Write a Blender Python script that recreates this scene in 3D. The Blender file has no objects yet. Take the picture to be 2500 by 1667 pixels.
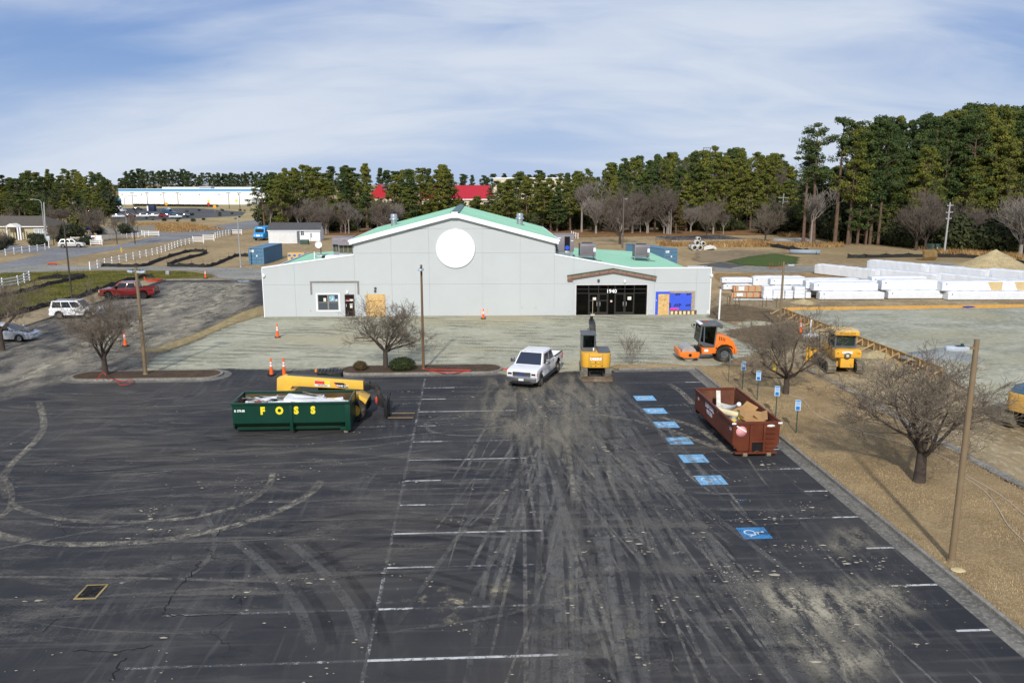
import bpy, bmesh, math, random
import numpy as np
from mathutils import Vector, Matrix, noise as mnoise
random.seed(7)
R = math.radians
SC = bpy.context.scene
COL = SC.collection
# ------------------------------------------------------------------ camera, sky, sun, exposure
CAM_H = 13.1; PITCH = R(11.263); FPX = 1961.85            # focal length in pixels of the 2500 px wide photo
cam = bpy.data.cameras.new('camera'); camo = bpy.data.objects.new('camera', cam); COL.objects.link(camo)
cam.sensor_width = 36; cam.lens = 36*FPX/2500; cam.clip_start = .1; cam.clip_end = 6000
camo.location = (0, 0, CAM_H); camo.rotation_euler = (R(90)-PITCH, 0, 0)
SC.camera = camo
SUN_EL = R(32); SUN_AZ = (0.11, 0.994)                      # shadows run away from the camera, a touch to the right
def nd(nt, typ, ins=None, **props):
    n = nt.nodes.new(typ)
    for k, v in props.items(): setattr(n, k, v)
    for k, v in (ins or {}).items():
        s = n.inputs[k]
        if isinstance(v, bpy.types.NodeSocket): nt.links.new(v, s)
        else: s.default_value = v
    return n
def mth(nt, op, a, b=0.0, c=None, clamp=False):
    d = {0: a, 1: b}
    if c is not None: d[2] = c
    return nd(nt, 'ShaderNodeMath', d, operation=op, use_clamp=clamp).outputs[0]
def mixc(nt, f, a, b, bt='MIX'):
    n = nt.nodes.new('ShaderNodeMix'); n.data_type = 'RGBA'; n.blend_type = bt
    for i, v in ((0, f), (6, a), (7, b)):
        if isinstance(v, bpy.types.NodeSocket): nt.links.new(v, n.inputs[i])
        else: n.inputs[i].default_value = v if i == 0 else (*v[:3], 1)
    return n.outputs[2]
def ramp(nt, f, a, b, lo=0.0, hi=1.0):
    return nd(nt, 'ShaderNodeMapRange', {0: f, 1: a, 2: b, 3: lo, 4: hi}, interpolation_type='SMOOTHSTEP').outputs[0]
def noise(nt, vec, scale, detail=3, rough=.55, dist=0.0):
    d = {'Scale': scale, 'Detail': detail, 'Roughness': rough, 'Distortion': dist}
    if vec is not None: d['Vector'] = vec
    return nd(nt, 'ShaderNodeTexNoise', d).outputs[0]
def mapping(nt, vec, scale=(1, 1, 1), rot=(0, 0, 0), loc=(0, 0, 0)):
    return nd(nt, 'ShaderNodeMapping', {'Vector': vec, 'Scale': scale, 'Rotation': rot, 'Location': loc}).outputs[0]
w = bpy.data.worlds.new('World'); SC.world = w; w.use_nodes = True
nt = w.node_tree; nt.nodes.clear()
sky = nt.nodes.new('ShaderNodeTexSky'); sky.sky_type = 'NISHITA'; sky.sun_disc = False
sky.sun_elevation = SUN_EL; sky.sun_rotation = math.atan2(-SUN_AZ[0], -SUN_AZ[1])
sky.altitude = 50; sky.air_density = 1.0; sky.dust_density = .3; sky.ozone_density = 2.5
tc = nt.nodes.new('ShaderNodeTexCoord').outputs['Generated']
sep = nd(nt, 'ShaderNodeSeparateXYZ', {0: tc})
hz = mth(nt, 'ADD', mth(nt, 'MAXIMUM', sep.outputs[2], 0.0), .30)
pl = nd(nt, 'ShaderNodeCombineXYZ', {0: mth(nt, 'DIVIDE', sep.outputs[0], hz), 1: mth(nt, 'DIVIDE', sep.outputs[1], hz), 2: 0.0}).outputs[0]
c1 = noise(nt, mapping(nt, pl, (.55, 1.25, 1), (0, 0, R(-20)), (7.1, 2.5, 0)), 1.0, 5, .42, .3)
c2 = noise(nt, mapping(nt, pl, (1.6, 4.0, 1), (0, 0, R(-24)), (5.3, 1.7, 0)), 1.2, 6, .55, .8)
cf = mth(nt, 'ADD', mth(nt, 'MULTIPLY', c1, .80), mth(nt, 'MULTIPLY', c2, .20))
cloud = ramp(nt, cf, .35, .60, 0.16, .92)
SKYM = mixc(nt, .7, sky.outputs[0], (.7, 2.4, 7.0))          # the thin high air of the day: a deeper blue than the model's
low = ramp(nt, sep.outputs[2], .0, .15, .70, 0.0)
blue = mixc(nt, low, SKYM, (5.4, 6.9, 9.6))
skyc = mixc(nt, cloud, blue, (8.0, 8.7, 9.8))
bg = nd(nt, 'ShaderNodeBackground', {'Color': skyc, 'Strength': .088})
nt.links.new(bg.outputs[0], nd(nt, 'ShaderNodeOutputWorld').inputs[0])
sl = bpy.data.lights.new('sun', 'SUN'); sl.energy = 3.9; sl.angle = R(2.0); sl.color = (1, .95, .87)
so = bpy.data.objects.new('sun', sl); COL.objects.link(so)
so.rotation_euler = Vector((SUN_AZ[0]*math.cos(SUN_EL), SUN_AZ[1]*math.cos(SUN_EL), -math.sin(SUN_EL))).to_track_quat('-Z', 'Y').to_euler()
VS = SC.view_settings; VS.view_transform = 'Standard'; VS.look = 'None'; VS.gamma = 1; VS.use_curve_mapping = False; VS.exposure = 0.0
SC.cycles.transparent_max_bounces = 16
# ------------------------------------------------------------------ pixel -> place
def ray(px, py):
    x = px-1250; y = 833.5-py
    return Vector((x, FPX*math.cos(PITCH)+y*math.sin(PITCH), -FPX*math.sin(PITCH)+y*math.cos(PITCH)))
def G(px, py, z=0.0):                                       # the ground (or level z) point seen at a photo pixel
    d = ray(px, py); t = (z-CAM_H)/d.z
    return Vector((d.x*t, d.y*t, z))
def ZT(px, py, Y):                                          # height seen at a pixel for a thing standing at distance Y
    d = ray(px, py); return CAM_H+d.z*Y/d.y
def XT(px, Y, z=0):
    # x of a thing at distance Y, height z, seen at column px
    zc = Y*math.cos(PITCH)-(z-CAM_H)*math.sin(PITCH)
    return (px-1250)*zc/FPX
LOTA = R(3.187)
LX = Vector((math.cos(LOTA), math.sin(LOTA), 0)); LY = Vector((-math.sin(LOTA), math.cos(LOTA), 0))
def LW(u, v, z=0.0): return LX*u+LY*v+Vector((0, 0, z))     # parking-lot axes -> world
# ------------------------------------------------------------------ materials
MATS = {}
def newmat(name):
    m = bpy.data.materials.new(name); m.use_nodes = True; nt = m.node_tree; nt.nodes.clear()
    return m, nt
def finish(nt, col, rough=.7, metal=0.0, height=None, bump=.3, bdist=.02, spec=.5, extra=None, alpha=None):
    d = {'Base Color': col if isinstance(col, bpy.types.NodeSocket) else (*col[:3], 1), 'Roughness': rough, 'Metallic': metal, 'Specular IOR Level': spec}
    if height is not None:
        d['Normal'] = nd(nt, 'ShaderNodeBump', {'Height': height, 'Strength': bump, 'Distance': bdist}).outputs[0]
    b = nd(nt, 'ShaderNodeBsdfPrincipled', {**d, **(extra or {})})
    o = b.outputs[0]
    if alpha is not None:
        o = nd(nt, 'ShaderNodeMixShader', {0: alpha, 1: nt.nodes.new('ShaderNodeBsdfTransparent').outputs[0], 2: o}).outputs[0]
    nt.links.new(o, nd(nt, 'ShaderNodeOutputMaterial').inputs[0])
def M(name, col=None, rough=.6, metal=0.0, var=.12, scale=3.0, dirt=0.0, dcol=(.30, .25, .18), dscale=1.2, bump=0.0, bscale=40, spec=.28, coat=0.0, emis=None):
    if name in MATS: return MATS[name]
    m, nt = newmat(name); MATS[name] = m
    oc = nt.nodes.new('ShaderNodeTexCoord').outputs['Object']
    n1 = noise(nt, oc, scale, 4)
    c = mixc(nt, n1, [x*(1-var*1.6) for x in col], [min(1, x*(1+var*1.6)) for x in col])
    if dirt:
        n2 = noise(nt, oc, dscale, 6, .65)
        c = mixc(nt, ramp(nt, n2, .42, .72, 0, dirt), c, dcol)
    h = noise(nt, oc, bscale, 3) if bump else None
    finish(nt, c, rough, metal, h, bump, .02, spec, {'Coat Weight': coat, 'Coat Roughness': .08} if coat else None)
    return m
def glassmat(name, col=(.012, .016, .02), rough=.06):
    if name in MATS: return MATS[name]
    m, nt = newmat(name); MATS[name] = m
    finish(nt, col, rough, 0, spec=.6); return m
def POS(nt): return nt.nodes.new('ShaderNodeNewGeometry').outputs['Position']
# ------------------------------------------------------------------ mesh helpers
class MB:
    def __init__(s): s.v = []; s.f = []; s.sm = []
    def add(s, vs, fs, smooth=False):
        o = len(s.v); s.v += [tuple(v) for v in vs]; s.f += [tuple(i+o for i in f) for f in fs]; s.sm += [smooth]*len(fs); return s
    def poly(s, pts, smooth=False): return s.add(pts, [tuple(range(len(pts)))], smooth)
    def hexa(s, p): return s.add(p, [(3, 2, 1, 0), (4, 5, 6, 7), (0, 1, 5, 4), (1, 2, 6, 5), (2, 3, 7, 6), (3, 0, 4, 7)])
    def box(s, x0, x1, y0, y1, z0, z1):
        return s.hexa([(x0, y0, z0), (x1, y0, z0), (x1, y1, z0), (x0, y1, z0), (x0, y0, z1), (x1, y0, z1), (x1, y1, z1), (x0, y1, z1)])
    def frus(s, b, t, z0, z1):                              # b, t = (x0, x1, y0, y1) at bottom and top
        return s.hexa([(b[0], b[2], z0), (b[1], b[2], z0), (b[1], b[3], z0), (b[0], b[3], z0), (t[0], t[2], z1), (t[1], t[2], z1), (t[1], t[3], z1), (t[0], t[3], z1)])
    def bar(s, a, b, w, h, up=(0, 0, 1)):
        a = Vector(a); b = Vector(b); d = (b-a).normalized(); u = Vector(up)
        if abs(d.dot(u)) > .98: u = Vector((1, 0, 0))
        x = d.cross(u).normalized()*(w/2); y = x.cross(d).normalized()*(h/2)
        return s.hexa([a-x-y, a+x-y, b+x-y, b-x-y, a-x+y, a+x+y, b+x+y, b-x+y])
    def prism(s, pts, y0, y1, ax='y', y0f=None, y1f=None):  # profile (x,z) swept along y (or (y,z) along x, (x,y) along z)
        if sum(pts[i][0]*pts[(i+1) % len(pts)][1]-pts[(i+1) % len(pts)][0]*pts[i][1] for i in range(len(pts))) < 0: pts = pts[::-1]
        mk = {'y': lambda p, t: (p[0], t, p[1]), 'x': lambda p, t: (t, p[0], p[1]), 'z': lambda p, t: (p[0], p[1], t)}[ax]
        n = len(pts); vs = [mk(p, y0) for p in pts]+[mk(p, y1) for p in pts]
        fs = [tuple(range(n)), tuple(range(2*n-1, n-1, -1))]+[(i+n, (i+1) % n+n, (i+1) % n, i) for i in range(n)]
        if ax != 'y': fs = [f[::-1] for f in fs]
        return s.add(vs, fs)
    def cyl(s, a, b, r0, r1=None, n=12, cap=True, smooth=True):
        a = Vector(a); b = Vector(b); r1 = r0 if r1 is None else r1
        d = (b-a).normalized(); u = Vector((0, 0, 1)) if abs(d.z) < .95 else Vector((1, 0, 0))
        x = d.cross(u).normalized(); y = d.cross(x)
        vs = []
        for c, r in ((a, r0), (b, r1)):
            vs += [c+(x*math.cos(t)+y*math.sin(t))*r for t in (2*math.pi*i/n for i in range(n))]
        s.add(vs, [(i, (i+1) % n, n+(i+1) % n, n+i) for i in range(n)], smooth)
        if cap: s.add(vs, [tuple(range(n-1, -1, -1)), tuple(range(n, 2*n))])
        return s
    def tube(s, pts, r, n=8, cap=True):
        pts = [Vector(p) for p in pts]; rs = r if isinstance(r, (list, tuple)) else [r]*len(pts); vs = []
        pu = None
        for i, p in enumerate(pts):
            d = (pts[min(i+1, len(pts)-1)]-pts[max(i-1, 0)]).normalized()
            if pu is None: pu = Vector((0, 0, 1)) if abs(d.z) < .9 else Vector((1, 0, 0))
            x = d.cross(pu).normalized(); y = x.cross(d); pu = y
            vs += [p+(x*math.cos(t)+y*math.sin(t))*rs[i] for t in (2*math.pi*k/n for k in range(n))]
        s.add(vs, [(j*n+i, j*n+(i+1) % n, (j+1)*n+(i+1) % n, (j+1)*n+i) for j in range(len(pts)-1) for i in range(n)], True)
        if cap: s.add(vs, [tuple(range(n-1, -1, -1)), tuple(range(len(vs)-n, len(vs)))])
        return s
    def lathe(s, prof, n=16, c=(0, 0, 0), ax='z'):
        vs = []
        for r, z in prof:
            for k in range(n):
                t = 2*math.pi*k/n; p = (r*math.cos(t), r*math.sin(t), z)
                if ax == 'y': p = (p[0], p[2], -p[1])
                if ax == 'x': p = (p[2], p[1], -p[0])
                vs.append((p[0]+c[0], p[1]+c[1], p[2]+c[2]))
        return s.add(vs, [(j*n+k, j*n+(k+1) % n, (j+1)*n+(k+1) % n, (j+1)*n+k) for j in range(len(prof)-1) for k in range(n)], True)
    def disc(s, c, r, n=24, ax='y', sgn=1):
        pts = []
        for k in range(n):
            t = 2*math.pi*k/n*sgn
            a, b = r*math.cos(t), r*math.sin(t)
            pts.append({'y': (c[0]+a, c[1], c[2]+b), 'z': (c[0]+a, c[1]+b, c[2]), 'x': (c[0], c[1]+a, c[2]+b)}[ax])
        return s.poly(pts)
    def ball(s, c, r, nu=12, nv=7, jit=0.0, zmin=-1):
        r = r if isinstance(r, (tuple, list)) else (r, r, r); vs = []
        for j in range(nv+1):
            ph = math.pi*j/nv
            for i in range(nu):
                t = 2*math.pi*i/nu; q = Vector((math.sin(ph)*math.cos(t), math.sin(ph)*math.sin(t), max(zmin, math.cos(ph))))
                k = 1+jit*mnoise.noise(q*2.3+Vector(c))
                vs.append((c[0]+q.x*r[0]*k, c[1]+q.y*r[1]*k, c[2]+q.z*r[2]*k))
        return s.add(vs, [(j*nu+i, (j+1)*nu+i, (j+1)*nu+(i+1) % nu, j*nu+(i+1) % nu) for j in range(nv) for i in range(nu)], True)
    def mesh(s, name, bev=0.0, seg=2):
        me = bpy.data.meshes.new(name); me.from_pydata(s.v, [], s.f); 
        me.polygons.foreach_set('use_smooth', s.sm)
        if bev:
            bm = bmesh.new(); bm.from_mesh(me); bmesh.ops.remove_doubles(bm, verts=bm.verts, dist=1e-5)
            bmesh.ops.recalc_face_normals(bm, faces=bm.faces)
            es = [e for e in bm.edges if len(e.link_faces) == 2 and e.calc_face_angle(0) > R(22)]
            try: bmesh.ops.bevel(bm, geom=es, offset=bev, segments=seg, profile=.6, affect='EDGES', clamp_overlap=True)
            except Exception: pass
            for f in bm.faces: f.smooth = True
            for e in bm.edges:
                if len(e.link_faces) == 2 and e.calc_face_angle(0) > R(40): e.smooth = False
            bm.to_mesh(me); bm.free()
        me.update(); return me
    def build(s, name, mat, parent=None, bev=0.0, loc=(0, 0, 0), rot=(0, 0, 0), seg=2):
        return mo(name, s.mesh(name, bev, seg), mat, parent, loc, rot)
def mo(name, me, mat, parent=None, loc=(0, 0, 0), rot=(0, 0, 0)):
    o = bpy.data.objects.new(name, me); COL.objects.link(o)
    if mat is not None and not me.materials: me.materials.append(mat)
    o.parent = parent; o.location = loc; o.rotation_euler = rot
    if parent is not None: KIDS.setdefault(parent.name, []).append(o)
    return o
def tag(o, label, cat, group=None):
    o['label'] = label; o['category'] = cat
    if group: o['group'] = group
    return o
def thing(name, label, cat, loc=(0, 0, 0), rz=0.0, group=None, scale=1.0):
    o = bpy.data.objects.new(name, None); COL.objects.link(o); o.empty_display_size = .2
    o.location = loc; o.rotation_euler = (0, 0, rz); o.scale = (scale,)*3 if not isinstance(scale, tuple) else scale
    return tag(o, label, cat, group)
def struct(o): o['kind'] = 'structure'; return o
def dup(root, loc, rz=None, label=None, group=None, scale=None):
    def cp(o, par):
        c = o.copy(); COL.objects.link(c); c.parent = par
        for ch in KIDS.get(o.name, ()): 
            k = cp(ch, c); KIDS.setdefault(c.name, []).append(k)
        return c
    r = cp(root, None); r.location = loc
    if rz is not None: r.rotation_euler = (r.rotation_euler[0], r.rotation_euler[1], rz)
    if label: r['label'] = label
    if group: r['group'] = group
    if scale is not None: r.scale = (scale,)*3 if not isinstance(scale, tuple) else scale
    return r
KIDS = {}
def B(*a): return MB().box(*a)
def text(name, body, size, mat, parent, loc, rot, thick=0.0, ext=.004, sx=1.0, align='CENTER'):
    cu = bpy.data.curves.new(name, 'FONT'); cu.body = body; cu.size = size; cu.align_x = align; cu.align_y = 'CENTER'
    cu.offset = thick; cu.extrude = ext; cu.resolution_u = 3
    t = bpy.data.objects.new(name, cu); COL.objects.link(t)
    bpy.context.view_layer.update()
    me = bpy.data.meshes.new_from_object(t.evaluated_get(bpy.context.evaluated_depsgraph_get()))
    bpy.data.objects.remove(t)
    o = mo(name, me, None, parent, loc, rot); me.materials.clear(); me.materials.append(mat); o.scale = (sx, 1, 1)
    return o
UP = (R(90), 0, 0)                                           # text standing up, read from -y
# ------------------------------------------------------------------ soft-edged ground sheets
def inpoly_sd(px, py, poly):
    P = np.array([(p[0], p[1]) for p in poly]); Q = np.roll(P, -1, 0)
    d2 = np.full(px.shape, 1e18); ins = np.zeros(px.shape, bool)
    for (ax, ay), (bx, by) in zip(P, Q):
        ex, ey = bx-ax, by-ay; L2 = ex*ex+ey*ey+1e-12
        t = np.clip(((px-ax)*ex+(py-ay)*ey)/L2, 0, 1)
        d2 = np.minimum(d2, (px-ax-t*ex)**2+(py-ay-t*ey)**2)
        c = (ay > py) != (by > py)
        ins ^= c & (px < (bx-ax)*(py-ay)/(by-ay+1e-12)+ax)
    return np.where(ins, 1, -1)*np.sqrt(d2)
def soft_sheet(name, poly, mat, z, cell, margin, hfun=None, parent=None):
    P = np.array([(p[0], p[1]) for p in poly]); lo = P.min(0)-margin-cell; hi = P.max(0)+margin+cell
    nx = int((hi[0]-lo[0])/cell)+2; ny = int((hi[1]-lo[1])/cell)+2
    xs = lo[0]+np.arange(nx)*cell; ys = lo[1]+np.arange(ny)*cell
    X, Y = np.meshgrid(xs, ys); sd = inpoly_sd(X, Y, poly)
    keep = (sd > -margin)
    c = keep[:-1, :-1] | keep[1:, :-1] | keep[:-1, 1:] | keep[1:, 1:]
    j, i = np.nonzero(c); a = j*nx+i
    F = np.stack([a, a+1, a+nx+1, a+nx], 1)
    used, inv = np.unique(F.ravel(), return_inverse=True)
    Z = np.full(X.shape, z) if hfun is None else z+hfun(X, Y, sd)
    V = np.stack([X.ravel()[used], Y.ravel()[used], Z.ravel()[used]], 1)
    me = bpy.data.meshes.new(name); me.from_pydata(V.tolist(), [], inv.reshape(-1, 4).tolist())
    at = me.attributes.new('sd', 'FLOAT', 'POINT'); at.data.foreach_set('value', sd.ravel()[used].astype(np.float32))
    if hfun is not None: me.polygons.foreach_set('use_smooth', [True]*len(me.polygons))
    return mo(name, me, mat, parent)
def softmask(nt, w0, amp, sc, opacity=1.0, det=5):
    sd = nd(nt, 'ShaderNodeAttribute', attribute_name='sd').outputs['Fac']
    n = noise(nt, POS(nt), sc, det, .65)
    v = mth(nt, 'ADD', sd, mth(nt, 'MULTIPLY', mth(nt, 'SUBTRACT', n, .5), amp*2))
    return ramp(nt, v, -w0, w0, 0, opacity)
# ================================================================== the setting
def zone(name, cols, sc=.35, fine=6.0, edge=(.25, .5, .6), opacity=1.0, rough=.95, bump=.5, stretch=None, bands=None, bd=.05):
    """ground cover: two or three colours mottled at two scales, with a ragged edge where it is a soft sheet"""
    m, nt = newmat(name); p = POS(nt)
    q = mapping(nt, p, *stretch) if stretch else p
    a = noise(nt, q, sc, 6, .62, .4); b = noise(nt, q, fine, 4, .7); g = noise(nt, q, fine*7, 2, .6)
    c = mixc(nt, ramp(nt, a, .36, .62), cols[0], [x*.86 for x in cols[1]])
    c = mixc(nt, ramp(nt, noise(nt, q, sc*4.3, 4, .7), .38, .70, .0, .45), c, [x*.70 for x in cols[1]])
    if len(cols) > 2: c = mixc(nt, ramp(nt, b, .45, .72, 0, .85), c, [x*1.08 for x in cols[2]])
    if len(cols) > 3: c = mixc(nt, ramp(nt, noise(nt, q, sc*.37, 5, .6), .5, .68, 0, .8), c, cols[3])
    h = mth(nt, 'ADD', mth(nt, 'MULTIPLY', b, 1.0), mth(nt, 'MULTIPLY', g, .4))
    if bands:                                               # tread rows pressed by the machines
        wv = nd(nt, 'ShaderNodeTexWave', {'Vector': mapping(nt, p, (1, 1, 1), (0, 0, bands[1])), 'Scale': bands[0], 'Distortion': 2.5, 'Detail': 2.0, 'Detail Scale': .6}).outputs['Fac']
        wr = nd(nt, 'ShaderNodeTexWave', {'Vector': mapping(nt, p, (1, 1, 1), (0, 0, bands[1]+R(90))), 'Scale': bands[0]*.16, 'Distortion': 6.0, 'Detail': 3.0}).outputs['Fac']
        tm = mth(nt, 'MULTIPLY', ramp(nt, wr, .35, .8), ramp(nt, noise(nt, p, .25, 3), .42, .6))
        c = mixc(nt, mth(nt, 'MULTIPLY', mth(nt, 'MULTIPLY', wv, tm), .34), c, [x*.55 for x in cols[0]])
        h = mth(nt, 'ADD', h, mth(nt, 'MULTIPLY', mth(nt, 'MULTIPLY', wv, tm), 2.0))
    c = mixc(nt, ramp(nt, g, .3, .75, 0, .35), c, [x*.62 for x in cols[0]])
    al = softmask(nt, edge[0], edge[1], edge[2], opacity) if edge else None
    finish(nt, c, rough, 0, h, bump, bd, .2, alpha=al); return m
DRY = [(.39, .285, .15), (.29, .205, .105), (.47, .37, .22), (.22, .165, .08)]
gm = zone('dry_grass', DRY, .06, .9, None, bump=.6, bd=.08)
g0 = MB(); S = 3000
g0.poly([(-S, -60, 0), (S, -60, 0), (S, S, 0), (-S, S, 0)])
ground = struct(g0.build('ground', gm))
# ---- asphalt
m, nt = newmat('asphalt'); p = POS(nt)
lot = mapping(nt, p, (1, 1, 1), (0, 0, -LOTA))
big = noise(nt, p, .16, 5, .6, .5); mid = noise(nt, p, .9, 5, .65, .8)
st1 = noise(nt, mapping(nt, lot, (1.6, .22, 1), (0, 0, R(14))), 1.0, 5, .6, 1.4)
st2 = noise(nt, mapping(nt, lot, (.14, 2.4, 1), (0, 0, R(8))), 1.0, 5, .6, .6)
fine = noise(nt, p, 60, 2, .6); spk = noise(nt, p, 5.5, 3, .6)
c = mixc(nt, ramp(nt, big, .32, .68), (.025, .026, .032), (.050, .049, .050))
c = mixc(nt, ramp(nt, noise(nt, p, .07, 4, .6, .6), .46, .63, 0, .65), c, (.072, .065, .057))
c = mixc(nt, ramp(nt, noise(nt, mapping(nt, p, (.5, 1.6, 1), (0, 0, R(20))), .35, 5, .65, .8), .5, .70, 0, .75), c, (.017, .018, .025))
c = mixc(nt, mth(nt, 'MULTIPLY', ramp(nt, st1, .50, .72, 0, .55), ramp(nt, noise(nt, p, .12, 3), .42, .6)), c, (.125, .12, .112))
c = mixc(nt, ramp(nt, st2, .50, .72, 0, .50), c, (.115, .11, .10))
c = mixc(nt, ramp(nt, st2, .28, .42, .45, 0), c, (.036, .037, .045))
c = mixc(nt, ramp(nt, mid, .55, .80, 0, .40), c, (.085, .078, .066))
dusty = mth(nt, 'MULTIPLY', ramp(nt, spk, .66, .74), ramp(nt, noise(nt, p, .42, 4, .6), .44, .62))
c = mixc(nt, mth(nt, 'MULTIPLY', dusty, .62), c, (.30, .27, .21))
cr = nd(nt, 'ShaderNodeTexVoronoi', {'Vector': nd(nt, 'ShaderNodeVectorMath', {0: p, 1: nd(nt, 'ShaderNodeVectorMath', {0: nd(nt, 'ShaderNodeTexNoise', {'Scale': .8, 'Detail': 5.0, 'Vector': p}).outputs[1], 3: 1.6}, operation='SCALE').outputs[0]}, operation='ADD').outputs[0], 'Scale': .085}, feature='DISTANCE_TO_EDGE').outputs[0]
crk = mth(nt, 'MULTIPLY', ramp(nt, cr, .0, .0026, 1, 0), ramp(nt, noise(nt, p, .11, 2), .47, .55))
c = mixc(nt, mth(nt, 'MULTIPLY', crk, .8), c, (.008, .008, .009))
c = mixc(nt, ramp(nt, fine, .3, .75, 0, .4), c, (.022, .022, .026))
finish(nt, c, .86, 0, mth(nt, 'ADD', fine, mth(nt, 'MULTIPLY', crk, -4)), .35, .006, .25)
asphalt = m
lotp = [(-75, -2), (16.1, -2), (16.1, 54.9), (-19, 57.5), (-19, 84), (-20, 110.4), (-40.5, 110.2), (-40.5, 66), (-75, 66)]
lot_o = struct(MB().poly([LW(u, v, .004) for u, v in lotp]).build('parking_lot', asphalt))
# ---- worn paint
def paint(name, col, keep, sc=4.0, dirty=.25):
    if name in MATS: return MATS[name]
    m, nt = newmat(name); MATS[name] = m; p = POS(nt)
    n = mth(nt, 'ADD', mth(nt, 'MULTIPLY', noise(nt, p, sc, 5, .7), .6), mth(nt, 'MULTIPLY', noise(nt, p, 34, 2, .6), .4))
    n2 = noise(nt, p, .8, 3)
    k = .5+(.5-keep)*.42
    al = ramp(nt, mth(nt, 'ADD', n, mth(nt, 'MULTIPLY', mth(nt, 'SUBTRACT', n2, .5), .35)), k-.06, k+.07, .06, .95)
    finish(nt, mixc(nt, ramp(nt, n2, .3, .8, 0, dirty), col, (.2, .18, .15)), .8, 0, alpha=al); return m
PW = [paint('white_paint_fresh', (.60, .60, .59), .62), paint('white_paint_worn', (.50, .50, .49), .30), paint('white_paint_faint', (.30, .30, .29), .10)]
def flat(name, pts, mat, z, parent=None): return MB().poly([(q[0], q[1], z) for q in pts]).build(name, mat, parent)
def stripe(u0, u1, v, wdt, mt, z=.009): flat('parking_stripe', [LW(u0, v-wdt/2), LW(u1, v-wdt/2), LW(u1, v+wdt/2), LW(u0, v+wdt/2)], PW[mt], z, lot_o)
def vstripe(u, v0, v1, wdt, mt, z=.012): flat('parking_stripe', [LW(u-wdt/2, v0), LW(u+wdt/2, v0), LW(u+wdt/2, v1), LW(u-wdt/2, v1)], PW[mt], z, lot_o)
vstripe(-2.93, 8, 53.1, .115, 1)
vstripe(-21.45, 30, 53.0, .11, 2)
for i in range(-2, 12):
    v = 20.42+2.743*i
    stripe(-2.88, -1.9+random.random()*1.2, v, .11, 0, .0125); stripe(-2.9, 2.75, v, .11, 1 if i % 3 else 0)
    stripe(-9.5, -2.95, v, .11, 1 if i in (-1, 0, 1, 8) else 2)
    if i > 2: stripe(-27.2, -16, v, .1, 2)
    v = 20.98+2.743*i
    stripe(14.4, 15.42, v, .11, 0, .0125); stripe(10.1, 15.4, v, .11, 1 if i % 2 else 2)
for i in range(5): stripe(-40.2, -35.2, 76.5+2.743*i*1.55, .1, 1)
for px in (600, 560, 520, 470, 430): 
    a = G(px, 690); b = G(px-34, 712); flat('parking_stripe', [a, a+Vector((.12, 0, 0)), b+Vector((.12, 0, 0)), b], PW[2], .009, lot_o)
# ---- blue accessible-bay squares: the square, then the wheelchair sign lying on its side, head to the kerb
def chair_sign(o, w2, par, mat):
    b = MB(); n = 20
    def T(x, y): return o+LX*(y*w2)+LY*(-x*w2)
    def arc(cx, cy, r0, r1, a0, a1):
        for k in range(n):
            s0 = a0+(a1-a0)*k/n; s1 = a0+(a1-a0)*(k+1)/n
            b.poly([T(cx+r0*math.cos(s0), cy+r0*math.sin(s0)), T(cx+r1*math.cos(s0), cy+r1*math.sin(s0)), T(cx+r1*math.cos(s1), cy+r1*math.sin(s1)), T(cx+r0*math.cos(s1), cy+r0*math.sin(s1))])
    def bar2(x0, y0, x1, y1, w):
        dx, dy = x1-x0, y1-y0; L = math.hypot(dx, dy); nx, ny = -dy/L*w/2, dx/L*w/2
        b.poly([T(x0+nx, y0+ny), T(x1+nx, y1+ny), T(x1-nx, y1-ny), T(x0-nx, y0-ny)])
    arc(-.08, -.32, .32, .44, R(100), R(385)); arc(-.12, .68, 0, .14, 0, R(360))
    bar2(-.12, .52, -.06, .0, .15); bar2(-.1, .26, .26, .26, .1); bar2(-.06, .02, .34, .02, .13); bar2(.32, .02, .5, -.5, .12); bar2(.48, -.48, .64, -.42, .1)
    b.build('wheelchair_sign', mat, par)
BLU = paint('blue_paint', (.17, .42, .68), .93, 3, .2); BLU2 = paint('blue_paint_worn', (.03, .22, .50), .62, 3, .2); WSG = paint('sign_white_paint', (.66, .74, .80), .66, 6)
for u, v, mt, s in [(10.83, 47.35, BLU, .62), (10.82, 44.55, BLU, .62), (10.81, 41.85, BLU, .62), (10.8, 39.05, BLU, .62), (10.79, 36.35, BLU, .62), (10.77, 33.5, BLU, .62), (10.77, 27.97, BLU2, .55)]:
    sq = flat('blue_bay_square', [LW(u-s, v-s*.92), LW(u+s, v-s*.92), LW(u+s, v+s*.92), LW(u-s, v+s*.92)], mt, .0095, lot_o)
    chair_sign(LW(u, v, .0145), s*.92, sq, WSG)
flat('blue_bay_square', [LW(11.0, 30.9), LW(11.5, 30.9), LW(11.45, 31.3), LW(11.05, 31.2)], paint('blue_paint_last', (.03, .2, .45), .35), .0095, lot_o)
def arrow(u, v, rz, s, mt, left):
    b = MB(); ca, sa = math.cos(rz), math.sin(rz)
    T = lambda x, y: LW(u+(x*ca-y*sa)*s, v+(x*sa+y*ca)*s, .0095)
    b.poly([T(-.55, 0), T(.55, 0), T(0, .95)])
    if left: b.poly([T(-.13, -1.4), T(.13, -1.4), T(.13, 0), T(-.13, 0)])
    b.build('arrow_marking', mt, lot_o)
arrow(7.46, 26.4, R(4), .8, PW[1], True); arrow(4.75, 25.7, R(158), .75, PW[1], False)
flat('lettering_marking', [LW(4.4, 27.2), LW(5.0, 27.25), LW(5.0, 27.32), LW(4.4, 27.27)], PW[1], .0095, lot_o)
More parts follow.
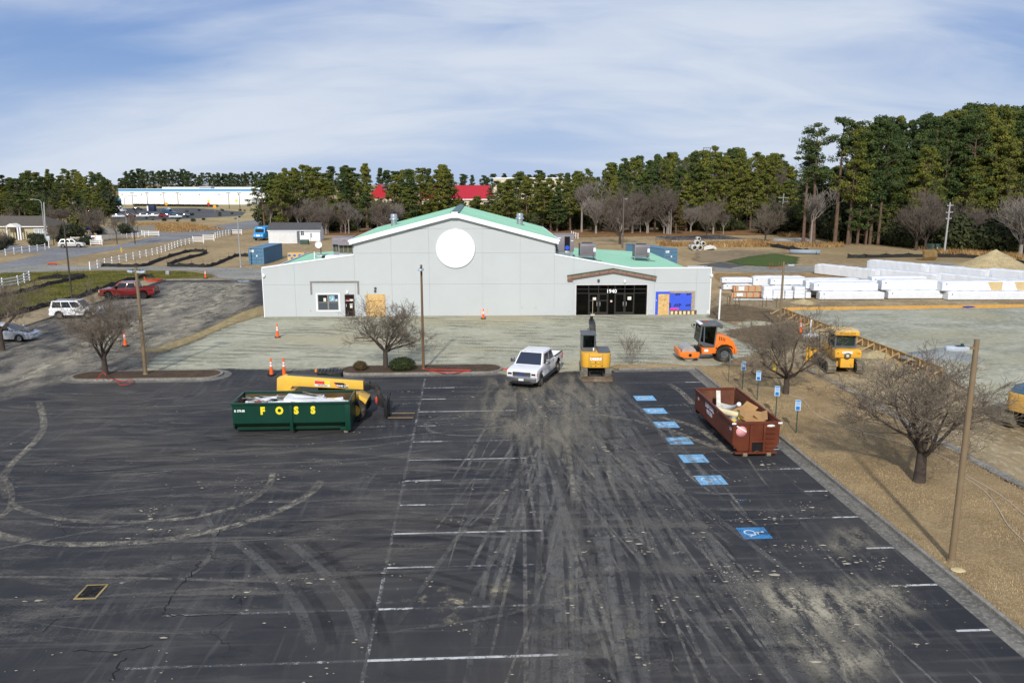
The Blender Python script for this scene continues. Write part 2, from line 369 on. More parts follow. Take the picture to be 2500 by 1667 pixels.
for px, py, wx, wy in [(205, 1393, 55, 12), (215, 1383, 40, 6), (405, 1370, 40, 10), (420, 1355, 20, 12), (378, 1380, 30, 6), (292, 1420, 16, 6)]:
    flat('lettering_marking', [G(px, py), G(px+wx, py-2), G(px+wx, py-2+wy*.6), G(px, py+wy)], PW[1], .0095, lot_o)
# ---- storm drain in the lot
dr = MB(); DA = R(-35)
drain = thing('storm_drain', 'square black storm drain grate with yellowed frame in the asphalt', 'drain', G(223, 1445), LOTA)
for x0, x1, y0, y1 in [(-.36, .36, -.47, -.40), (-.36, .36, .40, .47), (-.36, -.29, -.40, .40), (.29, .36, -.40, .40)]: dr.box(x0, x1, y0, y1, .006, .03)
dr.build('frame', M('old_yellow_concrete', (.36, .27, .11), .9, var=.3, scale=9, dirt=.5, dcol=(.1, .09, .07)), drain, .006)
B(-.29, .29, -.40, .40, .005, .009).build('pit', M('pit_black', (.004, .004, .004), .9), drain)
for i in range(9): B(-.285, .285, -.385+i*.088, -.355+i*.088, .012, .026).build('bar', M('cast_iron', (.02, .02, .021), .6, .6), drain)
for i in range(3): B(-.2+i*.19, -.18+i*.19, -.39, .39, .010, .022).build('crossbar', MATS['cast_iron'], drain)
# ---- kerbs, gutter, islands
conc = zone('kerb_concrete', [(.27, .25, .215), (.19, .18, .155), (.36, .34, .30)], .8, 9, None, bump=.4, bd=.01)
gut = zone('gutter_concrete', [(.205, .195, .17), (.12, .115, .105), (.31, .29, .25)], .7, 7, None, bump=.3, bd=.01)
kp = struct(MB().poly([LW(15.45, -2, .0085), LW(16.1, -2, .0085), LW(16.1, 54.85, .0085), LW(15.45, 54.25, .0085)]).poly([LW(10.2, 54.25, .0085), LW(15.45, 54.25, .0085), LW(16.1, 54.85, .0085), LW(10.2, 54.85, .0085)]).build('gutter', gut))
kerb = bpy.data.objects.new('kerb', None); COL.objects.link(kerb); struct(kerb)
def kerb_run(pts, wd=.17, h=.15, mat=None, step=3.05):
    """kerb stones laid end to end, one object each, with a fine joint"""
    for a, b in zip(pts[:-1], pts[1:]):
        a = Vector(a); b = Vector(b); L = (b-a).length; n = max(1, round(L/step)); d = (b-a)/n
        for i in range(n):
            p = a+d*i+d.normalized()*.006; q = a+d*(i+1)-d.normalized()*.006
            x = d.normalized().cross(Vector((0, 0, 1))).normalized()
            pr = [(-wd/2, 0), (wd/2, 0), (wd/2, h-.02), (wd/2-.03, h), (-wd/2+.03, h), (-wd/2, h-.02)]
            vs = [p+x*s+Vector((0, 0, t)) for s, t in pr]+[q+x*s+Vector((0, 0, t)) for s, t in pr]
            MB().add(vs, [tuple(range(5, -1, -1)), tuple(range(6, 12))]+[(k, (k+1) % 6, (k+1) % 6+6, k+6) for k in range(6)]).build('kerb_stone', mat or conc, kerb)
kerb_run([LW(16.19, -2), LW(16.19, 54.86)]); kerb_run([LW(16.1, 54.95), LW(10.6, 54.95)])
kerb_run([LW(-40.6, 66), LW(-40.6, 110)], mat=M('dark_kerb', (.13, .12, .10), .9, var=.3, scale=3)); kerb_run([LW(-40.5, 110.3), LW(-24, 110.3)])
mulch = zone('mulch', [(.10, .065, .04), (.065, .045, .03), (.17, .115, .07)], 1.2, 12, None, bump=.9, bd=.05)
def island(u0, u1, v0, v1, ang=0.0):
    r = (v1-v0)/2; c = (v0+v1)/2; out = []; inn = []; pan = []
    for lst, k in ((out, 0.0), (inn, .17), (pan, -.55)):
        rr = r-k
        for i in range(13): t = R(90)+R(180)*i/12; lst.append((u0+r+math.cos(t)*rr, c+math.sin(t)*rr))
        for i in range(13): t = R(270)+R(180)*i/12; lst.append((u1-r+math.cos(t)*rr, c+math.sin(t)*rr))
    T = lambda q, z: LW(q[0], q[1], z)
    isl = bpy.data.objects.new('island', None); COL.objects.link(isl); struct(isl)
    MB().poly([T(q, .0085) for q in pan]).build('gutter_pan', gut, isl)
    n = len(out); b = MB()
    for i in range(n):
        j = (i+1) % n
        b.poly([T(out[i], .006), T(out[j], .006), T(out[j], .15), T(out[i], .15)]); b.poly([T(out[i], .15), T(out[j], .15), T(inn[j], .15), T(inn[i], .15)])
    b.build('island_kerb', conc, isl)
    MB().poly([T(q, .145) for q in inn]).build('mulch_bed', mulch, isl)
island(-27.0, -16.9, 53.6, 56.1); island(-9.1, 2.45, 54.3, 56.8); island(-58, -39.4, 62.6, 65.2)
# ---- soft covers: stone dust in front of the building, lawns, building earth, the new pad
DUST = zone('stone_dust', [(.46, .45, .34), (.36, .35, .25), (.52, .51, .41), (.42, .37, .235)], .22, 3.0, (.25, .9, .5), bump=.9, bands=(1.5, R(8)), stretch=((.75, 1.25, 1), (0, 0, R(-3))), bd=.07)
padp = [G(*q) for q in [(640, 768), (1740, 768), (1790, 785), (1850, 815), (1880, 850), (1840, 885), (1745, 893), (1480, 903), (1250, 915), (1100, 897), (830, 897), (700, 905), (560, 900), (395, 912), (350, 905), (385, 868), (470, 838), (560, 790)]]
def undul(X, Y, sd): return (np.sin(X*.9+Y*.5)*.012+np.sin(X*.35-Y*1.3)*.015+.03)*np.clip(sd/2, 0, 1)
struct(soft_sheet('gravel_pad', padp, DUST, .012, .5, 1.0, undul))
strw = zone('straw_litter', [(.42, .33, .16), (.25, .18, .08), (.5, .42, .25)], .9, 9, (.3, .55, .9), bump=.9)
struct(soft_sheet('straw_strip', [G(*q) for q in [(648, 745), (648, 768), (560, 795), (470, 835), (400, 860), (330, 862), (380, 850), (480, 815), (590, 762)]], strw, .05, .4, .8))
lawn = zone('winter_lawn', [(.40, .29, .155), (.31, .22, .115), (.47, .36, .21), (.24, .17, .09)], .35, 7, (.03, .05, 1.4), bump=.9, bd=.08)
lawnp = [LW(16.2, -2), LW(16.2, 54.95), LW(10.4, 54.95), LW(10.0, 55.6), LW(10.6, 56.4), LW(14, 56.5)]+[G(*q) for q in [(1860, 905), (1935, 900), (2010, 925), (2120, 985), (2250, 1060), (2400, 1145), (2600, 1255), (3000, 1500)]]
struct(soft_sheet('lawn', lawnp, lawn, .02, .35, .3, lambda X, Y, sd: .11*np.clip(sd/.2, 0, 1)+.02*np.sin(X*.7)*np.sin(Y*.6)*np.clip(sd-.5, 0, 1)))
edge = zone('washed_gravel', [(.33, .31, .27), (.20, .185, .16), (.42, .39, .33)], .9, 8, (.15, .5, .8), bump=.9)
erd = zone('building_earth', [(.40, .31, .18), (.28, .21, .115), (.50, .42, .28), (.20, .14, .08)], .3, 3.5, (.5, 1.2, .4), bump=1.0, stretch=((1, .45, 1), (0, 0, R(8))), bd=.12)
ep = [G(*q) for q in [(1725, 772), (1735, 740), (1765, 715), (1900, 735), (2500, 735), (2900, 735), (3000, 1500), (2600, 1240), (2400, 1140), (2250, 1056), (2120, 982), (2010, 922), (1935, 898), (1850, 895), (1750, 890), (1850, 845), (1800, 800)]]
def rough_h(X, Y, sd): return (np.sin(X*1.7+np.sin(Y*1.1))*np.sin(Y*1.4+X*.6)*.05+.05)*np.clip(sd/1.5, 0, 1)
struct(soft_sheet('bare_earth', ep, erd, .008, .5, 1.2, rough_h))
brn = zone('dark_mud', [(.19, .13, .07), (.13, .09, .052), (.30, .23, .14)], .7, 5, (.5, 1.3, .5), opacity=.85, bump=1.0)
struct(soft_sheet('mud_patch', [G(*q) for q in [(1728, 775), (1742, 748), (1800, 745), (1880, 757), (1925, 775), (1900, 790), (1830, 782), (1770, 788)]], brn, .11, .4, .9))
struct(soft_sheet('mud_patch', [G(*q) for q in [(1760, 810), (1830, 800), (1935, 790), (1960, 815), (1930, 850), (1850, 850), (1800, 835)]], brn, .11, .4, .9))
struct(soft_sheet('gravel_edging', [G(*q) for q in [(1935, 893), (1990, 911), (2120, 976), (2260, 1056), (2420, 1144), (2600, 1240), (2600, 1254), (2410, 1153), (2250, 1066), (2115, 986), (2000, 921)]], edge, .135, .3, .4))
PADM = zone('pad_stone_dust', [(.43, .425, .335), (.29, .29, .22), (.51, .50, .40), (.38, .345, .21)], .16, 2.2, (.12, .25, .6), bump=.8, stretch=((1, 1.4, 1), (0, 0, 0)), bd=.1)
F0 = G(1907, 768); F1 = G(2304, 923)
pp = [F0+Vector((.12, -.1, 0)), F1+Vector((.12, 0, 0))]+[G(*q) for q in [(2350, 950), (2400, 985), (2440, 1000), (2560, 985), (2900, 960)]]+[Vector((95, 84.5, 0))]
struct(soft_sheet('building_pad', pp, PADM, .06, .6, .8, lambda X, Y, sd: .52*np.clip(sd/1.1+.35, 0, 1)*np.clip((Y-46)/9, 0, 1)+.05*np.sin(X*.5+Y*.8)*np.sin(Y*.45)*np.clip(sd-1, 0, 1)))
GRN = zone('green_grass', [(.095, .105, .020), (.155, .140, .038), (.21, .175, .06), (.06, .075, .016)], .12, 2.0, (.5, 1.4, .25), bump=.8, bd=.1)
def Z(lst, o=(0, 380), k=.28061): return [G(o[0]+x*k, o[1]+y*k) for x, y in lst]
struct(soft_sheet('green_verge', Z([(-700, 1040), (0, 1020), (300, 1018), (900, 1003), (1600, 1005), (1840, 1035), (1860, 1062), (1460, 1072), (1250, 1078), (900, 1165), (650, 1255), (450, 1305), (0, 1420), (-700, 1500)]), GRN, .012, .8, 1.5))
TAN = zone('trodden_earth', [(.36, .285, .175), (.28, .21, .12), (.43, .36, .24)], .3, 4, (.4, .8, .4), bump=.7)
struct(soft_sheet('trodden_strip', Z([(-100, 1500), (0, 1462), (200, 1500), (470, 1410), (900, 1262), (1150, 1190), (1420, 1082), (1260, 1082), (900, 1175), (650, 1262), (450, 1315), (0, 1430)]), TAN, .03, .5, .6))
struct(soft_sheet('trodden_strip', Z([(-100, 1170), (120, 1130), (330, 1085), (700, 1062), (500, 1115), (250, 1185), (0, 1250), (-100, 1270)]), TAN, .03, .5, .6))
# ---- roads
rd = zone('worn_road', [(.235, .235, .24), (.19, .19, .195), (.30, .295, .28)], .08, 1.6, (.12, .18, .3), bump=.2, rough=.85)
drv = zone('gravel_drive', [(.30, .29, .26), (.22, .215, .19), (.38, .36, .31)], .15, 2.5, (.4, .8, .25), bump=.6)
rt = [(-1200, 1130), (0, 940), (400, 852), (730, 802), (1000, 786), (1400, 692), (1650, 652), (2000, 592), (2352, 540), (2600, 515)]
rb = [(2600, 575), (2352, 612), (1800, 692), (1500, 742), (1100, 802), (700, 872), (370, 942), (0, 1004), (-1200, 1240)]
struct(soft_sheet('road', Z(rt+rb), rd, .016, 1.2, .4))
struct(soft_sheet('house_driveway', Z([(-300, 830), (0, 770), (250, 790), (520, 800), (760, 800), (420, 850), (250, 850), (0, 840), (-300, 900)]), rd, .02, 1.0, .4))
struct(soft_sheet('side_road', Z([(1380, 690), (1650, 652), (1560, 640), (1350, 668), (900, 668), (800, 690), (1000, 690)]), rd, .02, 1.2, .4))
struct(soft_sheet('gravel_driveway', Z([(-200, 1010), (370, 945), (780, 966), (1460, 966), (1900, 974), (2400, 985), (2420, 1068), (2100, 1075), (1900, 1066), (1840, 1030), (1700, 1003), (900, 993), (300, 1010), (-200, 1040)]), drv, .022, .9, .9))
# ---- far warehouse forecourt
far_as = zone('far_asphalt', [(.10, .10, .105), (.08, .08, .085), (.14, .14, .135)], .05, .6, (.3, .4, .2), bump=.1)
paleg = zone('pale_lawn', [(.40, .32, .16), (.33, .26, .12), (.46, .38, .21)], .05, .5, (.5, 1.0, .1), bump=.3)
struct(soft_sheet('pale_verge', [G(*q) for q in [(270, 497), (640, 500), (650, 540), (560, 543), (470, 535), (300, 545), (200, 530)]], paleg, .012, 3.0, 1.5))
struct(soft_sheet('far_car_park', [G(*q) for q in [(280, 510), (470, 508), (600, 518), (590, 527), (470, 534), (270, 542)]], far_as, .02, 3.0, .5))
# ---- the back field on the right
struct(soft_sheet('green_mound', [G(*q) for q in [(1770, 640), (1830, 626), (1900, 622), (1950, 628), (1945, 645), (1890, 652), (1820, 648)]], zone('mound_grass', [(.06, .095, .02), (.09, .12, .03), (.04, .07, .015)], .3, 3, (.6, 1.2, .3), bump=.8), .02, .8, 1.5, lambda X, Y, sd: .9*np.clip(sd/5, 0, 1)))
grv = zone('site_gravel', [(.30, .285, .25), (.23, .215, .18), (.36, .34, .29)], .12, 1.5, (.5, 1.0, .2), bump=.5)
struct(soft_sheet('site_track', [G(*q) for q in [(1736, 662), (1740, 652), (1900, 648), (2130, 652), (2280, 640), (2500, 655), (2800, 660), (2800, 700), (2300, 690), (2060, 662), (1900, 667)]], grv, .018, .9, 1.5))
struct(soft_sheet('wet_patch', [G(*q) for q in [(1700, 648), (1760, 640), (1820, 648), (1780, 655)]], zone('wet_earth', [(.05, .045, .04), (.07, .06, .05), (.10, .09, .08)], .4, 3, (.5, 1, .3), rough=.35), .024, .8, 1.5))
ORG = zone('orange_earth', [(.36, .215, .08), (.28, .165, .06), (.42, .29, .14)], .2, 2, (.5, 1, .3), bump=.6)
struct(soft_sheet('orange_earth_bank', [G(*q) for q in [(1745, 668), (1900, 668), (2060, 670), (2070, 685), (1990, 688), (1760, 690)]], ORG, .02, .8, 1.2))
struct(soft_sheet('bare_field', [G(*q) for q in [(1700, 615), (1800, 612), (1930, 618), (1850, 630), (1780, 640), (1700, 640)]], zone('field_earth', [(.27, .20, .12), (.2, .15, .09), (.33, .26, .16)], .1, 1, (.8, 2, .2), bump=.5), .016, 1.2, 2.5))
struct(soft_sheet('pine_straw', [G(*q) for q in [(640, 560), (1340, 562), (1900, 560), (1900, 574), (1600, 577), (1340, 580), (1100, 580), (640, 572)]], zone('pine_needles', [(.26, .135, .05), (.20, .10, .04), (.32, .2, .1)], .1, 1, (.8, 2, .2), bump=.5), .02, 1.5, 2.5))
# ---- puddle
pd = MB()
struct(soft_sheet('wet_ring', [G(*q) for q in [(560, 686), (580, 681), (612, 681), (622, 686), (605, 692), (572, 692)]], zone('wet_mud', [(.09, .08, .065), (.06, .055, .05), (.13, .12, .10)], .8, 5, (.25, .5, .8), rough=.5), .03, .35, .6))
m, nt = newmat('puddle_water'); finish(nt, (.03, .035, .04), .03, 0, spec=.8, alpha=softmask(nt, .1, .35, .6)); 
struct(soft_sheet('puddle', [G(*q) for q in [(578, 686), (596, 683), (612, 684), (606, 689), (585, 690)]], m, .04, .3, .5))
# ================================================================== dust, tyre marks and crumbs on the asphalt
def spline(pts, n=8):
    P = [Vector(p) for p in pts]; P = [P[0]*2-P[1]]+P+[P[-1]*2-P[-2]]; out = []
    for i in range(1, len(P)-2):
        for k in range(n):
            t = k/n; a, b, c, d = P[i-1:i+3]
            out.append(.5*((2*b)+(c-a)*t+(2*a-5*b+4*c-d)*t*t+(3*b-a-3*c+d)*t**3))
    return out+[P[-2]]
def markmat(name, col, opacity, sc, thr):
    if name in MATS: return MATS[name]
    m, nt = newmat(name); MATS[name] = m; p = POS(nt)
    sd = nd(nt, 'ShaderNodeAttribute', attribute_name='sd').outputs['Fac']
    n = mth(nt, 'ADD', mth(nt, 'MULTIPLY', noise(nt, p, sc, 5, .7), .65), mth(nt, 'MULTIPLY', noise(nt, p, sc*9, 2, .6), .35))
    n2 = noise(nt, p, .25, 3)
    f = mth(nt, 'MULTIPLY', ramp(nt, n, thr, thr+.22), ramp(nt, n2, .3, .6, .35, 1))
    al = mth(nt, 'MULTIPLY', mth(nt, 'MULTIPLY', f, ramp(nt, sd, 0, .75)), opacity)
    finish(nt, col, .9, 0, alpha=al, spec=.2); return m
TD = markmat('dusty_track', (.36, .325, .255), .85, 2.6, .41)
TL = markmat('light_track', (.18, .175, .165), .5, 1.5, .36)
TK = markmat('dark_track', (.028, .028, .033), .32, 1.2, .28)
zmk = [.0145]
def ribbon(pts, wd, mat, name='tyre_mark', parent=None):
    P = spline(pts); n = len(P); zmk[0] = .0145+((zmk[0]-.0145+.0007) % .012); z = zmk[0]; vs = []; sd = []
    for i, p in enumerate(P):
        d = (P[min(i+1, n-1)]-P[max(i-1, 0)]); d.z = 0; d.normalize(); x = Vector((-d.y, d.x, 0))*wd/2
        e = min(1, i/3, (n-1-i)/3)
        for s, a in ((-1, 0), (-.5, 1), (.5, 1), (1, 0)): q = p+x*s; vs.append((q.x, q.y, z)); sd.append(a*e)
    me = bpy.data.meshes.new(name); me.from_pydata(vs, [], [(i*4+k, i*4+k+1, i*4+k+5, i*4+k+4) for i in range(n-1) for k in range(3)])
    at = me.attributes.new('sd', 'FLOAT', 'POINT'); at.data.foreach_set('value', sd)
    return mo(name, me, mat, parent or lot_o)
def pair(pts, gap, wd, mat):
    P = [Vector(p) for p in pts]
    for s in (-.5, .5):
        q = []
        for i, p in enumerate(P):
            d = (P[min(i+1, len(P)-1)]-P[max(i-1, 0)]).normalized(); q.append(p+Vector((-d.y, d.x, 0))*gap*s)
        ribbon(q, wd, mat)
K3 = lambda lst, o, k=.42533: [G(o[0]+x*k, o[1]+y*k) for x, y in lst]
# the two dusty arcs on the left and the big dark sweeping turns across the middle
ribbon(K3([(-300, 640), (-60, 700), (100, 745), (350, 772), (640, 770), (880, 755), (1100, 720), (1350, 665), (1600, 580), (1780, 480), (1850, 400)], (0, 1000)), .5, TD)
ribbon(K3([(60, 545), (180, 590), (400, 635), (700, 645), (950, 635), (1200, 600), (1420, 530), (1540, 440), (1570, 350)], (0, 1000)), .36, TD)
ribbon(K3([(220, -60), (250, 60), (240, 130), (170, 215), (60, 320), (20, 420), (40, 520)], (0, 1000)), .42, TD)
ribbon(K3([(-30, 640), (60, 560), (60, 450), (10, 380), (-60, 330)], (0, 1000)), .3, TD)
for off in (0, 52): ribbon(K3([(-350, 1000+off*1.4), (-140, 890+off*1.3), (60, 800+off*1.2), (300, 740+off), (560, 735+off), (800, 770+off), (1000, 840+off), (1150, 930+off)], (800, 1000)), .34, TK)
for off in (0, 60): ribbon(K3([(0, 915+off), (330, 892+off), (560, 925+off), (850, 1000+off), (1080, 1085+off*1.1), (1300, 1210+off*1.3), (1560, 1420+off*1.4), (1700, 1560+off*1.4)], (800, 1000)), .30, TK)
for off in (0, 45): ribbon(K3([(-330, 690+off), (-100, 640+off), (200, 590+off), (560, 600+off), (860, 640+off), (1100, 700+off), (1300, 790+off)], (800, 1000)), .3, TK)
ribbon(K3([(1150, 560), (1220, 680), (1230, 780), (1160, 900), (1000, 1000)], (0, 1000)), .24, TL)
for dx in (0, 120, 300, 420): ribbon(K3([(1330+dx, 740), (1480+dx, 860), (1620+dx, 1010), (1730+dx, 1170), (1800+dx, 1380)], (0, 1000)), .42, TK if dx in (120, 420) else TL)
# the fan of tracks that opens from the gap by the white pickup down the aisle
rr = random.Random(3)
for i in range(34):
    a = G(1255+rr.uniform(0, 210), 925+rr.uniform(0, 20)); u = rr.uniform(-1, 10.2)
    v1 = rr.uniform(6, 34); e = LW(u+rr.uniform(-1, 1), v1); mid = (a+e)/2+LX*rr.uniform(-.8, .8)
    pair([a, a.lerp(mid, .5)+LX*rr.uniform(-.2, .2), mid, e], 1.75, rr.uniform(.22, .36), [TL, TL, TK, TD, TL][rr.randrange(5)] if v1 > 20 else [TL, TL, TK, TL][rr.randrange(4)])
for i in range(16):
    a = LW(rr.uniform(-26, 6), rr.uniform(27, 47)); ang = rr.uniform(-.35, .35); L = rr.uniform(5, 13)
    b = a+Vector((math.cos(ang), math.sin(ang), 0))*L; mid = (a+b)/2+Vector((0, rr.uniform(-.7, .7), 0))
    pair([a, mid, b], 1.7, rr.uniform(.2, .34), [TL, TK, TK, TL][i % 4])
TP = markmat('pale_scrape', (.25, .235, .21), .6, 2.0, .38)
for i in range(44):                                        # thin pale scrapes dragged down the aisle
    a = G(1240+rr.uniform(0, 240), 925+rr.uniform(0, 90)); u = rr.uniform(-2, 11); e = LW(u, rr.uniform(8, 36)); mid = a.lerp(e, .5)+LX*rr.uniform(-.5, .5); t0 = rr.uniform(0, .5)
    q = [a.lerp(mid, .5), mid, mid.lerp(e, .5), e]; ribbon([q[0].lerp(q[1], t0), q[1], q[2], q[3]], rr.uniform(.07, .2), TP)
for i in range(46):                                        # and swept sideways on the left
    a = LW(rr.uniform(-34, -2), rr.uniform(18, 52)); ang = rr.gauss(.05, .22); L = rr.uniform(4, 14); b = a+Vector((math.cos(ang), math.sin(ang), 0))*L
    ribbon([a, (a+b)/2+Vector((0, rr.uniform(-.6, .6), 0)), b], rr.uniform(.06, .22), TP if i % 3 else TL)
for i in range(18):
    a = LW(rr.uniform(10.2, 14), rr.uniform(12, 50)); b = a+LX*rr.uniform(-.6, .6)+LY*rr.uniform(2, 7); ribbon([a, (a+b)/2+LX*rr.uniform(-.3, .3), b], rr.uniform(.06, .2), TP)
for k in range(5):                                         # figure-of-eight scuffs
    c = G(1120+k*14, 1048-k*3); r = 1.1+.25*k
    ribbon([c+Vector((math.cos(t)*r*1.5, math.sin(t)*r, 0)) for t in np.linspace(.3*k, 5.2+.3*k, 9)], .2, TL)
for pts in ([(1630, 935), (1660, 955), (1690, 985), (1705, 1015)], [(1380, 1012), (1480, 1015), (1600, 1040), (1700, 1075), (1800, 1110)], [(1600, 1015), (1690, 1040), (1740, 1070), (1790, 1112)]):
    ribbon([G(*p) for p in pts], .5, TD)
CRM = markmat('crack_dirt', (.34, .31, .25), .6, 4, .42)
for pts in ([(1620, 1135), (1650, 1175), (1670, 1210), (1690, 1240), (1705, 1265)], [(1570, 1430), (1590, 1480), (1610, 1520), (1640, 1600), (1665, 1660)], [(1790, 1385), (1810, 1430), (1850, 1470), (1880, 1520), (1930, 1600)]):
    q = [G(*p) for p in pts]; q = [p+Vector((rr.uniform(-.12, .12), rr.uniform(-.1, .1), 0)) for a, b in zip(q[:-1], q[1:]) for p in [a.lerp(b, t) for t in (0, .25, .5, .75)]]
    ribbon(q, .04, CRM, 'crack')
CRK = markmat('crack_black', (.004, .004, .004), .75, 3, .2)
for pts in ([(395, 1500), (420, 1460), (440, 1430), (470, 1400), (487, 1375), (480, 1362)], [(95, 1545), (140, 1515), (190, 1475), (215, 1455)], [(530, 1310), (545, 1288)], [(505, 1340), (520, 1355), (525, 1370)], [(180, 1590), (260, 1592), (330, 1588), (380, 1572)], [(270, 1662), (290, 1630), (310, 1600)], [(395, 1500), (450, 1503), (620, 1500)]):
    q = [G(*p) for p in pts]; q = [p+Vector((rr.uniform(-.08, .08), rr.uniform(-.06, .06), 0)) for a, b in zip(q[:-1], q[1:]) for p in [a.lerp(b, t) for t in (0, .2, .4, .6, .8)]]
    ribbon(q, .045, CRK, 'crack')
def dustm(name, col, op, sc, thr, rot, stretch=(2.5, .5)):
    m, nt = newmat(name); p = POS(nt); q = mapping(nt, p, (stretch[0], stretch[1], 1), (0, 0, rot))
    n = mth(nt, 'ADD', mth(nt, 'MULTIPLY', noise(nt, q, sc, 6, .65, .4), .7), mth(nt, 'MULTIPLY', noise(nt, p, 11, 3, .7), .3))
    al = mth(nt, 'MULTIPLY', ramp(nt, n, thr, thr+.2, 0, op), softmask(nt, 1.2, 1.6, .3))
    finish(nt, mixc(nt, n, [x*.8 for x in col], [x*1.15 for x in col]), .95, 0, alpha=al, spec=.2); return m
dz = [.028]
def dust(poly, mat, cell=.6):
    dz[0] += .0013; o = soft_sheet('dust_film', poly, mat, dz[0], cell, 2.0, parent=lot_o); return o
D1 = dustm('dust_aisle', (.27, .24, .185), .6, .55, .40, R(-18)); D2 = dustm('dust_side', (.33, .295, .24), .72, .3, .40, R(75), (1.6, .6)); D3 = dustm('dust_heavy', (.40, .36, .275), .85, .5, .46, R(0), (1, 1))
D4 = dustm('dust_spill', (.42, .38, .29), .9, .9, .40, R(10), (1.6, .6)); D5 = dustm('dust_veil', (.22, .205, .18), .45, .5, .46, R(-10), (.5, 2.2))
dust([G(*q) for q in [(-200, 960), (400, 950), (560, 1070), (900, 1090), (1200, 1080), (1300, 1300), (900, 1450), (400, 1560), (-300, 1600)]], D5, 1.0)
dust([G(*q) for q in [(1500, 1050), (1650, 1200), (1850, 1400), (2200, 1667), (1300, 1667), (1350, 1300), (1380, 1100)]], D5, 1.0)
dust([G(*q) for q in [(1230, 912), (1470, 912), (1500, 960), (1450, 1060), (1380, 1120), (1240, 1080), (1150, 1010), (1180, 950)]], D1)
dust([G(*q) for q in [(0, 850), (60, 800), (250, 745), (400, 690), (600, 690), (640, 760), (500, 830), (380, 870), (350, 910), (160, 930), (0, 975), (-200, 1000), (-200, 880)]], D2)
for pts_ in ([(420, 700), (470, 690), (540, 692), (470, 740), (380, 790), (300, 840), (180, 890), (60, 930), (0, 940), (60, 900), (200, 850), (330, 780)], [(560, 690), (610, 692), (600, 720), (500, 790), (380, 850), (330, 860), (420, 800)]): dust([G(*q) for q in pts_], D4, .5)
dust([G(*q) for q in [(300, 780), (480, 700), (560, 690), (610, 700), (560, 770), (420, 850), (350, 880), (200, 900), (100, 880)]], D3)
dust([G(*q) for q in [(1850, 1445), (2010, 1440), (2170, 1450), (2190, 1490), (2120, 1530), (1990, 1540), (1880, 1500)]], D4, .3)
dust([G(*q) for q in [(1985, 1590), (2060, 1590), (2130, 1610), (2110, 1650), (2030, 1650)]], D4, .3)
dust([G(*q) for q in [(2080, 1300), (2140, 1300), (2130, 1330), (2060, 1335)]], D4, .3)
dust([G(*q) for q in [(1300, 1425), (1430, 1435), (1470, 1475), (1560, 1530), (1560, 1580), (1440, 1545), (1260, 1475), (1150, 1490), (1030, 1490), (920, 1490), (950, 1455)]], dustm('dust_crumb', (.44, .39, .27), .9, 1.3, .52, 0, (1, 1)), .3)
# crumbs of stone dust: small angular flecks lying on the asphalt
cb = MB(); rc = random.Random(11)
for i in range(330):
    if i % 3 == 0: u, v = rc.gauss(-14, 9), rc.uniform(12, 50)
    elif i % 3 == 1: u, v = rc.gauss(2, 6), rc.uniform(10, 50)
    else: u, v = rc.gauss(11, 3), rc.uniform(10, 34)
    sx, sy = rc.uniform(.15, 1.1), rc.uniform(.1, .5); big = rc.random() < .18
    for k in range(int(rc.expovariate(1/7))+1):
        uu = u+rc.gauss(0, sx); vv = v+rc.gauss(0, sy)
        if uu > 15.2 or uu < -48: continue
        c = LW(uu, vv); s = rc.lognormvariate(-4.1, .5)*(1.9 if big else 1); a0 = rc.random()*6; el = rc.uniform(1, 2.4)
        pts = [(c.x+math.cos(a0+t*1.257)*s*rc.uniform(.6, 1.5)*el, c.y+math.sin(a0+t*1.257)*s*rc.uniform(.6, 1.3)) for t in range(5)]
        cb.add([(x, y, .044) for x, y in pts]+[(c.x, c.y, .048+s*.3)], [(j, (j+1) % 5, 5) for j in range(5)])
cr_o = cb.build('dust_crumbs', M('crumb_stone', (.31, .28, .22), .95, var=.3, scale=.5), lot_o); cr_o['kind'] = 'stuff'
# ================================================================== the hall being converted
FA = R(2.0); FO = G(647, 775); FN = Vector((-math.sin(FA), math.cos(FA), 0)); FX = Vector((math.cos(FA), math.sin(FA), 0))
def FU(px, py):                                             # photo pixel -> (u, z) on the facade plane
    d = ray(px, py); o = Vector((0, 0, CAM_H)); t = (FO-o).dot(FN)/d.dot(FN); q = o+d*t
    return (q-FO).dot(FX), q.z
hall = thing('metal_hall', 'large pale grey metal hall with green roof, white round blank sign and boarded openings', 'building', FO, FA)
WALL = M('grey_wall_panel', (.475, .505, .51), .55, var=.035, scale=.35, dirt=.10, dcol=(.40, .40, .36), dscale=.5, bump=.05, bscale=60)
WHT = M('white_trim', (.80, .81, .82), .45, var=.03)
uL, uR = 0.0, FU(1731, 770)[0]; gl, gr_ = FU(864, 620)[0], FU(1354, 619)[0]; ga = FU(1110, 520)
zl0 = FU(645, 653)[1]; zl1 = FU(864, 621)[1]; ze = FU(866, 588)[1]; za = FU(1110, 523)[1]; zr1 = FU(1354, 620)[1]; ub, zb = FU(1543, 654)
def roofline(u):
    if u < gl-1e-6: return zl0+(zl1-zl0)*u/gl
    if u <= gr_+1e-6: return ze+(za-ze)*(1-abs(u-ga[0])/((ga[0]-gl) if u < ga[0] else (gr_-ga[0])))
    return zr1+(zb-zr1)*min(1, (u-gr_)/(ub-gr_))
def rect(a, b): (u0, z1), (u1, z0) = FU(*a), FU(*b); return [u0, u1, max(z0, 0), z1]
store = rect((1407, 696), (1578, 772)); store[2] = .02
wind = rect((775, 719), (827.5, 757)); door = rect((841, 719), (867, 774)); osb = rect((892.5, 718.5), (942.2, 774)); insul = rect((1634, 757), (1690, 771))
holes = [store, wind, door]
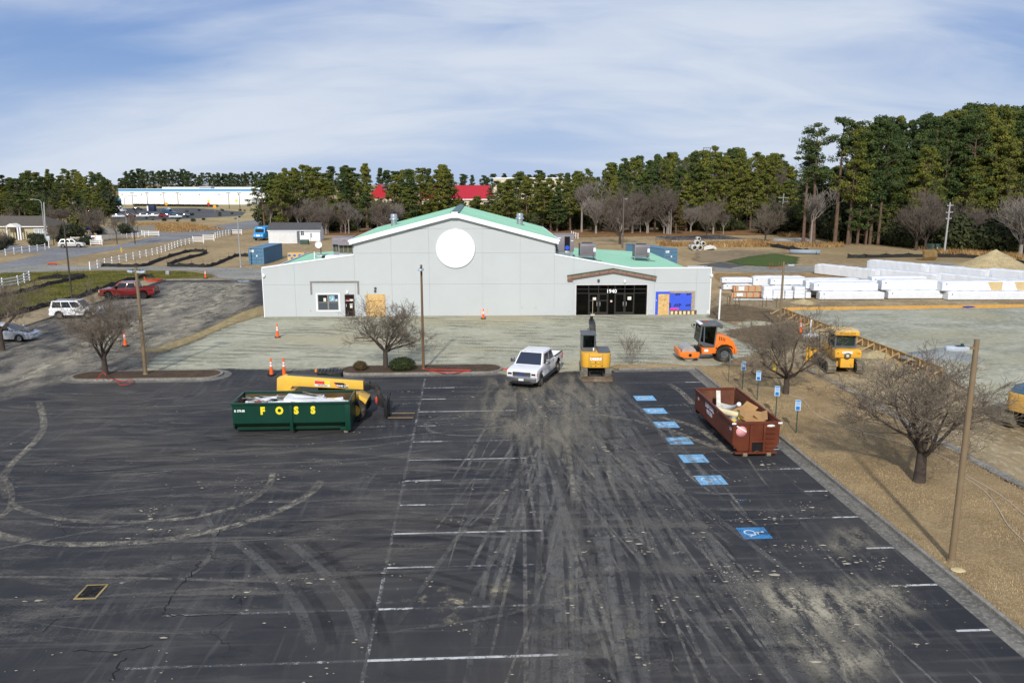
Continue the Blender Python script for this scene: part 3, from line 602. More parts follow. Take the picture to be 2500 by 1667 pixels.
def cell_boxes(mb, u0, u1, z0, z1, y0, y1, left=True):
    rects = [(u0, u1, z0, z1)]
    for h in holes:
        nr = []
        for a in rects:
            if h[0] >= a[1] or h[1] <= a[0] or h[2] >= a[3] or h[3] <= a[2]: nr.append(a); continue
            c0, c1 = max(a[0], h[0]), min(a[1], h[1])
            if a[0] < h[0]: nr.append((a[0], h[0], a[2], a[3]))
            if a[1] > h[1]: nr.append((h[1], a[1], a[2], a[3]))
            if a[2] < h[2]: nr.append((c0, c1, a[2], h[2]))
            if a[3] > h[3]: nr.append((c0, c1, h[3], a[3]))
        rects = nr
    e = 1e-4
    for a in rects:
        us = [a[0]]+[b for b in (gl, ga[0], gr_, ub) if a[0]+1e-3 < b < a[1]-1e-3]+[a[1]]
        for p, q in zip(us[:-1], us[1:]):
            t0 = roofline(p+e*10); t1 = roofline(q-e*10)
            zt0, zt1 = min(a[3], t0), min(a[3], t1)
            if max(zt0, zt1) <= a[2]+.01: continue
            zt0 = max(zt0, a[2]); zt1 = max(zt1, a[2])
            mb.hexa([(p, y0, a[2]), (q, y0, a[2]), (q, y1, a[2]), (p, y1, a[2]), (p, y0, zt0), (q, y0, zt1), (q, y1, zt1), (p, y1, zt0)])
jv = [uL, FU(720, 700)[0], gl, FU(957, 700)[0], FU(1048.5, 700)[0], FU(1178.5, 700)[0], FU(1270, 700)[0], gr_, FU(1400, 690)[0], FU(1598, 690)[0], FU(1662, 690)[0]+1.6, uR]
zj = [0.0, FU(1000, 694)[1], FU(1000, 618)[1], 8.6, 13]
g = .006
for i in range(len(jv)-1):
    for j in range(len(zj)-1):
        b = MB(); cell_boxes(b, jv[i]+(g if i else 0), jv[i+1]-(g if i < len(jv)-2 else 0), zj[j]+(g if j else 0), zj[j+1]-g, 0, .06)
        if b.f: b.build('wall_panel', WALL, hall)
b = MB(); cell_boxes(b, uL, uR, 0, 13, .061, .22); b.build('backing_wall', WALL, hall)
DEP = 20.6
sw = MB()
for q_ in ((uL, uL+.2, .221, DEP, 0, zl0-.35), (uR-2.1, uR-1.9, .221, DEP, 0, zb-.5), (uR-.2, uR, .221, 2.0, 0, zb-.02), (uR-1.9, uR-.2, 1.8, 2.0, 0, zb-.02)): B(*q_).build('side_wall', WALL, hall)
B(uL+.2, uR-2.1, DEP-.2, DEP, 0, 4.3).build('rear_wall', WALL, hall)
for u in (gl, gr_): B(u-.1, u+.1, .221, DEP+1.5, 4.0, ze-.3).build('clerestory_wall', WALL, hall)
MB().prism([(gl, ze-.3), (gr_, ze-.3), (gr_, ze), (ga[0], za-.15), (gl, ze)], DEP+1.3, DEP+1.5).build('rear_gable', WALL, hall)
# ---- roofs
GRN_R = M('green_metal_roof', (.25, .47, .37), .42, .0, var=.08, scale=.25, dirt=.12, dcol=(.5, .5, .42), dscale=.4)
DKG = M('dark_green_cap', (.05, .13, .12), .4)
OH = .35; yf, yb = -.42, DEP+1.9
rz_e = ze+.16; rz_a = za+.16; sl_ = (rz_a-rz_e)/(ga[0]-gl)
for s, (ua, nm) in ((-1, (gl-OH, 'roof')), (1, (gr_+OH, 'roof'))):
    zt = rz_e-sl_*OH
    rf = MB().hexa([(ua, yf+.06, zt-.12), (ga[0], yf+.06, rz_a-.12), (ga[0], yb, rz_a-.12), (ua, yb, zt-.12), (ua, yf+.06, zt), (ga[0], yf+.06, rz_a), (ga[0], yb, rz_a), (ua, yb, zt)][::1] if s < 0 else [(ga[0], yf+.06, rz_a-.12), (ua, yf+.06, zt-.12), (ua, yb, zt-.12), (ga[0], yb, rz_a-.12), (ga[0], yf+.06, rz_a), (ua, yf+.06, zt), (ua, yb, zt), (ga[0], yb, rz_a)]).build('roof', GRN_R, hall)
    rb_ = MB(); nr = 24
    for k in range(nr+1):
        y = yf+.2+(yb-yf-.4)*k/nr; rb_.bar((ua, y, zt+.02), (ga[0]-s*-.0, y, rz_a+.02), .05, .05)
    rb_.build('seam', GRN_R, rf)
    MB().hexa([(ua-.0, yf-.04, zt-.42), (ga[0], yf-.04, rz_a-.42), (ga[0], yf+.055, rz_a-.42), (ua, yf+.055, zt-.42), (ua, yf-.04, zt+.03), (ga[0], yf-.04, rz_a+.03), (ga[0], yf+.055, rz_a+.03), (ua, yf+.055, zt+.03)]).build('fascia', WHT, hall)
    MB().hexa([(ua, yf+.056, zt-.44), (ga[0], yf+.056, rz_a-.44), (ga[0], 0, rz_a-.44), (ua, 0, zt-.44), (ua, yf+.056, zt-.38), (ga[0], yf+.056, rz_a-.38), (ga[0], 0, rz_a-.38), (ua, 0, zt-.38)]).build('soffit', WHT, hall)
    B(ua-(.12 if s < 0 else 0), ua+(.12 if s > 0 else 0), yf, yb, zt-.16, zt+.02).build('gutter', WHT, hall)
MB().prism([(ga[0]-.42, rz_a-.02), (ga[0], rz_a+.14), (ga[0]+.42, rz_a-.02), (ga[0]+.42, rz_a+.02), (ga[0], rz_a+.19), (ga[0]-.42, rz_a+.02)], yf-.03, yb+.02).build('ridge_cap', DKG, hall)
MB().box(ga[0]-.3, ga[0]+.3, yf-.09, yf-.045, rz_a-.5, rz_a+.08).build('ridge_end_cap', WHT, hall)
wl = MB().hexa([(uL+.1, .1, zl0-.5), (gl-.1, .1, 5.15), (gl-.1, DEP, 5.15), (uL+.1, DEP, 4.3), (uL+.1, .1, 4.4), (gl-.1, .1, 5.3), (gl-.1, DEP, 5.3), (uL+.1, DEP, 4.4)]).build('wing_roof', GRN_R, hall)
wr = MB().hexa([(gr_+.1, .23, 5.15), (uR-1.9, .23, 4.3), (uR-1.9, DEP, 4.3), (gr_+.1, DEP, 5.15), (gr_+.1, .23, 5.28), (uR-1.9, .23, 4.42), (uR-1.9, DEP, 4.42), (gr_+.1, DEP, 5.28)]).build('wing_roof', GRN_R, hall)
for rf, ua, ub_, z0, z1 in ((wl, uL+.1, gl-.1, 4.4, 5.3), (wr, gr_+.1, uR-1.85, 5.28, 4.42)):
    rb_ = MB()
    for k in range(46):
        y = .5+k*.44
        if y < DEP: rb_.bar((ua, y, z0+.02), (ub_, y, z1+.02), .06, .05)
    rb_.build('seam', GRN_R, rf)
# parapet caps
def cap(pts):
    for (u0, z0), (u1, z1) in zip(pts[:-1], pts[1:]):
        MB().hexa([(u0, -.05, z0-.10), (u1, -.05, z1-.10), (u1, .26, z1-.10), (u0, .26, z0-.10), (u0, -.05, z0+.03), (u1, -.05, z1+.03), (u1, .26, z1+.03), (u0, .26, z0+.03)]).build('parapet_cap', WHT, hall)
cap([(uL-.04, roofline(0)), (gl-.01, zl1)]); cap([(gr_+.01, zr1), (ub, zb)]); cap([(ub+.002, zb), (uR+.04, zb)])
B(uL-.06, uL+.02, -.04, .1, 0, zl0-.12).build('corner_trim', WHT, hall); B(uR-.02, uR+.06, -.04, .1, 0, zb-.12).build('corner_trim', WHT, hall)
B(uL-.02, uR+.02, -.035, -.002, 0, .07).build('base_flashing', M('dirty_base', (.33, .31, .26), .8, var=.2), hall)
# round blank sign
cu, cz = FU(1112, 606.5); rr_ = FU(1159, 606.5)[0]-cu
m, nt = newmat('blank_sign'); oc = nt.nodes.new('ShaderNodeTexCoord').outputs['Object']
ncol = mixc(nt, ramp(nt, mth(nt, 'MULTIPLY', noise(nt, oc, 1.6, 6, .7), ramp(nt, noise(nt, mapping(nt, oc, (1, 1, 2.2)), .9, 2), .5, .66)), .30, .44, 0, .15), (.84, .85, .86), (.42, .46, .44)); finish(nt, ncol, .5)
MB().cyl((cu, -.11, cz), (cu, -.005, cz), rr_, n=72).build('round_sign', m, hall)
b = MB(); b.lathe([(rr_-.002, -.12), (rr_+.045, -.12), (rr_+.045, -.004), (rr_-.002, -.004)], 72, (cu, 0, cz), 'y'); b.build('sign_rim', M('sign_rim_grey', (.62, .64, .65), .5), hall)
# ---- left opening group: sliding window, door, board, awning scar
GREYF = M('grey_metal_frame', (.23, .225, .215), .55, var=.15, scale=6, dirt=.3)
DARK = M('dark_interior', (.010, .010, .011), .9)
t0, t1 = FU(756.6, 686.5), FU(876.4, 690.2); zleg = FU(757, 719)[1]
sc_ = MB(); sc_.box(t0[0], t1[0], -.045, -.003, t1[1], t0[1]); sc_.box(t0[0], t0[0]+.18, -.045, -.003, zleg, t1[1]); sc_.box(t1[0]-.18, t1[0], -.045, -.003, zleg, t1[1]); sc_.build('awning_frame', M('raw_grey_timber', (.22, .21, .195), .85, var=.3, scale=8), hall)
W = wind; win = B(W[0]-.16, W[1]+.16, -.04, -.003, W[2]-.14, W[2]).box(W[0]-.16, W[0], -.04, -.003, W[2], W[3]+.12).box(W[1], W[1]+.16, -.04, -.003, W[2], W[3]+.12).box(W[0], W[1], -.04, -.003, W[3], W[3]+.12).build('window', WHT, hall)
um = W[0]+(W[1]-W[0])*.5; zm = W[2]+(W[3]-W[2])*.5
f = MB()
for a in ((W[0], W[1], W[2], W[2]+.06), (W[0], W[1], W[3]-.07, W[3]), (W[0], W[0]+.06, W[2]+.06, W[3]-.07), (W[1]-.06, W[1], W[2]+.06, W[3]-.07), (um-.07, um+.07, W[2]+.06, W[3]-.07), (W[0]+.06, um-.07, zm-.035, zm+.035), (um+.07, W[1]-.06, zm-.035, zm+.035)): f.box(a[0], a[1], .0, .07, a[2], a[3])
f.build('window_frame', GREYF, win)
GL = glassmat('dark_glass'); GLB = glassmat('blind_glass', (.07, .085, .10), .12)
for a, b_, c0, c1, mm in ((W[0]+.06, um-.07, zm+.035, W[3]-.07, GL), (um+.07, W[1]-.06, zm+.035, W[3]-.07, GL), (W[0]+.06, um-.07, W[2]+.06, zm-.035, GLB), (um+.07, W[1]-.06, W[2]+.06, zm-.035, GLB)):
    B(a, b_, .035, .045, c0, c1).build('pane', mm, win)
PAP = M('paper', (.72, .70, .60), .8)
B(um-.45, um-.2, .026, .033, zm+.08, zm+.42).build('paper_notice', PAP, win)
m, nt = newmat('poster_print'); oc = nt.nodes.new('ShaderNodeTexCoord').outputs['Object']; finish(nt, mixc(nt, ramp(nt, noise(nt, oc, 5, 3), .42, .58), (.62, .60, .63), (.08, .38, .48)), .6)
B(um+.12, um+.62, .026, .033, zm+.10, W[3]-.12).build('window_poster', m, win); B(um+.68, W[1]-.09, .026, .033, zm+.1, zm+.34).build('window_poster', m, win); B(um+.68, W[1]-.09, .026, .033, zm+.42, W[3]-.12).build('window_poster', M('navy_print', (.03, .07, .18), .6), win)
D = door; dro = B(D[0]+.0, D[1]-.0, .1, .14, D[2]+.01, D[3]).build('door', M('dark_brown_glass', (.016, .010, .009), .15), hall)
B(D[0], D[0]+.06, .03, .099, 0, D[3]).box(D[1]-.06, D[1], .03, .099, 0, D[3]).box(D[0]+.06, D[1]-.06, .03, .099, D[3]-.06, D[3]).build('door_frame', M('door_frame_brown', (.05, .04, .037), .5), dro)
B(D[0]+.07, D[1]-.07, .088, .099, D[3]-.60, D[3]-.48).build('red_band', M('red_print', (.33, .03, .03), .5), dro); B(D[0]+.07, D[1]-.07, .088, .099, D[3]-.66, D[3]-.61).build('push_rail', M('pale_metal', (.6, .6, .6), .4), dro)
MB().prism([(D[0]+.45, D[3]-.48), (D[0]+.85, D[3]-.48), (D[0]+.72, D[3]-.63), (D[0]+.56, D[3]-.63)], .08, .087).build('white_sticker', WHT, dro)
B(D[0]+.48, D[0]+.72, .088, .099, D[3]-1.35, D[3]-1.05).build('paper_notice', PAP, dro); B(D[0]+.46, D[0]+.76, .088, .099, D[3]-1.0, D[3]-.93).build('paper_notice', PAP, dro)
B(D[0]+.1, D[0]+.14, .03, .099, 1.0, 1.28).build('handle', M('pale_metal'), dro)
lt = MB().box(FU(848, 713)[0]-.1, FU(848, 713)[0]+.12, -.16, -.002, FU(848, 713)[1]-.12, FU(848, 713)[1]+.14); lt.build('wall_light', WHT, hall, .03)
for q in ((916.5, 704), (916, 711)): u, z = FU(*q); MB().cyl((u, -.12, z), (u, -.002, z), .11, .13, 14).build('wall_fixture', M('fixture_dark', (.08, .08, .08), .5), hall)
m, nt = newmat('osb'); oc = nt.nodes.new('ShaderNodeTexCoord').outputs['Object']
vo = nd(nt, 'ShaderNodeTexVoronoi', {'Vector': mapping(nt, oc, (9, 9, 24)), 'Scale': 1.0}).outputs['Color']
finish(nt, mixc(nt, .6, mixc(nt, ramp(nt, noise(nt, oc, 2.2, 4), .3, .7), (.54, .32, .10), (.70, .47, .19)), mixc(nt, nd(nt, 'ShaderNodeSeparateColor', {0: vo}).outputs[0], (.42, .24, .07), (.76, .54, .26))), .8); OSB = m
ob = B(osb[0], osb[1], -.035, -.003, osb[2]+.02, osb[3]).build('osb_board', OSB, hall)
INK = M('faded_ink', (.24, .16, .06), .9)
for fz in (.70, .18): text('stencil_print', 'OPENING COVER', .16, INK, ob, ((osb[0]+osb[1])/2, -.037, osb[2]+(osb[3]-osb[2])*fz), UP, .006, .001)
for q in ((758, 758), (1274, 750), (1308, 750), (1388, 760), (1590, 757), (1602, 733)): u, z = FU(*q); B(u-.05, u+.05, -.05, -.003, z-.06, z+.06).build('wall_outlet', M('outlet_grey', (.45, .45, .44), .6), hall)
for px in (644, 1737): u, z = FU(px, 673); MB().ball((u, -.1, z), (.16, .14, .2), 10, 6).build('globe_light', WHT, hall)
u, z = FU(765, 630); MB().cyl((u, .6, 4.3), (u, .6, FU(757, 616)[1]), .06, n=8).build('vent_pipe', WHT, hall)
for px in (1173, 1190): u, z = FU(px, 766); B(u-.03, u+.03, -.004, -.002, .15, .75).build('orange_paint_mark', M('orange_spray', (.9, .32, .16), .7), hall)
u, z = FU(1141, 771); B(u-.02, u+.02, -.004, -.002, .12, .35).build('pink_paint_mark', M('pink_spray', (.9, .2, .3), .7), hall)
# ---- shopfront with the dark room behind it
S_ = store; ALU = M('bronze_aluminium', (.045, .040, .036), .35, .3)
mx = [FU(p, 740)[0] for p in (1437, 1461, 1484, 1501, 1525, 1548)]; mz = [FU(1490, 716)[1], FU(1490, 706)[1]]
sf = MB(); dy0, dy1 = .06, .16
ed = [S_[0]]+mx+[S_[1]]
sf.box(S_[0], S_[1], dy0, dy1, S_[3]-.07, S_[3]); sf.box(S_[0], S_[1], dy0, dy1, S_[2], S_[2]+.06)
for u in ed: 
    uu = min(max(u, S_[0]+.035), S_[1]-.035); sf.box(uu-.035, uu+.035, dy0-.004, dy1+.004, S_[2]+.06, S_[3]-.07)
for z in mz: sf.box(S_[0]+.07, S_[1]-.07, dy0+.004, dy1-.004, z-.03, z+.03)
shop = sf.build('shopfront', ALU, hall)
B(S_[0], S_[1], -.05, -.002, S_[3], S_[3]+.09).box(S_[0]-.09, S_[0], -.05, -.002, 0, S_[3]+.09).box(S_[1], S_[1]+.09, -.05, -.002, 0, S_[3]+.09).build('shopfront_trim', M('pink_grey_trim', (.62, .58, .58), .6), hall)
m, nt = newmat('shop_glass'); tb = nd(nt, 'ShaderNodeBsdfTransparent', {0: (.26, .26, .25, 1)}); gb = nd(nt, 'ShaderNodeBsdfGlossy', {'Color': (.7, .7, .7, 1), 'Roughness': .03})
nt.links.new(nd(nt, 'ShaderNodeMixShader', {0: nd(nt, 'ShaderNodeFresnel', {0: 1.35}).outputs[0], 1: tb.outputs[0], 2: gb.outputs[0]}).outputs[0], nd(nt, 'ShaderNodeOutputMaterial').inputs[0]); SHG = m
zs = [S_[2]+.06, mz[0], mz[1], S_[3]-.07]
for i in range(7):
    for j in range(3):
        B(ed[i]+.04, ed[i+1]-.04, .105, .113, zs[j]+.03, zs[j+1]-.03).build('pane', SHG, shop)
for i in (1, 2, 4, 5):
    dd = MB(); a, b_ = ed[i]+.05, ed[i+1]-.05; zt = mz[0]-.06
    dd.box(a, a+.06, .035, .099, .06, zt); dd.box(b_-.06, b_, .035, .099, .06, zt); dd.box(a+.06, b_-.06, .035, .099, .06, .34); dd.box(a+.06, b_-.06, .035, .099, zt-.07, zt)
    if i in (1, 2): dd.box(a+.06, b_-.06, .035, .099, zt-.72, zt-.62)
    d_ = dd.build('shop_door', ALU, shop)
    hx = b_-.1 if i in (1, 4) else a+.1
    MB().tube([(hx, .035, .95), (hx, -.03, 1.0), (hx, -.03, 1.3), (hx, .035, 1.35)], .018, 6).build('door_handle', M('pale_metal'), d_)
B(ed[1]+.42, ed[1]+.75, .096, .104, mz[0]-.75, mz[0]-.42).build('paper_notice', PAP, shop); B(ed[5]+.3, ed[5]+.66, .096, .104, mz[0]-.68, mz[0]-.36).build('paper_notice', PAP, shop)
MB().cyl((ed[3]+.35, .094, 1.42), (ed[3]+.35, .104, 1.42), .11, n=16).build('round_sticker', M('sticker_red_white', (.75, .5, .48), .6), shop)
text('house_number', '1940', .52, M('number_white', (.9, .9, .9), .5), shop, ((ed[3]+ed[4])/2, .052, (mz[0]+mz[1])/2-.02), UP, .012, .004)
rm = MB(); rm.poly([(S_[0]-.8, .3, .015), (S_[1]+2, .3, .015), (S_[1]+2, 9, .015), (S_[0]-.8, 9, .015)]); rm.build('shop_floor', M('bare_concrete_floor', (.34, .31, .24), .7, var=.15, scale=.8), hall)
MB().poly([(S_[0]-.8, 9, 0), (S_[1]+2, 9, 0), (S_[1]+2, 9, 4), (S_[0]-.8, 9, 4)]).poly([(S_[0]-.8, .3, 0), (S_[0]-.8, 9, 0), (S_[0]-.8, 9, 4), (S_[0]-.8, .3, 4)]).poly([(S_[1]+2, .3, 0), (S_[1]+2, 9, 0), (S_[1]+2, 9, 4), (S_[1]+2, .3, 4)]).poly([(S_[0]-.8, .3, 3.9), (S_[1]+2, .3, 3.9), (S_[1]+2, 9, 3.9), (S_[0]-.8, 9, 3.9)]).build('room_wall', M('stripped_dark_wall', (.06, .05, .045), .9, var=.3), hall)
# gable scar over the shopfront: rust-brown purlin under a green metal edge
sl0, sa0, sr0 = FU(1385.5, 676), FU(1496.5, 658.5), FU(1601, 678)
RST = M('rust_primer_steel', (.23, .085, .045), .75, var=.35, scale=5, dirt=.3, dcol=(.3, .22, .16)); 
for a, b_ in ((sl0, sa0), (sa0, sr0)):
    MB().hexa([(a[0], -.28, a[1]-.20), (b_[0], -.28, b_[1]-.20), (b_[0], -.003, b_[1]-.20), (a[0], -.003, a[1]-.20), (a[0], -.28, a[1]+.12), (b_[0], -.28, b_[1]+.12), (b_[0], -.003, b_[1]+.12), (a[0], -.003, a[1]+.12)]).build('gable_purlin', M('weathered_brown_board', (.22, .165, .13), .85, var=.3, scale=3), hall)
    MB().hexa([(a[0], -.31, a[1]-.24), (b_[0], -.31, b_[1]-.24), (b_[0], -.285, b_[1]-.24), (a[0], -.285, a[1]-.24), (a[0], -.31, a[1]-.16), (b_[0], -.31, b_[1]-.16), (b_[0], -.285, b_[1]-.16), (a[0], -.285, a[1]-.16)]).build('rust_flange', RST, hall)
    MB().hexa([(a[0]-.05, -.36, a[1]+.12), (b_[0]+.05, -.36, b_[1]+.12), (b_[0]+.05, -.003, b_[1]+.125), (a[0]-.05, -.003, a[1]+.125), (a[0]-.05, -.36, a[1]+.17), (b_[0]+.05, -.36, b_[1]+.17), (b_[0]+.05, -.003, b_[1]+.17), (a[0]-.05, -.003, a[1]+.17)]).build('green_drip_edge', M('old_green_edge', (.06, .11, .06), .6), hall)
    for k in range(5):
        t = (k+.5)/5; u = a[0]+(b_[0]-a[0])*t; z = a[1]+(b_[1]-a[1])*t; B(u-.04, u+.04, -.315, -.282, z-.15, z+.1).build('bracket', RST, hall)
B(sl0[0]-.02, sl0[0]+.5, -.33, -.005, sl0[1]-.34, sl0[1]-.22).build('purlin_end', RST, hall)
for q, mm in (((1461, 685), 'fixture_dark'), ((1525, 687), 'white_trim')): u, z = FU(*q); MB().ball((u, -.1, z), (.13, .12, .17), 10, 6).build('wall_light', MATS[mm], hall)
# blue sheathing, board and bare insulation on the right
BLS = M('blue_sheathing', (.045, .10, .62), .6, var=.10, scale=1.2)
r1 = rect((1601, 712), (1633.5, 771)); r2 = rect((1634, 715.5), (1687, 757)); r3 = rect((1607.5, 718), (1632, 771)); r4 = rect((1636, 757.5), (1692, 771))
B(r1[0], r1[1], -.02, -.003, .02, r1[3]).build('blue_sheathing', BLS, hall); bs = B(r2[0], r2[1], -.03, -.003, r2[2], r2[3]).build('blue_sheathing', BLS, hall)
ob2 = B(r3[0], r3[1], -.05, -.022, .03, r3[3]).build('plywood_board', OSB, hall)
text('board_print', 'CORE', .17, INK, ob2, ((r3[0]+r3[1])/2, -.052, r3[3]-.55), UP, .006, .001); text('board_print', 'PLY', .12, INK, ob2, ((r3[0]+r3[1])/2, -.052, 1.0), (R(90), R(90), 0), .005, .001)
BLK = M('print_black', (.01, .01, .012), .7)
for fx, fz, s in ((.38, .28, .42), (.95, .28, .3), (.38, .97, .3), (.92, .95, .26)): text('sheathing_print', 'dXP', s, BLK, bs, (r2[0]+(r2[1]-r2[0])*min(fx, .86), -.033, r2[2]+(r2[3]-r2[2])*min(fz, .92)), UP, .012, .001)
text('sheathing_print', 'dXP', .3, BLK, bs, (r2[0]+.12, -.033, r2[2]+.5), (R(90), R(-90), 0), .012, .001)
mk = MB()
for k in range(7): mk.ball((r2[0]+.25+k*.11, -.034, r2[2]+.14+.05*math.sin(k*2)), (.12, .006, .08+.03*math.cos(k*3)), 10, 5)
mk.build('pink_paint_mark', M('magenta_spray', (.85, .04, .30), .6), bs)
B(r2[0]-.02, r2[1]+.35, -.016, -.003, r2[3]+.002, r2[3]+.2).box(r2[1]+.002, r2[1]+.35, -.016, -.003, r2[2], r2[3]).build('torn_sheathing', M('torn_grey_brown', (.35, .28, .23), .9, var=.5, scale=9), hall)
m, nt = newmat('insulation_batt'); oc = nt.nodes.new('ShaderNodeTexCoord').outputs['Object']; finish(nt, mixc(nt, ramp(nt, noise(nt, oc, 6, 5, .7), .4, .6), (.60, .46, .16), (.72, .66, .45)), .95, 0, noise(nt, oc, 12, 4), .8, .05); INS = m
B(r4[0]-.05, r4[1]+.35, -.012, -.003, 0, r4[3]).build('bare_stud_wall', M('stud_brown', (.14, .09, .05), .9, var=.4, scale=6), hall)
for k in range(6):
    u = r4[0]+.05+k*(r4[1]+.2-r4[0])/6; MB().box(u, u+.26, -.06, -.014, .05, r4[3]-.08).build('insulation_batt', INS, hall, .03)
B(uR-.25, uR, -.02, -.003, .1, .5).build('loose_flap', M('flap_grey', (.6, .62, .62), .6), hall)
# ---- on the roof and at the door: things of their own
def HW(u, y, z=0): q = FO+FX*u+FN*y; return Vector((q.x, q.y, z))
def roof_z(u): return 4.4+.9*(u/gl) if u < gl else 5.28-.86*(u-gr_)/(uR-1.9-gr_)
HV = M('hvac_taupe', (.23, .21, .225), .5, .2, var=.08); HVD = M('hvac_dark', (.05, .05, .053), .6); GAL = M('galvanised_steel', (.50, .54, .55), .32, .8, var=.15, scale=4)
def rooftop_unit(u, y, wx, wy, h, label, side):
    z0 = roof_z(u)
    t = thing('rooftop_air_unit', label, 'air conditioner', HW(u, y, z0), FA, 'rooftop air units')
    B(-wx/2+.1, wx/2-.1, -wy/2+.1, wy/2-.1, -.1, .75).build('curb', GAL, t); MB().box(-wx/2, wx/2, -wy/2, wy/2, .75, h).build('cabinet', HV, t, .03)
    B(-wx/2-.02, wx/2+.02, -wy/2-.02, wy/2+.02, h+.001, h+.05).build('lid', HV, t)
    if side == 'R':
        B(.0, wx*.28, -wy/2-.012, -wy/2+.02, .85, h-.15).build('open_hatch', DARK, t); MB().cyl((wx*.14, -wy/2-.05, 1.15), (wx*.14, -wy/2-.015, 1.15), .24, n=14).build('blue_blower', M('blower_blue', (.03, .08, .55), .5), t)
        B(-wx*.42, -wx*.2, -wy/2-.01, -wy/2, h-.35, h-.25).box(wx*.33, wx*.45, -wy/2-.01, -wy/2, h-.62, h-.55).build('label_plate', WHT, t)
        MB().box(.05, wx*.25, -wy/2-.2, -wy/2-.013, .35, .8).build('fan_motor', GAL, t, .03)
    else:
        B(-wx*.45, wx*.45, -wy/2-.012, -wy/2+.02, .78, 1.5).build('filter_bank', M('filter_khaki', (.10, .09, .05), .9), t)
        for k in range(4): B(-wx*.45+k*wx*.3, -wx*.45+k*wx*.3+.04, -wy/2-.02, -wy/2-.013, .78, 1.5).build('louvre_bar', GAL, t)
        MB().prism([(-wy/2-.5, 1.55), (-wy/2-.014, 1.55), (-wy/2-.014, 1.95)], -wx*.48, wx*.48, 'x').build('hood', HV, t)
        B(-wx*.2, wx*.05, -wy/2-.012, -wy/2-.001, h-.3, h-.25).build('red_mark', M('red_print'), t)
def px_roof(px, y): 
    Y = HW(20, y).y; return (Vector((XT(px, Y, 5), Y, 0))-FO).dot(FX)
rooftop_unit(px_roof(851, 6), 6.0, 1.5, 2.2, 2.3, 'taupe air unit on galvanised curb with open filter bank, left of the gable', 'L')
rooftop_unit(px_roof(831, 9), 9.0, 1.1, 2.0, 2.2, 'narrow taupe air unit standing behind the filter-bank unit, leftmost on the roof', 'L')
rooftop_unit(px_roof(1376, 6), 6.0, 2.0, 2.2, 2.45, 'taupe air unit with open hatch and blue blower, right of the gable', 'R')
def condenser(u, y, label):
    z0 = roof_z(u); t = thing('condenser_unit', label, 'air conditioner', HW(u, y, z0+.02), FA, 'condensers on stands')
    st = MB(); wd = .78
    for a in (-wd, wd):
        for c in (-.7, .7): st.bar((a, c, -.05), (a, c, .42), .06, .06)
    for c in (-.7, .7): st.bar((-wd, c, .43), (wd, c, .43), .07, .07)
    st.build('stand', GAL, t); MB().box(-.8, .8, -.78, .78, .47, 1.72).build('cabinet', HV, t, .05)
    for k in range(14): B(-.68+k*.098, -.65+k*.098, -.80, -.782, .62, 1.55).build('louvre', HVD, t)
    B(-.82, .82, -.8, .8, 1.722, 1.78).build('lid', HV, t); MB().cyl((0, 0, 1.781), (0, 0, 1.84), .55, n=20).build('fan_guard', HVD, t)
    B(.805, .83, -.5, .2, .7, 1.4).build('service_panel', WHT, t); B(.55, .79, -.83, -.80, .95, 1.35).build('label_plate', WHT, t)
    MB().tube([(.5, -.8, .6), (.6, -1.0, .3), (.9, -1.05, .08), (1.4, -.9, .03)], .035, 6).build('cable', HVD, t)
condenser(px_roof(1434, 4.5), 4.5, 'taupe condenser cube on a steel stand, the one next to the gable'); condenser(px_roof(1567, 8), 8.0, 'taupe condenser cube on a steel stand, the one in front of the blue container')
dish = thing('satellite_dish', 'small white satellite dish on a post above the left wing roof', 'dish', HW(px_roof(783, 14), 14, roof_z(px_roof(783, 14))), FA)
MB().cyl((.15, 0, 0), (.15, 0, 1.6), .05, n=8).build('post', HVD, dish); MB().lathe([(.01, .05), (.2, .02), (.36, -.06), (.4, -.1), (.36, -.08), (.2, 0), (.01, .03)], 18, (-.05, -.1, 1.35), 'y').build('reflector', WHT, dish)
b = MB().box(-.5, .5, -.4, .4, .0, .08).box(-.3, .3, -.2, .2, .08, .3); b.build('base', GAL, dish)
hat = thing('roof_hatch', 'low pale box with dark end on the left wing roof', 'roof hatch', HW(px_roof(800, 5), 5, roof_z(px_roof(800, 5))), FA); MB().box(0, 2.6, -.8, .8, 0, .7).build('box', WHT, hat, .03); B(-.36, -.005, -.7, .7, .0, .62).build('dark_opening', DARK, hat)
for px, lab in ((965, 'silver round roof vent left of the ridge'), (1269, 'silver round roof vent right of the ridge')):
    y = 11.0; u = px_roof(px, y); Y = HW(u, y).y; zr = rz_a-sl_*abs(u-ga[0])
    t = thing('roof_vent', lab, 'roof vent', HW(u, y, zr), FA, 'roof vents'); MB().cyl((0, 0, -.3), (0, 0, .55), .34, n=16).build('duct', GAL, t); MB().lathe([(.34, .55), (.48, .62), (.48, .74), (.36, .78), (.36, 1.2), (.3, 1.25), (0, 1.26)], 18).build('cowl', GAL, t)
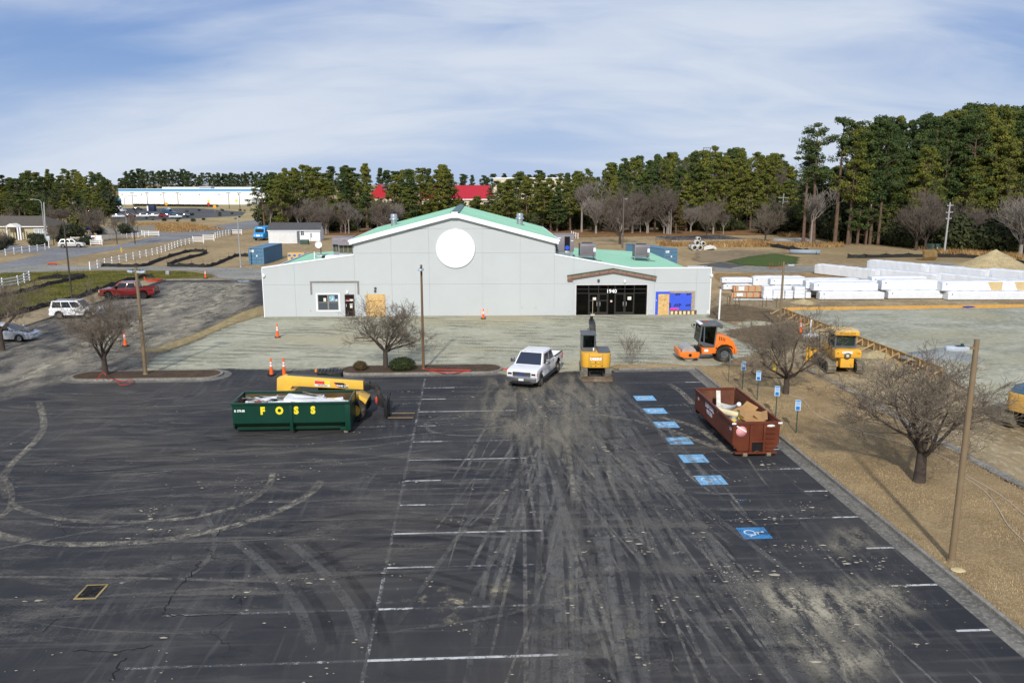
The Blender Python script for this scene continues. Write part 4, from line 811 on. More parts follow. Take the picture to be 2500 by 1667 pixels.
# pieces seen inside the shop
lift = thing('scissor_lift', 'orange scissor lift standing behind the left shop window pane', 'lift', HW(S_[0]+.85, 2.2, .02), FA)
OR2 = M('lift_orange', (.75, .16, .02), .5, dirt=.2)
MB().box(-.38, .38, -.7, .7, .3, .75).build('chassis', M('lift_yellow_base', (.55, .42, .05), .5, dirt=.4), lift, .03)
for a in (-.34, .34):
    for c in (-.5, .5): MB().cyl((a-.07, c, .22), (a+.07, c, .22), .22, n=14).build('wheel', HVD, lift)
for k in range(3):
    z = .78+k*.28; MB().bar((-.3, -.6, z), (-.3, .6, z+.26), .05, .07).bar((.3, .6, z), (.3, -.6, z+.26), .05, .07).build('scissor_arm', OR2, lift)
MB().box(-.4, .4, -.75, .75, 1.64, 1.74).build('platform', OR2, lift); MB().box(-.38, .38, -.78, -.74, 1.76, 2.3).build('control_panel', OR2, lift, .03)
for a in (-.38, .38): MB().bar((a, -.72, 2.75), (a, .72, 2.75), .05, .05).bar((a, -.72, 1.74), (a, -.72, 2.72), .05, .05).bar((a, .72, 1.74), (a, .72, 2.72), .05, .05).build('guard_rail', OR2, lift)
MB().bar((-.4, -.74, 2.75), (.4, -.74, 2.75), .05, .05).build('guard_rail', OR2, lift)
saw = thing('work_stand', 'grey steel work stand behind the right shop doors', 'stand', HW(ed[4]+.35, 1.6, .02), FA)
MB().box(-.5, .5, -.3, .3, 1.12, 1.2).build('top', GAL, saw)
for a in (-.45, .45): MB().bar((a, -.25, 0), (a, -.25, 1.12), .05, .05).bar((a, .25, 0), (a, .25, 1.12), .05, .05).build('leg', GAL, saw)
MB().cyl((-.25, -.2, .5), (-.25, .2, .5), .3, n=18).build('reel', M('reel_grey', (.2, .2, .2), .6), saw)
brm = thing('broom', 'long handled push broom leaning at the shop doors', 'broom', HW(ed[1]+.38, -.22, .06), FA); MB().cyl((0, -.05, .08), (.03, .16, 1.75), .02, n=6).build('handle', M('pale_wood', (.6, .5, .35), .7), brm); MB().box(-.2, .2, -.16, .02, 0, .14).build('head', M('straw_head', (.5, .45, .33), .9), brm)
# ================================================================== vehicles
RUB = M('rubber', (.022, .021, .020), .85, var=.2, scale=8, dirt=.45, dcol=(.20, .17, .12), dscale=3)
RUBC = M('clean_rubber', (.018, .018, .018), .8); CHR = M('chrome', (.62, .62, .63), .15, .95); PLA = M('black_plastic', (.02, .02, .021), .55)
CG = glassmat('car_glass', (.010, .014, .018), .05); CGB = glassmat('tinted_blue_glass', (.012, .02, .045), .06)
HL = M('headlight', (.75, .76, .78), .15, coat=1.0); TLm = M('tail_light', (.45, .02, .02), .2, coat=1.0); AMB = M('amber_lens', (.8, .25, .02), .3); PLT = M('number_plate', (.7, .7, .7), .5)
def wheel(par, x, y, r, wd, rimm, rub=None, sgn=1, hub=.62, spokes=6):
    o = MB(); h = wd/2
    o.lathe([(r*hub, -h*.8), (r*.9, -h), (r*.985, -h*.8), (r, -h*.35), (r, h*.35), (r*.985, h*.8), (r*.9, h), (r*hub, h*.8), (r*hub, -h*.8)], 24, (0, 0, 0), 'y')
    t = o.build('wheel', rub or RUBC, par, loc=(x, y, r))
    k = MB(); yo = sgn*h*.62
    k.lathe([(r*hub, -h*.7), (r*hub, h*.7)], 24, (0, 0, 0), 'y'); k.cyl((0, yo*.55, 0), (0, yo*.75, 0), r*hub*.98, n=24)
    for s in range(spokes):
        a = 2*math.pi*s/spokes; k.bar((math.cos(a)*r*.1, yo*.95, math.sin(a)*r*.1), (math.cos(a)*r*hub*.94, yo*.95, math.sin(a)*r*hub*.94), r*.14, h*.2, up=(0, 1, 0))
    k.cyl((0, yo*.7, 0), (0, yo*1.15, 0), r*.17, n=12); k.build('rim', rimm, t)
    return t
def arch_profile(top, xs, ra, c):
    x0, x1 = top[0][0], top[-1][0]; P = list(top)
    P.append((x1-.02, c))
    for xc in sorted(xs, reverse=True):
        for k in range(9):
            a = math.pi*k/8; P.append((xc+math.cos(a)*ra, c+.02+max(0, math.sin(a))*(ra*1.05)))
    P.append((x0+.02, c)); return P
def bil(c, s, t, off):
    a, b, d, e = [Vector(q) for q in c]; p = (a.lerp(b, s)).lerp(e.lerp(d, s), t)
    n = (b-a).cross(e-a).normalized(); return p+n*off
def pane(c, s0, s1, t0, t1, off=.008): return [bil(c, s0, t0, off), bil(c, s1, t0, off), bil(c, s1, t1, off), bil(c, s0, t1, off)]
def car(name, label, loc, rz, L, Wd, H, wb, r, top, gh, colr, cat='car', panes=3, group=None, glass=CG, rimm=CHR, bedz=None, cabx=None, small=False, clear=.3, trim=None, front=True):
    """side profile `top` (rear to front), greenhouse gh=(x0,x1,x0t,x1t,belt,roof)"""
    t = thing(name, label, cat, loc, rz, group); h = Wd/2; ra = r*1.17
    xs = (wb/2, -wb/2); prof = arch_profile(top, xs, ra, clear)
    body = MB().prism(prof, -h, h).build('body', colr, t, .045)
    B(-L/2+.25, L/2-.25, -h+.22, h-.22, clear-.08, clear+.32).build('underbody', PLA, t)
    x0, x1, a0, a1, zb, zt = gh; wbm = h-.05; wt = h-.21
    cab = MB().frus((x0, x1, -wbm, wbm), (a0, a1, -wt, wt), zb, zt).build('cabin', colr, t, .05)
    for s in (-1, 1):
        c = [(x0, s*wbm, zb), (x1, s*wbm, zb), (a1, s*wt, zt), (a0, s*wt, zt)] if s < 0 else [(x1, s*wbm, zb), (x0, s*wbm, zb), (a0, s*wt, zt), (a1, s*wt, zt)]
        e = .05
        for k in range(panes):
            s0 = e+(1-2*e)*k/panes+.012; s1 = e+(1-2*e)*(k+1)/panes-.012
            MB().poly(pane(c, s0, s1, .06, .86)).build('window', glass, cab)
        for xd in ([x1-.1-(x1-x0)*.02, (x0+x1)/2] if panes > 1 else [x1-.1]): B(xd-.75, xd-.55, s*(h+.001)-.012, s*(h+.001)+.012, zb-.16, zb-.12).build('door_handle', trim or colr, body)
        MB().box(x1-.42, x1-.22, s*(h+.03) if s > 0 else -h-.24, s*(h+.24) if s > 0 else -h-.03, zb+.02, zb+.2).build('mirror', trim or colr, t, .04)
        for xw in xs: wheel(t, xw, s*(h-.12), r, .25, rimm, sgn=s)
    c = [(x1, -wbm, zb), (x1, wbm, zb), (a1, wt, zt), (a1, -wt, zt)]; MB().poly(pane(c, .05, .95, .05, .93)).build('windscreen', glass, cab)
    c = [(x0, wbm, zb), (x0, -wbm, zb), (a0, -wt, zt), (a0, wt, zt)]; MB().poly(pane(c, .08, .92, .1, .9)).build('rear_window', glass, cab)
    xf = top[-1][0]; zf = top[-1][1]; xr = top[0][0]; zr = top[0][1]
    for s in (-1, 1):
        y0, y1 = sorted((s*(h-.1), s*(h-.5)))
        MB().box(xf-.06, xf+.025, y0, y1, zf-.28, zf-.1).build('headlight', HL, t, .02)
        y0, y1 = sorted((s*(h-.02), s*(h-.2))); MB().box(xr-.02, xr+.05, y0, y1, zr-.32, zr-.06).build('tail_light', TLm, t, .015)
    MB().box(xf-.02, xf+.02, -h+.55, h-.55, zf-.32, zf-.1).build('grille', PLA, t, .01)
    MB().box(xf-.08, xf+.07, -h+.03, h-.03, clear+.02, clear+.25).build('bumper', trim or colr, t, .04); MB().box(xr-.06, xr+.08, -h+.03, h-.03, clear+.05, clear+.27).build('bumper', trim or colr, t, .04)
    B(xf+.072, xf+.08, -.2, .2, clear+.1, clear+.22).build('number_plate', PLT, t)
    return t, body, cab
def pickup(label, loc, rz, colr, L, Wd, H, wb, r, big):
    h = Wd/2; clear = .5 if big else .46; zb = H*.655; zt = H; fl = .86; bt = zb+.0; xc0 = -L*.5+ (2.05 if big else 1.75)
    xf = L/2; hood = zb-.02
    t = thing('pickup_truck', label, 'pickup truck', loc, rz); xs = (wb/2+(.02 if big else .1), -wb/2+(.02 if big else .1)); ra = r*1.18
    top = [(-L/2, fl), (xc0, fl), (xc0, zb), (xf-1.35, zb), (xf-1.2, hood), (xf-.4, hood-.04), (xf-.1, hood-.1), (xf, hood-.2)]
    body = MB().prism(arch_profile(top, xs, ra, clear), -h, h).build('body', colr, t, .05)
    B(-L/2+.3, L/2-.35, -h+.25, h-.25, clear-.12, clear+.3).build('underbody', PLA, t)
    for s in (-1, 1):
        y0, y1 = sorted((s*h, s*(h-.09))); bw = MB().box(-L/2+.05, xc0-.03, y0, y1, fl+.002, bt).build('bed_wall', colr, t, .02)
        B(-L/2+.05, xc0-.03, y0-.01, y1+.01, bt+.001, bt+.035).build('bed_rail', PLA, bw)
        y0, y1 = sorted((s*(h+.02), s*(h-.18))); MB().box(-L/2-.03, -L/2+.05, y0, y1, bt-.5, bt-.05).build('tail_light', TLm, t, .015)
        MB().box(-wb*.5+.5, wb*.5-.35, *sorted((s*(h-.02), s*(h+.14))), clear-.08, clear-.02).build('running_board', PLA, t, .02)
    MB().box(-L/2, -L/2+.07, -h+.1, h-.1, fl+.002, bt).build('tailgate', colr, t, .02)
    B(-L/2+.08, xc0-.04, -h+.1, h-.1, fl+.001, fl+.01).build('bed_liner', PLA, t)
    gx0, gx1, a0, a1 = xc0+.03, xf-1.33, xc0+.22, xf-2.12; wbm, wt = h-.04, h-.22
    cab = MB().frus((gx0, gx1, -wbm, wbm), (a0, a1, -wt, wt), zb-.01, zt).build('cab', colr, t, .06)
    gl_ = CGB if big else CG; zb2 = zb-.01
    for s in (-1, 1):
        c = [(gx0, s*wbm, zb2), (gx1, s*wbm, zb2), (a1, s*wt, zt), (a0, s*wt, zt)] if s < 0 else [(gx1, s*wbm, zb2), (gx0, s*wbm, zb2), (a0, s*wt, zt), (a1, s*wt, zt)]
        for s0, s1 in ((.07, .42), (.46, .88)) if s < 0 else ((.12, .54), (.58, .93)): MB().poly(pane(c, s0, s1, .08, .84)).build('window', gl_, cab)
        for xd in (gx0+1.05, gx1-1.05): 
            B(xd-.75, xd-.58, s*(h)-.02, s*(h)+.02, zb-.17, zb-.12).build('door_handle', CHR if big else PLA, body); B(xd+.33, xd+.345, s*h-.004, s*h+.004, clear+.12, zb-.06).build('door_seam', PLA, body)
        y0, y1 = (h+.08, h+.34) if s > 0 else (-h-.34, -h-.08)
        mr = MB().box(gx1-.62, gx1-.42, y0, y1, zb+.02, zb+.34).build('mirror', CHR if big else PLA, t, .05); MB().bar((gx1-.5, s*(h-.05), zb+.06), (gx1-.5, s*(h+.1), zb+.1), .06, .06).build('mirror_arm', PLA, mr)
        for xw in xs: wheel(t, xw, s*(h-.13), r, .29, CHR if big else PLA, RUB if big else RUBC, s, .58, 8)
    c = [(gx1, -wbm, zb2), (gx1, wbm, zb2), (a1, wt, zt), (a1, -wt, zt)]; MB().poly(pane(c, .05, .95, .04, .95)).build('windscreen', gl_, cab)
    c = [(gx0, wbm, zb2), (gx0, -wbm, zb2), (a0, -wt, zt), (a0, wt, zt)]; MB().poly(pane(c, .1, .9, .15, .9)).build('rear_window', gl_, cab)
    zg = hood-.2
    gr = MB().box(xf-.03, xf+.05, -h+.42, h-.42, clear+.37, zg+.03).build('grille', PLA, t, .02)
    for k in range(3): MB().box(xf+.052, xf+.08, -h+.42, h-.42, clear+.40+k*.10, clear+.435+k*.10).build('grille_bar', CHR if big else PLA, gr, .01)
    if big:
        MB().lathe([(0, .095), (.08, .09), (.1, .085)], 20, (xf, 0, zg-.1), 'x').build('oval_badge', M('badge_blue', (.02, .06, .30), .3), gr)
    for s in (-1, 1):
        y0, y1 = sorted((s*(h-.04), s*(h-.41))); hd = MB().box(xf-.08, xf+.04, y0, y1, clear+.37, zg+.05).build('headlight', HL, t, .03); B(xf+.041, xf+.046, y0+.05, y1-.05, clear+.45, zg-.03).build('lens', PLA, hd)
        yy = sorted((s*(h-.02), s*(h-.06))); B(xf-.12, xf-.0, s*h-.008, s*h+.008, zg-.2, zg+.02).build('side_marker', AMB, t)
    bp = MB().box(xf-.05, xf+.14, -h+.02, h-.02, clear+.0, clear+.34).build('bumper', CHR if big else colr, t, .06); MB().box(xf-.15, xf+.06, -h+.22, h-.22, clear-.13, clear-.005).build('valance', PLA, bp, .04)
    B(xf+.142, xf+.15, -.17, .17, clear+.1, clear+.24).build('number_plate', PLT, bp); B(xf+.142, xf+.15, -h+.4, h-.4, clear+.03, clear+.09).build('air_slot', PLA, bp)
    MB().box(-L/2-.14, -L/2-.01, -h+.05, h-.05, clear+.02, clear+.26).build('rear_bumper', CHR if big else PLA, t, .04)
    for k in range(3): MB().box(a1-.12, a1-.05, -.5+k*.48, -.45+k*.48, zt-.01, zt+.03).build('roof_lamp', AMB, cab)
    return t
WHC = M('white_car_paint', (.78, .79, .81), .28, var=.02, coat=.6, dirt=.06); REDC = M('red_car_paint', (.14, .008, .008), .3, var=.04, coat=.8); SILC = M('silver_car_paint', (.55, .57, .60), .3, .5, var=.03, coat=.6); TANC = M('champagne_car_paint', (.62, .60, .56), .32, .3, var=.03, coat=.5)
pt = pickup('white crew cab pickup with dusty tyres and dark windscreen facing the camera', (1.62, 53.0, .01), R(-108.5), WHC, 6.3, 2.03, 2.03, 4.06, .43, True)
KIDS_TOOL = thing('tool_box', 'white cooler box lying in the bed of the white pickup', 'box', (2.3, 55.0, .86), R(-108)); MB().box(-.35, .35, -.25, .25, 0, .36).build('box', WHT, KIDS_TOOL, .03); MB().box(-.36, .36, -.26, .26, .365, .42).build('lid', M('red_plastic', (.5, .06, .04), .5), KIDS_TOOL, .02)
pickup('red crew cab pickup with black wheels parked by the black silt fence', (-43.65, 91.0, .01), R(187), REDC, 5.9, 2.0, 1.93, 3.75, .42, False)
suv = car('white_suv', 'white boxy SUV parked on the left nose to the lot', (-42.5, 77.6, .01), R(6), 4.5, 1.84, 1.78, 2.66, .37, [(-2.22, 1.02), (-2.18, 1.1), (1.0, 1.1), (1.12, 1.08), (2.05, 1.0), (2.2, .85)], (-2.14, 1.0, -2.0, .38, 1.09, 1.78), WHC, 'car', 3, trim=None, clear=.38)
for s in (-1, 1): MB().bar((-1.8, s*.62, 1.83), (.2, s*.62, 1.83), .04, .05).build('roof_rail', PLA, suv[0])
car('silver_sedan', 'silver sedan with dark bonnet cut by the left edge of the picture', (-42.25, 66.1, .01), R(4), 4.6, 1.8, 1.44, 2.7, .33, [(-2.28, .78), (-2.2, .96), (-1.5, 1.0), (.75, .98), (.9, .95), (1.9, .82), (2.26, .62)], (-1.75, 1.15, -.95, .1, .96, 1.44), SILC, 'car', 2, clear=.24)[0]
MB().frus((.05+1.1, 2.0, -.62, .62), (1.25, 1.85, -.5, .5), .86, .935).build('dark_bonnet_cover', M('bonnet_black', (.02, .022, .03), .3), bpy.data.objects[[o.name for o in COL.objects if o.name.startswith('silver_sedan')][0]])
car('champagne_suv', 'champagne coloured SUV waiting at the house driveway', (-88.7, 162.6, .02), R(14), 4.75, 1.85, 1.72, 2.86, .37, [(-2.3, .98), (-2.26, 1.08), (1.05, 1.06), (1.15, 1.04), (2.1, .92), (2.32, .72)], (-2.2, 1.2, -1.75, .4, 1.05, 1.72), TANC, 'car', 3, clear=.3)
# ================================================================== machines
YEL = M('machine_yellow', (.72, .38, .035), .42, var=.06, dirt=.25, dcol=(.35, .26, .13), dscale=1.6, coat=.2); DYEL = M('machine_yellow_dusty', (.60, .33, .06), .6, var=.1, dirt=.55, dcol=(.36, .28, .16), dscale=2)
CHAR = M('charcoal_paint', (.085, .095, .11), .45, dirt=.2); BLKP = M('machine_black', (.013, .013, .014), .5, dirt=.2); TRK = M('track_steel', (.16, .14, .105), .8, .1, var=.35, scale=7, dirt=.7, dcol=(.30, .26, .18), dscale=3); TRR = M('track_rubber', (.15, .14, .115), .9, var=.3, dirt=.7, dcol=(.33, .30, .22), dscale=3)
CABG = M('cab_glass_green', (.02, .035, .03), .08); TXW = M('letter_white', (.85, .85, .83), .5); TXK = M('letter_black', (.015, .015, .015), .5)
def track(par, x0, x1, y, wd, r, mat, n=34, name='track'):
    L = x1-x0; per = 2*L+2*math.pi*r; b = MB()
    def pt(s):
        s %= per
        if s < L: return Vector((x0+s, 0, 0)), 0
        s -= L
        if s < math.pi*r: a = s/r; return Vector((x1+math.sin(a)*r, 0, r-math.cos(a)*r)), a
        s -= math.pi*r
        if s < L: return Vector((x1-s, 0, 2*r)), math.pi
        s -= L; a = s/r; return Vector((x0-math.sin(a)*r, 0, r+math.cos(a)*r)), math.pi+a
    for k in range(n):
        p, a = pt(per*k/n); w2 = per/n*.44; dx = Vector((math.cos(a), 0, math.sin(a))); nn = Vector((math.sin(a), 0, -math.cos(a)))
        for s0, s1, h0, h1 in ((-1, 1, -.05, -.01), (-.9, -.55, -.01, .035)):
            q = [p+dx*w2*s0-nn*-h0, p+dx*w2*s1-nn*-h0, p+dx*w2*s1+nn*h1, p+dx*w2*s0+nn*h1]
            b.hexa([q[0]+Vector((0, y-wd/2, 0)), q[1]+Vector((0, y-wd/2, 0)), q[1]+Vector((0, y+wd/2, 0)), q[0]+Vector((0, y+wd/2, 0)), q[3]+Vector((0, y-wd/2, 0)), q[2]+Vector((0, y-wd/2, 0)), q[2]+Vector((0, y+wd/2, 0)), q[3]+Vector((0, y+wd/2, 0))])
    t = b.build(name, mat, par, loc=(0, 0, .04))
    B(x0, x1, y-wd*.3, y+wd*.3, r*.5, r*1.5).build('track_frame', BLKP, t)
    for k in range(5): xx = x0+L*k/4; MB().cyl((xx, y-wd*.36, r if k in (0, 4) else r*.42), (xx, y+wd*.36, r if k in (0, 4) else r*.42), r*.9 if k in (0, 4) else r*.36, n=16).build('roller_wheel', TRK, t)
    return t
def cabin(par, x0, x1, y0, y1, z0, z1, fr, gl_, post=.09, roofm=None, tilt=0.0, roof=.12):
    c = MB()
    for x in (x0, x1-post):
        for y in (y0, y1-post):
            dx = tilt if x != x0 else 0
            c.hexa([(x, y, z0), (x+post, y, z0), (x+post, y+post, z0), (x, y+post, z0), (x-dx, y, z1), (x+post-dx, y, z1), (x+post-dx, y+post, z1), (x-dx, y+post, z1)])
    c.box(x0+post, x1-post, y0, y0+post*.8, z0, z0+.12).box(x0+post, x1-post, y1-post*.8, y1, z0, z0+.12).box(x0, x0+post*.8, y0+post, y1-post, z0, z0+.16).box(x1-post*.8, x1, y0+post, y1-post, z0, z0+.16)
    f = c.build('cab_frame', fr, par)
    MB().box(x0-.04, x1+.04-tilt, y0-.04, y1+.04, z1, z1+roof).build('cab_roof', roofm or fr, f, .04)
    e = .02
    B(x0+post, x1-post-tilt*.5, y0+e, y0+e+.012, z0+.12, z1).build('pane', gl_, f); B(x0+post, x1-post-tilt*.5, y1-e-.012, y1-e, z0+.12, z1).build('pane', gl_, f)
    B(x0+e, x0+e+.012, y0+post, y1-post, z0+.16, z1).build('pane', gl_, f)
    MB().hexa([(x1-e-.012, y0+post, z0+.16), (x1-e, y0+post, z0+.16), (x1-e, y1-post, z0+.16), (x1-e-.012, y1-post, z0+.16), (x1-e-.012-tilt, y0+post, z1), (x1-e-tilt, y0+post, z1), (x1-e-tilt, y1-post, z1), (x1-e-.012-tilt, y1-post, z1)]).build('pane', gl_, f)
    return f
m, nt = newmat('cab_glass'); tb = nd(nt, 'ShaderNodeBsdfTransparent', {0: (.34, .42, .38, 1)}); gb = nd(nt, 'ShaderNodeBsdfGlossy', {'Color': (.8, .8, .8, 1), 'Roughness': .04})
nt.links.new(nd(nt, 'ShaderNodeMixShader', {0: nd(nt, 'ShaderNodeFresnel', {0: 1.45}).outputs[0], 1: tb.outputs[0], 2: gb.outputs[0]}).outputs[0], nd(nt, 'ShaderNodeOutputMaterial').inputs[0]); CABT = m
def seat(par, x, y, z):
    s = MB().box(x-.25, x+.25, y-.24, y+.24, z, z+.16).build('seat', BLKP, par, .04); MB().box(x-.32, x-.2, y-.23, y+.23, z+.17, z+.75).build('seat_back', BLKP, s, .05); MB().cyl((x+.5, y, z-.3), (x+.4, y, z+.3), .03, n=6).build('steering_column', BLKP, par)
def rrect(x0, x1, y0, y1, r, n=5, corners=(1, 1, 1, 1)):
    P = []
    for (cx, cy, a0), on in zip(((x1-r, y1-r, 0), (x0+r, y1-r, 90), (x0+r, y0+r, 180), (x1-r, y0+r, 270)), corners):
        if on: P += [(cx+r*math.cos(R(a0+90*k/n)), cy+r*math.sin(R(a0+90*k/n))) for k in range(n+1)]
        else: P.append((cx+r*(1 if a0 in (0, 270) else -1), cy+r*(1 if a0 in (0, 90) else -1)))
    return P
# ---- compact excavator, tail to the camera
ex = thing('compact_excavator', 'yellow compact excavator with grey cab and dozer blade, tail to the camera', 'excavator', (5.72, 54.1, .02), R(89))
for s in (-1, 1): track(ex, -1.0, .95, s*.80, .42, .32, TRR, 40)
B(-.6, .6, -.58, .58, .35, .62).build('undercarriage', BLKP, ex)
bl = MB().prism([(-2.3, .03), (-2.22, .03), (-2.15, .2), (-2.2, .37), (-2.28, .37), (-2.24, .2)], -1.0, 1.0).build('blade', M('rusty_blade', (.13, .09, .06), .8, .1, var=.4, scale=5, dirt=.6), ex)
for s in (-1, 1): MB().bar((-2.2, s*.45, .22), (-.5, s*.45, .42), .12, .14).build('blade_arm', BLKP, ex)
hs = MB().prism(rrect(-1.18, .95, -.98, .98, .42, 6, (0, 1, 1, 0)), .72, 1.72, 'z').build('counterweight', YEL, ex, .05)
MB().prism(rrect(-1.05, .9, -.97, -.12, .3, 5, (0, 0, 1, 0)), 1.722, 1.80, 'z').build('engine_cover', CHAR, ex, .03)
sm = MB()
for y in (-.42, .5): sm.box(-1.20, -1.165, y-.008, y+.008, .76, 1.70)
sm.box(-1.192, -1.17, -.32, .42, .98, .995).box(-1.192, -1.17, -.32, .42, 1.46, 1.475).box(-1.192, -1.17, -.32, -.305, .995, 1.46).box(-1.192, -1.17, .405, .42, .995, 1.46); sm.build('panel_seam', BLKP, hs)
TXR = (R(90), 0, R(-90))
text('maker_lettering', 'DEERE', .24, TXW, hs, (-1.2, .05, 1.33), TXR, .012, .006, 1.15)
MB().cyl((-1.2, .05, 1.1), (-1.17, .05, 1.1), .05, n=10).build('lock', BLKP, hs)
for k in range(3): MB().box(-.75, -.35, -1.0, -.975, 1.0+k*.22, 1.12+k*.22).build('vent', BLKP, hs)
for y in (-.35, .05, .35): B(-1.195, -1.17, y-.05, y+.05, .83, .87).build('bolt_slot', BLKP, hs)
cabin(ex, -.55, .95, .02, .96, 1.72, 2.82, CHAR, CABT, .09, None, .12); seat(ex, .05, .5, 1.75)
B(-.562, -.55, .1, .92, 1.73, 2.0).build('cab_rear_panel', CHAR, ex); B(-.57, -.562, .12, .2, 1.78, 1.98).build('label_plate', WHT, ex)
MB().prism([(.9, 1.0), (1.35, .95), (1.7, 1.9), (2.2, 2.8), (3.3, 3.0), (3.35, 3.3), (2.1, 3.15), (1.45, 2.0)], -.2, .2).build('boom', BLKP, ex, .02, loc=(0, .02, 0))
MB().bar((1.2, .02, 1.25), (1.95, .02, 2.2), .11, .11).build('boom_cylinder', CHR, ex)
MB().prism([(3.15, 3.5), (3.4, 3.5), (3.95, 1.15), (3.75, 1.1)], -.11, .11).build('stick', BLKP, ex, .02, loc=(0, .02, 0))
MB().bar((2.5, .02, 2.9), (3.25, .02, 3.02), .1, .1).build('stick_cylinder', BLKP, ex)
MB().prism([(3.75, 1.25), (4.1, 1.15), (4.35, .7), (4.1, .3), (3.7, .25), (3.95, .65)], -.3, .3).build('bucket', BLKP, ex, .02, loc=(0, .02, 0))
for k in range(3): MB().tube([(1.5+k*.1, .2, 1.9), (1.9, .35+k*.03, 2.5), (2.4, .32, 2.75), (2.9, .1, 2.85)], .022, 6).build('hose', BLKP, ex)
MB().tube([(.9, -.05, 1.78), (.7, -.1, 2.05), (.85, -.1, 2.2)], .03, 6).build('hand_rail', BLKP, ex)
# ---- single-drum roller facing left
ORG_ = M('roller_orange', (.80, .19, .02), .42, var=.06, dirt=.18, dcol=(.3, .2, .12), dscale=1.5, coat=.2)
ro = thing('road_roller', 'orange single drum road roller with grey cab in profile facing left', 'road roller', (14.45, 58.95, .03), R(181))
DRS = M('drum_steel', (.50, .49, .46), .4, .5, var=.15, scale=3, dirt=.5, dcol=(.38, .36, .28))
dm = MB(); dm.cyl((1.35, -.75, .56), (1.35, .75, .56), .56, n=40); dm.build('drum', DRS, ro)
fr = MB().box(.62, 2.12, -1.0, -.8, .42, .72).box(.62, 2.12, .8, 1.0, .42, .72).box(1.98, 2.15, -.79, .79, .40, .86); fr.build('drum_frame', ORG_, ro, .04)
for s in (-1, 1): MB().prism([(.66, .46), (.75, .3), (1.7, .3), (2.1, .42), (2.0, .62), (1.75, .78), (1.0, .72)], s*.9-.06, s*.9+.06).build('side_plate', ORG_, ro, .03, loc=(0, s*.14, 0))
for s in (-1, 1): MB().cyl((1.35, s*1.1, .52), (1.35, s*1.13, .52), .12, n=14).build('drum_hub', BLKP, ro)
B(.45, .72, -.5, .5, .45, .95).build('articulation', BLKP, ro); MB().box(.5, .62, -.8, .8, .72, .92).build('scraper_bar', BLKP, ro)
eb = MB().prism([(-2.15, .72), (-2.1, .62), (-1.95, .45), (-1.6, .5), (-.55, .55), (.42, .5), (.42, 1.02), (-.5, 1.05), (-.55, 1.95), (-.8, 2.02), (-1.65, 1.75), (-1.95, 1.45), (-2.12, 1.05)], -.72, .72).build('engine_body', ORG_, ro, .07)
MB().box(-2.2, -2.0, -.9, .9, .55, .95).build('rear_bumper', ORG_, ro, .08)
for s in (-1, 1):
    MB().prism([(-1.85, .95), (-1.72, 1.16), (-1.35, 1.3), (-.95, 1.28), (-.6, 1.02), (-.6, 1.12), (-.9, 1.4), (-1.4, 1.42), (-1.8, 1.24)], s*.72, s*1.02).build('fender', ORG_, ro, .02)
    for k in range(4): B(-.95-.13*k+.06, -.9-.13*k+.06, s*.735-.02, s*.735+.02, 1.55-.02*k, 1.86-.05*k).build('vent_slot', BLKP, eb)
    w_ = wheel(ro, -1.2, s*.92, .58, .42, M('grey_rim', (.10, .11, .12), .5, dirt=.3), RUB, s, .52, 5)
    tl = MB()
    for k in range(22):
        a = 2*math.pi*k/22; tl.bar((math.cos(a)*.565, -.2, math.sin(a)*.565), (math.cos(a+.14)*.565, .2, math.sin(a+.14)*.565), .06, .06, up=(math.cos(a), 0, math.sin(a)))
    tl.build('tread_lugs', RUB, w_)
    B(-.35, .35, *sorted((s*.73, s*.80)), .55, 1.0).build('step_box', ORG_, ro); B(-.05, .25, *sorted((s*.801, s*.806)), .72, .9).build('label_plate', WHT, ro)
cf = MB().prism([(-.5, 1.06), (.25, 1.06), (.62, 1.42), (.62, 1.5), (-.5, 1.22)], -.78, .78).build('cab_base', CHAR, ro, .02)
for s in (-1, 1):
    y = s*.76
    pf = MB()
    for a, b in (((-.48, 1.2), (-.62, 2.58)), ((.62, 1.48), (.5, 2.58)), ((.3, 1.2), (.3, 2.58)), ((-.5, 1.12), (.28, 1.12)), ((.28, 1.12), (.64, 1.48))): pf.bar((a[0], y, a[1]), (b[0], y, b[1]), .09, .09)
    pf.build('cab_post', CHAR, cf)
    MB().prism([(-.44, 1.2), (.26, 1.16), (.26, 2.56), (-.56, 2.56)], y-.01, y+.01).build('door_pane', CABT, cf); MB().prism([(.34, 1.2), (.58, 1.5), (.47, 2.56), (.34, 2.56)], y-.01, y+.01).build('pane', CABT, cf)
MB().hexa([(.61, -.72, 1.5), (.63, -.72, 1.5), (.63, .72, 1.5), (.61, .72, 1.5), (.49, -.72, 2.56), (.51, -.72, 2.56), (.51, .72, 2.56), (.49, .72, 2.56)]).build('windscreen', CABT, cf); B(-.6, -.58, -.7, .7, 1.3, 2.56).build('rear_pane', CABT, cf)
rf_ = MB().prism([(-1.05, 2.48), (-.95, 2.44), (-.6, 2.6), (.52, 2.6), (.62, 2.66), (.55, 2.78), (-.95, 2.82), (-1.08, 2.7)], -.84, .84).build('cab_roof', CHAR, cf, .05)
MB().box(.4, .66, -.7, .7, 2.72, 2.83).build('pale_roof_visor', WHT, rf_, .03); MB().lathe([(0, .05), (.2, .04), (.26, 0)], 16, (.0, -.2, 2.8)).build('roof_rust_spot', M('rust_spot', (.25, .08, .05), .9), rf_)
for s in (-1, 1): MB().box(.66, .8, s*.62-.09, s*.62+.09, 2.4, 2.56).build('work_lamp', BLKP, rf_, .02); MB().tube([(.62, s*.8, 2.2), (.85, s*.95, 2.35), (.85, s*.95, 2.5)], .025, 6).build('mirror_arm', BLKP, cf)
seat(ro, .0, .0, 1.35)
